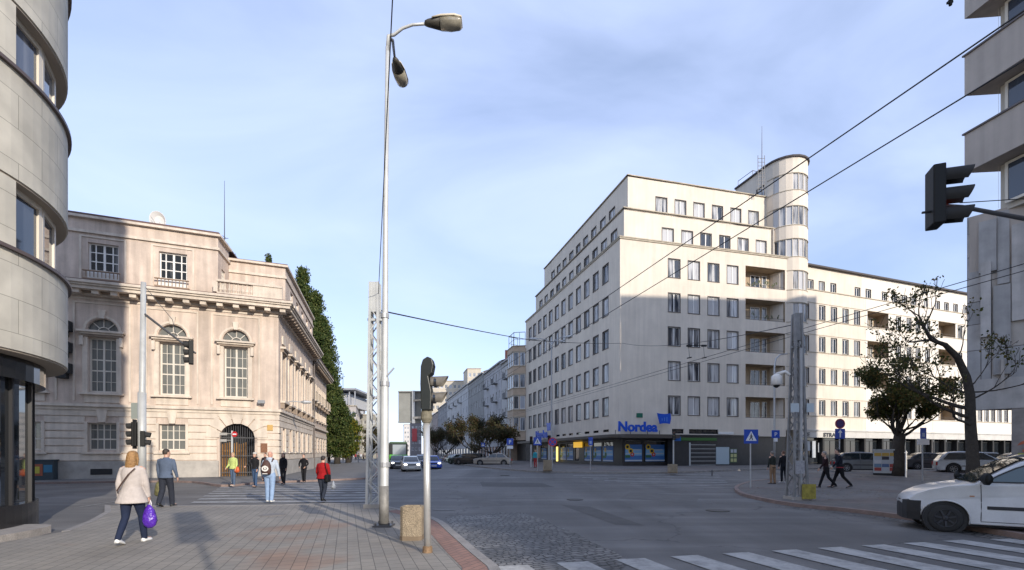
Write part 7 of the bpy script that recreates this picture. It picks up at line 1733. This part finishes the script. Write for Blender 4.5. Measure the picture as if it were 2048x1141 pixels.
# ================================================================== PEOPLE
def clothm(name, col, rough=.85, var=.18, fold=.35):
    if name in MATS: return MATS[name]
    m = mat(name, col, rough, spec=.2, var=var, vscale=9, bump=fold, bscale=14); return m
def person(px, py, h, face, label, skinc=None, hair=(.10,.06,.04), hair_len=0, top=(.3,.3,.3), coat=.0, bottom=(.05,.05,.07), shoe=(.03,.03,.03), stride=.0, arm=((.1,.1),(.1,.1)), lean=.02, build_=1.0, dz=.06, collar=None, vox=.016, head_turn=0, hood=False, cap=None, flare=0.0, hem_tr=None, woman=False, group=None, legw=1.0):
    """face: 0 looks away (+Y), 90 looks left, 180 looks at the camera; local +Y is forward"""
    g = GP(px, py, dz); s = h/1.75
    sk = skin if skinc is None else mat('skin_%d' % int(skinc[0]*1000), skinc, .55, var=.1, vscale=12)
    hipz, kn, an, shz, nkz, hdz = .92*s, .50*s, .08*s, 1.44*s, 1.50*s, 1.63*s
    sw = (.158 if woman else .178)*s*build_; ly = lambda z: lean*(z/s)**1.5*s
    hx = .09*s
    legs = []
    for sd, st_ in ((-1, stride), (1, -stride)):
        hip = Vector((sd*hx, ly(hipz), hipz)); foot_y = st_*.42*s
        if abs(st_) > .2 and st_ < 0:      # trailing leg: heel lifts, knee bent
            ank = Vector((sd*hx*.9, foot_y, an+.07*s)); knee = Vector((sd*hx, foot_y*.30+.06*s, kn))
            toe = ank+Vector((0,.14*s,-.10*s)); 
        else: ank = Vector((sd*hx*.95, foot_y, an)); knee = Vector((sd*hx, foot_y*.5+.035*s, kn+.005)); toe = ank+Vector((sd*.02,.17*s,-.045*s))
        legs.append((hip, knee, ank, toe))
    arms = []
    for i, sd in enumerate((-1, 1)):
        sh = Vector((sd*sw, ly(shz), shz-.03*s)); fwd, bend = arm[i][:2]; out = arm[i][2] if len(arm[i]) > 2 else .12
        d = Vector((sd*sin(out), sin(fwd)*cos(out), -cos(fwd)*cos(out))); el = sh+d*.29*s
        f2 = fwd+bend; o2 = out*.4-(arm[i][3] if len(arm[i]) > 3 else 0)
        d2 = Vector((sd*sin(o2), sin(f2)*cos(o2), -cos(f2)*cos(o2))).normalized(); wr_ = el+d2*.25*s
        arms.append((sh, el, wr_, d2, sd))
    # body: one continuous skin figure
    m = MB()
    m.ell([(0,ly(z*s),z*s,rx*s*build_,ry*s*build_) for z, rx, ry in ((.84,.10,.08),(.92,.145,.10),(1.02,.13,.09),(1.12,.125,.085),(1.28,.155,.105),(1.40,.15,.095),(1.455,.09,.07),(1.50,.056,.056),(1.56,.052,.055))], 16)
    hc = Vector((0, ly(hdz)+.012*s, hdz))
    rot = Matrix.Rotation(R(head_turn), 3, 'Z')
    def H(x, y, z): return hc+rot @ Vector((x*s, y*s, z*s))
    m.loft([[H(rx*cos(2*pi*k/16), yo+ry*sin(2*pi*k/16), z) for k in range(16)] for z, rx, ry, yo in ((-.125,.03,.03,.045),(-.11,.048,.055,.03),(-.08,.060,.078,.012),(-.04,.069,.090,.004),(0,.074,.096,0),(.04,.075,.097,-.004),(.08,.066,.086,-.008),(.108,.042,.056,-.01),(.12,.015,.02,-.01))])
    m.loft([[H(w_*cos(2*pi*k/8), y_+w_*.8*sin(2*pi*k/8), z) for k in range(8)] for z, w_, y_ in ((.015,.008,.094),(-.015,.012,.104),(-.035,.015,.108),(-.043,.010,.098))])
    for sx in (-1,1): m.loft([[H(sx*(.074+dx), .0+.016*sin(2*pi*k/8)*q, -.005+.032*cos(2*pi*k/8)*q) for k in range(8)] for dx, q in ((-.012,.8),(.012,1),(.018,.6))])
    m.tube([H(-.022,.088,-.068), H(0,.098,-.066), H(.022,.088,-.068)], .007*s, 6)
    for (sh, el, wr_, d2, sd) in arms:
        m.tube([sh+Vector((-sd*.05*s,0,.02*s)), sh, sh.lerp(el,.5), el, el.lerp(wr_,.4), wr_], [.05*s,.05*s,.042*s,.036*s,.034*s,.025*s], 10)
        # palm, four unequal fingers, thumb from the palm's side
        side = d2.cross(Vector((1,0,0))).normalized(); 
        if side.y < 0: side = -side
        nn_ = d2.cross(side).normalized()
        pc = [wr_, wr_+d2*.03*s, wr_+d2*.075*s, wr_+d2*.092*s]; m.loft([[p+side*w_*cos(2*pi*k/10)+nn_*t_*sin(2*pi*k/10) for k in range(10)] for p, w_, t_ in zip(pc, (.024*s,.034*s,.040*s,.034*s), (.02*s,.016*s,.015*s,.012*s))])
        inn_ = Vector((-sd,0,0))
        for k, (off_, ln) in enumerate(((-.030,.062),(-.010,.074),(.010,.078),(.029,.070))):
            b0_ = wr_+d2*.088*s+side*off_*s; b1 = b0_+(d2+inn_*.25).normalized()*ln*.5*s; b2 = b1+(d2+inn_*.9).normalized()*ln*.5*s
            m.tube([b0_-d2*.02*s, b0_, b1, b2], [.009*s,.0088*s,.008*s,.006*s], 6)
        b0_ = wr_+d2*.03*s+side*.028*s; b1 = b0_+(side*.8+d2*.7).normalized()*.034*s; b2 = b1+(d2+side*.15+inn_*.3).normalized()*.03*s; m.tube([b0_-side*.012*s, b0_, b1, b2], [.012*s,.011*s,.0095*s,.007*s], 6)
    for (hip, knee, ank, toe) in legs:
        m.tube([hip+Vector((0,0,.03*s)), hip-Vector((0,0,.05*s)), hip.lerp(knee,.5), knee, knee.lerp(ank,.35), ank, ank-Vector((0,0,.03*s))], [.075*s,.08*s,.066*s,.047*s,.047*s,.032*s,.034*s], 10)
        m.tube([ank-Vector((0,.03*s,.04*s)), ank.lerp(toe,.4)-Vector((0,0,.02*s)), toe], [.032*s,.034*s,.024*s], 8)
    b = m.build('person', sk, None, smooth=True, remesh=max(.0085, vox*.6)); b.location = g; b.rotation_euler.z = R(face)
    tag(b, label, 'person', group)
    # trousers
    tr_ = MB(); q = legw
    for (hip, knee, ank, toe) in legs:
        tr_.tube([hip+Vector((0,0,.09*s)), hip-Vector((0,0,.04*s)), hip.lerp(knee,.5), knee, knee.lerp(ank,.4), ank+Vector((0,0,.0)), ank-Vector((0,0,.03*s))], [.085*s*build_,.096*s*build_,.083*s*build_,.066*s*q,.064*s*q,.054*s*q,.056*s*q], 14)
    tr_.ell([(0,ly(z*s)-.004,z*s,rx*s*build_,ry*s*build_) for z, rx, ry in ((.84,.13,.10),(.90,.168,.128),(.97,.162,.122),(1.03,.145,.108))], 18)
    tr_.build('trousers', clothm('cl_%d_%d_%d' % tuple(int(c*200) for c in bottom), bottom), b, smooth=True, local=True, remesh=vox)
    # shoes
    for (hip, knee, ank, toe) in legs:
        f = (toe-ank); f.z = 0; f = f.normalized(); dn = (toe.z-ank.z)+.045*s
        S = MB(); r_ = []
        for t, w_, hh in ((-.06,.030,.06),(-.03,.038,.085),(.03,.040,.085),(.09,.045,.062),(.15,.044,.048),(.195,.025,.032)):
            c_ = ank+f*t*s; zb_ = ank.z-.078*s+dn*(t/.15 if t > 0 else 0)*1.0; sd_ = Vector((f.y,-f.x,0))
            r_.append([c_*1+sd_*(w_*s*a)+Vector((0,0,zb_+hh*s*c2-c_.z)) for a, c2 in ((-1,0),(1,0),(1.05,.3),(.7,.8),(0,1),(-.7,.8),(-1.05,.3))])
        S.loft(r_); S.build('shoe', mat('shoe_%d_%d' % (int(shoe[0]*100), int(shoe[2]*100)), shoe, .5), b, smooth=True, local=True)
    # coat or jacket with sleeves
    c = MB(); hemz = (.90-coat)*s
    secs = [(hemz,.165+flare,.125+flare*.8),(hemz+.02*s,.168+flare,.128+flare*.8),((hemz/s+1.08)/2*s,.158+flare*.5,.122+flare*.4),(1.08*s,.146,.113),(1.2*s,.162,.122),(1.32*s,.185 if not woman else .170,.128),(1.40*s,.180 if not woman else .165,.118),(1.445*s,.12,.09),(1.475*s,.075,.075),(1.50*s,.066,.068)]
    c.ell([(0,ly(z),z,rx*s*build_,ry*s*build_) for z, rx, ry in secs], 20)
    for (sh, el, wr_, d2, sd) in arms:
        c.tube([sh+Vector((-sd*.07*s,0,.015*s)), sh+Vector((-sd*.01*s,0,-.005*s)), sh.lerp(el,.5), el, el.lerp(wr_,.45), wr_-d2*.01, wr_+d2*.012*s], [.052*s*build_,.056*s*build_,.055*s*build_,.050*s*build_,.045*s,.039*s,.040*s], 14)
    if hood: c.loft([[hc+Vector((rx*s*cos(2*pi*k/14), (-.05+ry*sin(2*pi*k/14))*s, z*s)) for k in range(14)] for z, rx, ry in ((-.19,.10,.085),(-.14,.115,.10),(-.10,.10,.08),(-.08,.06,.05))])
    c.build('jacket', clothm('cl_%d_%d_%d' % tuple(int(c_*200) for c_ in top), top), b, smooth=True, local=True, remesh=vox*.95)
    if hem_tr:
        c = MB(); n = 24; z = hemz+.035*s
        c.loft([[(q_*(.172+flare)*s*build_*cos(2*pi*k/n), ly(z)+q_*(.134+flare*.8)*s*build_*sin(2*pi*k/n), z+zz) for k in range(n)] for zz, q_ in ((-.02,1.03),(.02,1.03))], cap=False); c.build('hem_band', mat('hem_red', hem_tr, .8), b, local=True)
    if collar:
        c = MB(); c.loft([[hc+Vector((rx*s*cos(2*pi*k/14), -.01*s+rx*s*sin(2*pi*k/14), z*s)) for k in range(14)] for z, rx in ((-.19,.075),(-.15,.074),(-.135,.068))], cap=False); c.build('collar', clothm('co_%d' % int(collar[0]*200), collar), b, smooth=True, local=True)
    # hair
    if hair is not None:
        hr = MB()
        hr.loft([[H(rx*cos(2*pi*k/16), yo+ry*sin(2*pi*k/16), z) for k in range(16)] for z, rx, ry, yo in ((-.045,.066,.060,-.042),(0,.083,.082,-.026),(.045,.086,.094,-.016),(.085,.076,.088,-.012),(.115,.052,.064,-.012),(.130,.018,.024,-.012))])
        if hair_len:
            Lh = hair_len; hr.loft([[H(rx*cos(2*pi*k/16)+wv, yo+ry*sin(2*pi*k/16), z) for k in range(16)] for z, rx, ry, yo, wv in ((.05,.083,.075,-.03,0),(-.03,.090,.07,-.048,0),(-.03-Lh*.35,.096,.062,-.06,.005),(-.03-Lh*.7,.088,.045,-.075,-.004),(-.03-Lh,.045,.022,-.085,.008))])
            for sx in (-1,1): hr.tube([H(sx*.075,.0,.05), H(sx*.085,.005,-.04), H(sx*.088,-.01,-.04-Lh*.5)], [.02*s,.022*s,.014*s], 8)
        hr.build('hair', mat('hair_%d_%d' % (int(hair[0]*100), int(hair[1]*100)), hair, .55, var=.45, vscale=22, bump=.7, bscale=45), b, smooth=True, local=True, remesh=.011)
    if cap:
        cm_ = MB(); cm_.loft([[H(rx*cos(2*pi*k/16), yo+ry*sin(2*pi*k/16), z) for k in range(16)] for z, rx, ry, yo in ((.03,.092,.105,-.006),(.08,.092,.102,-.006),(.13,.07,.08,-.006),(.145,.02,.03,-.006))]); cm_.build('hat', mat('hat_%d' % int(cap[0]*100), cap, .7), b, smooth=True, local=True, remesh=.011)
    if abs(face) > 60:      # eyes for those who look our way
        e = MB()
        for sx in (-1,1): e.tube([H(sx*.030,.082,.012), H(sx*.030,.0935,.012)], .011*s, 8)
        e.build('eyes', mat('eye', (.03,.025,.02), .3), b, local=True, smooth=True)
        e = MB(); e.tube([H(-.024,.094,-.067), H(0,.1035,-.065), H(.024,.094,-.067)], .0055*s, 6); e.build('lips', mat('lips', (.35,.10,.09), .5), b, local=True, smooth=True)
        e = MB()
        for sx in (-1,1): e.tube([H(sx*.016,.093,.034), H(sx*.032,.095,.039), H(sx*.048,.086,.033)], .0045*s, 5)
        e.build('eyebrows', mat('brow', (.06,.04,.03), .8), b, local=True)
    W_ = Matrix.Translation(g) @ Matrix.Rotation(R(face), 4, 'Z')
    return b, dict(hand=[W_ @ (a[2]+a[3]*.10*s) for a in arms], sh=[W_ @ a[0] for a in arms], W=W_, s=s, ly=ly)
def strap(m, pts, w_): m.tube(pts, w_, 6, flat=.35)
# 1 woman in the beige coat
wmn, A_ = person(263, 1088, 1.68, 12, 'woman seen from behind in a pale beige coat and dark jeans, carrying a purple bag', hair=(.33,.18,.065), hair_len=.24, top=(.47,.42,.39), coat=.13, flare=.08, bottom=(.018,.026,.055), shoe=(.75,.75,.73), stride=-.62, arm=((-.1,.30,.16),(.12,.1,.14)), woman=True, vox=.012, build_=1.06, head_turn=-12, legw=.95)
hp = A_['hand'][1]
m = MB(); r_ = []
random.seed(4)
for z, rx, ry in ((-.06,.02,.012),(-.10,.05,.03),(-.16,.085,.06),(-.26,.115,.085),(-.36,.12,.09),(-.44,.095,.07),(-.49,.04,.03)):
    r_.append([hp+Vector((rx*cos(2*pi*k/18)*(1+random.uniform(-.1,.1))+.05*-z, ry*sin(2*pi*k/18)*(1+random.uniform(-.15,.15))-.02, z)) for k in range(18)])
m.loft(r_); pb_ = m.build('carrier_bag', mat('purple_plastic', (.10,.025,.42), .22, spec=.7, var=.35, vscale=14, bump=.9, bscale=16), smooth=True); tag(pb_, 'shiny purple plastic bag in the hand of the woman in beige', 'bag')
m = MB(); strap(m, [hp+Vector((.0,.0,.02)), hp+Vector((-.02,.02,-.05)), hp+Vector((.0,0,-.12))], .012); strap(m, [hp+Vector((.01,0,.02)), hp+Vector((.04,-.01,-.05)), hp+Vector((.02,0,-.12))], .012)
m.build('handle', mat('white_plastic', (.6,.58,.62), .4), pb_)
W_ = A_['W']; m = MB(); pts = [W_ @ Vector((x, y, z)) for x, y, z in ((.10,-.085,1.37),(.02,-.135,1.26),(-.08,-.145,1.10),(-.16,-.13,.97),(-.20,-.02,.92))]; strap(m, pts, .014)
m.M = None; sb_ = m.build('shoulder_bag', mat('brown_leather', (.05,.025,.018), .5)); tag(sb_, 'dark brown shoulder strap bag worn across the beige coat', 'bag')
m = MB(); m.M = W_ @ Matrix.Translation((-.17,.17,.95)); m.box((-.03,-.13,-.1),(.05,.13,.1)); m.build('pouch', MATS['brown_leather'], sb_, bevel=.0)
# 2 man in blue grey jacket
p2, A_ = person(331, 1014, 1.77, 8, 'man seen from behind in a blue grey jacket and dark trousers with an olive bag', hair=(.05,.035,.025), top=(.10,.13,.19), coat=.03, flare=.02, bottom=(.028,.032,.045), stride=-.45, arm=((.08,.12,.12),(.05,.35,.14)), build_=1.10, vox=.013, head_turn=-35, legw=1.2)
hp = A_['hand'][0]; m = MB(); m.loft([[hp+Vector((rx*cos(2*pi*k/14)-.03, ry*sin(2*pi*k/14), z)) for k in range(14)] for z, rx, ry in ((-.02,.02,.02),(-.10,.07,.05),(-.25,.10,.07),(-.42,.11,.07),(-.47,.06,.04))])
tag(m.build('shopping_bag', mat('olive_bag', (.16,.15,.06), .6, var=.6, vscale=10, bump=.8, bscale=14), smooth=True), 'olive patterned shopping bag held by the man in blue grey', 'bag')
# 3 man with backpack
p3, A_ = person(539, 1004, 1.70, 5, 'bald man seen from behind in pale jeans and a light hooded top', hair=None, skinc=(.55,.30,.22), top=(.44,.50,.58), coat=.0, hood=True, bottom=(.27,.38,.56), shoe=(.60,.60,.58), stride=.12, arm=((-.05,.35,.20),(.05,.25,.22)), build_=1.12, vox=.013, legw=1.15)
W_ = A_['W']; m = MB(); m.M = W_ @ Matrix.Translation((-.02,-.21,1.17)); m.loft([[(rx*cos(2*pi*k/18), ry*sin(2*pi*k/18), z) for k in range(18)] for z, rx, ry in ((-.24,.10,.05),(-.22,.145,.09),(-.1,.16,.11),(.05,.15,.11),(.17,.11,.08),(.24,.05,.04))])
bp_ = m.build('backpack', mat('brown_pack', (.075,.035,.028), .7, var=.2, vscale=10), smooth=True); tag(bp_, 'dark brown rucksack with a white round print, worn over pale hooded top', 'backpack')
m = MB(); m.M = W_ @ Matrix.Translation((-.01,-.325,1.13))
for r0, r1 in ((.0,.035),(.06,.11)):
    for k in range(16):
        a, b2 = 2*pi*k/16, 2*pi*(k+1)/16; m.quad((r0*cos(a),-.002,r0*sin(a)*.8),(r1*cos(a),0,r1*sin(a)*.85),(r1*cos(b2),0,r1*sin(b2)*.85),(r0*cos(b2),-.002,r0*sin(b2)*.8))
m.quad((-.02,-.004,.0),(.02,-.004,.0),(.02,-.004,.1),(-.02,-.004,.1)); m.box((-.08,-.01,-.18),(.08,.0,-.155)); m.build('print', mat('print_white', (.7,.68,.64), .6), bp_)
m = MB(); m.M = W_
for sx in (-.13,.13): m.tube([(sx,-.12,1.36),(sx,-.02,1.475),(sx*1.05,.11,1.36)], .022, 6, flat=.4)
m.build('strap', MATS['brown_pack'], bp_)
# 4 woman in red
p4, A_ = person(645, 1003, 1.55, -8, 'woman seen from behind in a bright red jacket with a black handbag', hair=(.03,.02,.018), top=(.33,.012,.015), coat=.03, flare=.035, bottom=(.035,.042,.06), shoe=(.02,.02,.02), stride=.28, arm=((.1,.4,.22),(.0,.2,.18)), woman=True, build_=1.22, vox=.013, legw=1.1)
W_ = A_['W']; m = MB(); m.M = W_ @ Matrix.Translation((.22,-.05,.80)); m.box((-.06,-.12,-.14),(.06,.12,.12)); hb = m.build('handbag', black, bevel=.03); tag(hb, 'black handbag at the side of the woman in red', 'bag')
m = MB(); m.M = W_; strap(m, [(.22,-.05,.92),(.20,-.13,1.15),(.15,-.10,1.33)], .016); m.build('strap', black, hb)
hp = A_['hand'][1]; m = MB(); m.loft([[hp+Vector((rx*cos(2*pi*k/12)+.10, ry*sin(2*pi*k/12), z)) for k in range(12)] for z, rx, ry in ((.0,.015,.01),(-.08,.04,.03),(-.2,.085,.06),(-.28,.06,.04))]); tag(m.build('carrier_bag', mat('white_bag', (.55,.58,.60), .4, bump=.8, bscale=18, var=.2), smooth=True), 'small white plastic bag held by the woman in red', 'bag')
# 5..8 facing us
p5, A_ = person(467, 972, 1.63, 176, 'blond woman walking toward us in a pale yellow green jacket', hair=(.45,.30,.14), hair_len=.06, top=(.50,.58,.20), coat=.02, flare=.02, bottom=(.09,.13,.20), shoe=(.4,.35,.3), stride=.2, arm=((.1,.3,.15),(.1,.7,.1)), woman=True, dz=.11, build_=1.1)
W_ = A_['W']; m = MB(); m.M = W_; m.add([(-.06,.135,.90),(.06,.135,.90),(.05,.150,1.2),(.035,.125,1.42),(-.035,.125,1.42),(-.05,.150,1.2)], [(0,1,2,3,4,5)]); m.build('shirt_front', clothm('dark_shirt', (.04,.05,.08)), p5) if False else None
m = MB(); m.M = W_ @ Matrix.Translation((-.24,.10,.82)); m.loft([[(rx*cos(2*pi*k/12), ry*sin(2*pi*k/12), z) for k in range(12)] for z, rx, ry in ((-.17,.08,.05),(-.1,.14,.08),(.03,.12,.07),(.12,.06,.04))]); ob_ = m.build('handbag', mat('orange_bag', (.55,.10,.02), .5), smooth=True); tag(ob_, 'orange handbag carried by the woman in yellow green', 'bag')
person(511, 974, 1.68, 170, 'young person in a black hooded top and blue jeans walking toward us', hair=(.05,.03,.02), cap=(.50,.47,.42), top=(.018,.018,.02), hood=True, bottom=(.05,.09,.17), shoe=(.08,.05,.03), stride=.2, arm=((.2,.2,.2),(.3,.9,.2)), dz=.06)
person(531, 962, 1.62, 180, 'person in dark clothes mostly hidden behind the bald man', hair=(.03,.02,.02), top=(.02,.02,.025), bottom=(.03,.03,.04), dz=.1)
person(567, 969, 1.66, 184, 'woman with long brown hair in an open black jacket walking toward us', hair=(.10,.05,.03), hair_len=.22, top=(.014,.014,.018), coat=.04, bottom=(.02,.02,.025), shoe=(.02,.02,.02), stride=.25, woman=True, arm=((.1,.3,.12),(-.1,.2,.12)), dz=.06)
person(608, 965, 1.60, 178, 'person all in black with hands in pockets walking along the bank side', hair=(.08,.06,.05), top=(.012,.012,.014), coat=.06, bottom=(.015,.015,.018), shoe=(.05,.05,.05), stride=.18, arm=((.05,.7,.35,.5),(.05,.7,.35,.5)), dz=.06)
# right corner
person(1546, 968, 1.70, 20, 'person in a dark jacket and tan trousers standing behind the gooseneck post', hair=(.20,.18,.16), top=(.03,.035,.03), coat=.05, bottom=(.28,.18,.11), shoe=(.05,.04,.03), stride=.1, dz=.11)
person(1568, 966, 1.72, 10, 'person in black jacket with white shoes half behind the right lattice mast', hair=(.16,.08,.05), top=(.012,.013,.016), coat=.03, bottom=(.012,.014,.02), shoe=(.5,.5,.5), stride=.15, dz=.11)
person(1655, 976, 1.68, 62, 'grey haired walker in a dark brown coat, left one of the walking pair', hair=(.30,.27,.25), top=(.03,.015,.017), coat=.12, bottom=(.01,.01,.012), shoe=(.02,.02,.02), stride=-.75, arm=((.3,.3,.1),(-.3,.2,.1)), dz=.11, lean=.06)
person(1683, 976, 1.80, 66, 'taller walker in a dark jacket with a red hem, right one of the pair', hair=(.02,.015,.015), top=(.015,.018,.028), coat=.02, hem_tr=(.30,.03,.04), bottom=(.01,.01,.012), shoe=(.02,.02,.02), stride=-.8, arm=((.35,.3,.12),(-.35,.2,.12)), dz=.11, lean=.07, build_=1.1)
person(1071, 936, 1.62, 150, 'figure in a turquoise top and red trousers on the far corner', hair=(.04,.03,.02), top=(.04,.30,.36), bottom=(.35,.04,.04), dz=.13, vox=.03)
cols_ = [((.02,.02,.025),(.02,.02,.03)),((.35,.34,.33),(.03,.03,.04)),((.04,.05,.09),(.03,.03,.03)),((.28,.04,.04),(.03,.03,.04)),((.05,.05,.05),(.06,.08,.12)),((.45,.42,.10),(.05,.05,.05)),((.10,.08,.07),(.02,.02,.02)),((.5,.5,.5),(.04,.06,.10)),((.03,.03,.03),(.02,.02,.02))]
desc = ['black coat','light grey coat','navy jacket','red jacket','dark jacket and blue jeans','yellow top','brown coat','white top','black jacket']
where = ['leftmost of the distant crowd under the green tree','behind the yellowing tree trunk','just right of the tree shade','in the middle of the distant crowd','near the lattice mast','farthest left under the tree','close to the lattice mast leg','before the shop fronts','last of the distant crowd']
for i, (px, yy) in enumerate(((686,924),(695,921),(703,925),(711,922),(717,926),(680,921),(727,923),(722,921),(733,924))):
    person(px, yy, 1.66+.02*(i%4), 180 if i % 2 else 5, 'distant walker in %s, %s' % (desc[i], where[i]), hair=(.05,.04,.03), top=cols_[i][0], bottom=cols_[i][1], stride=.25*(1 if i % 3 else -1), dz=.06, vox=.035, group='distant walkers on the left pavement')
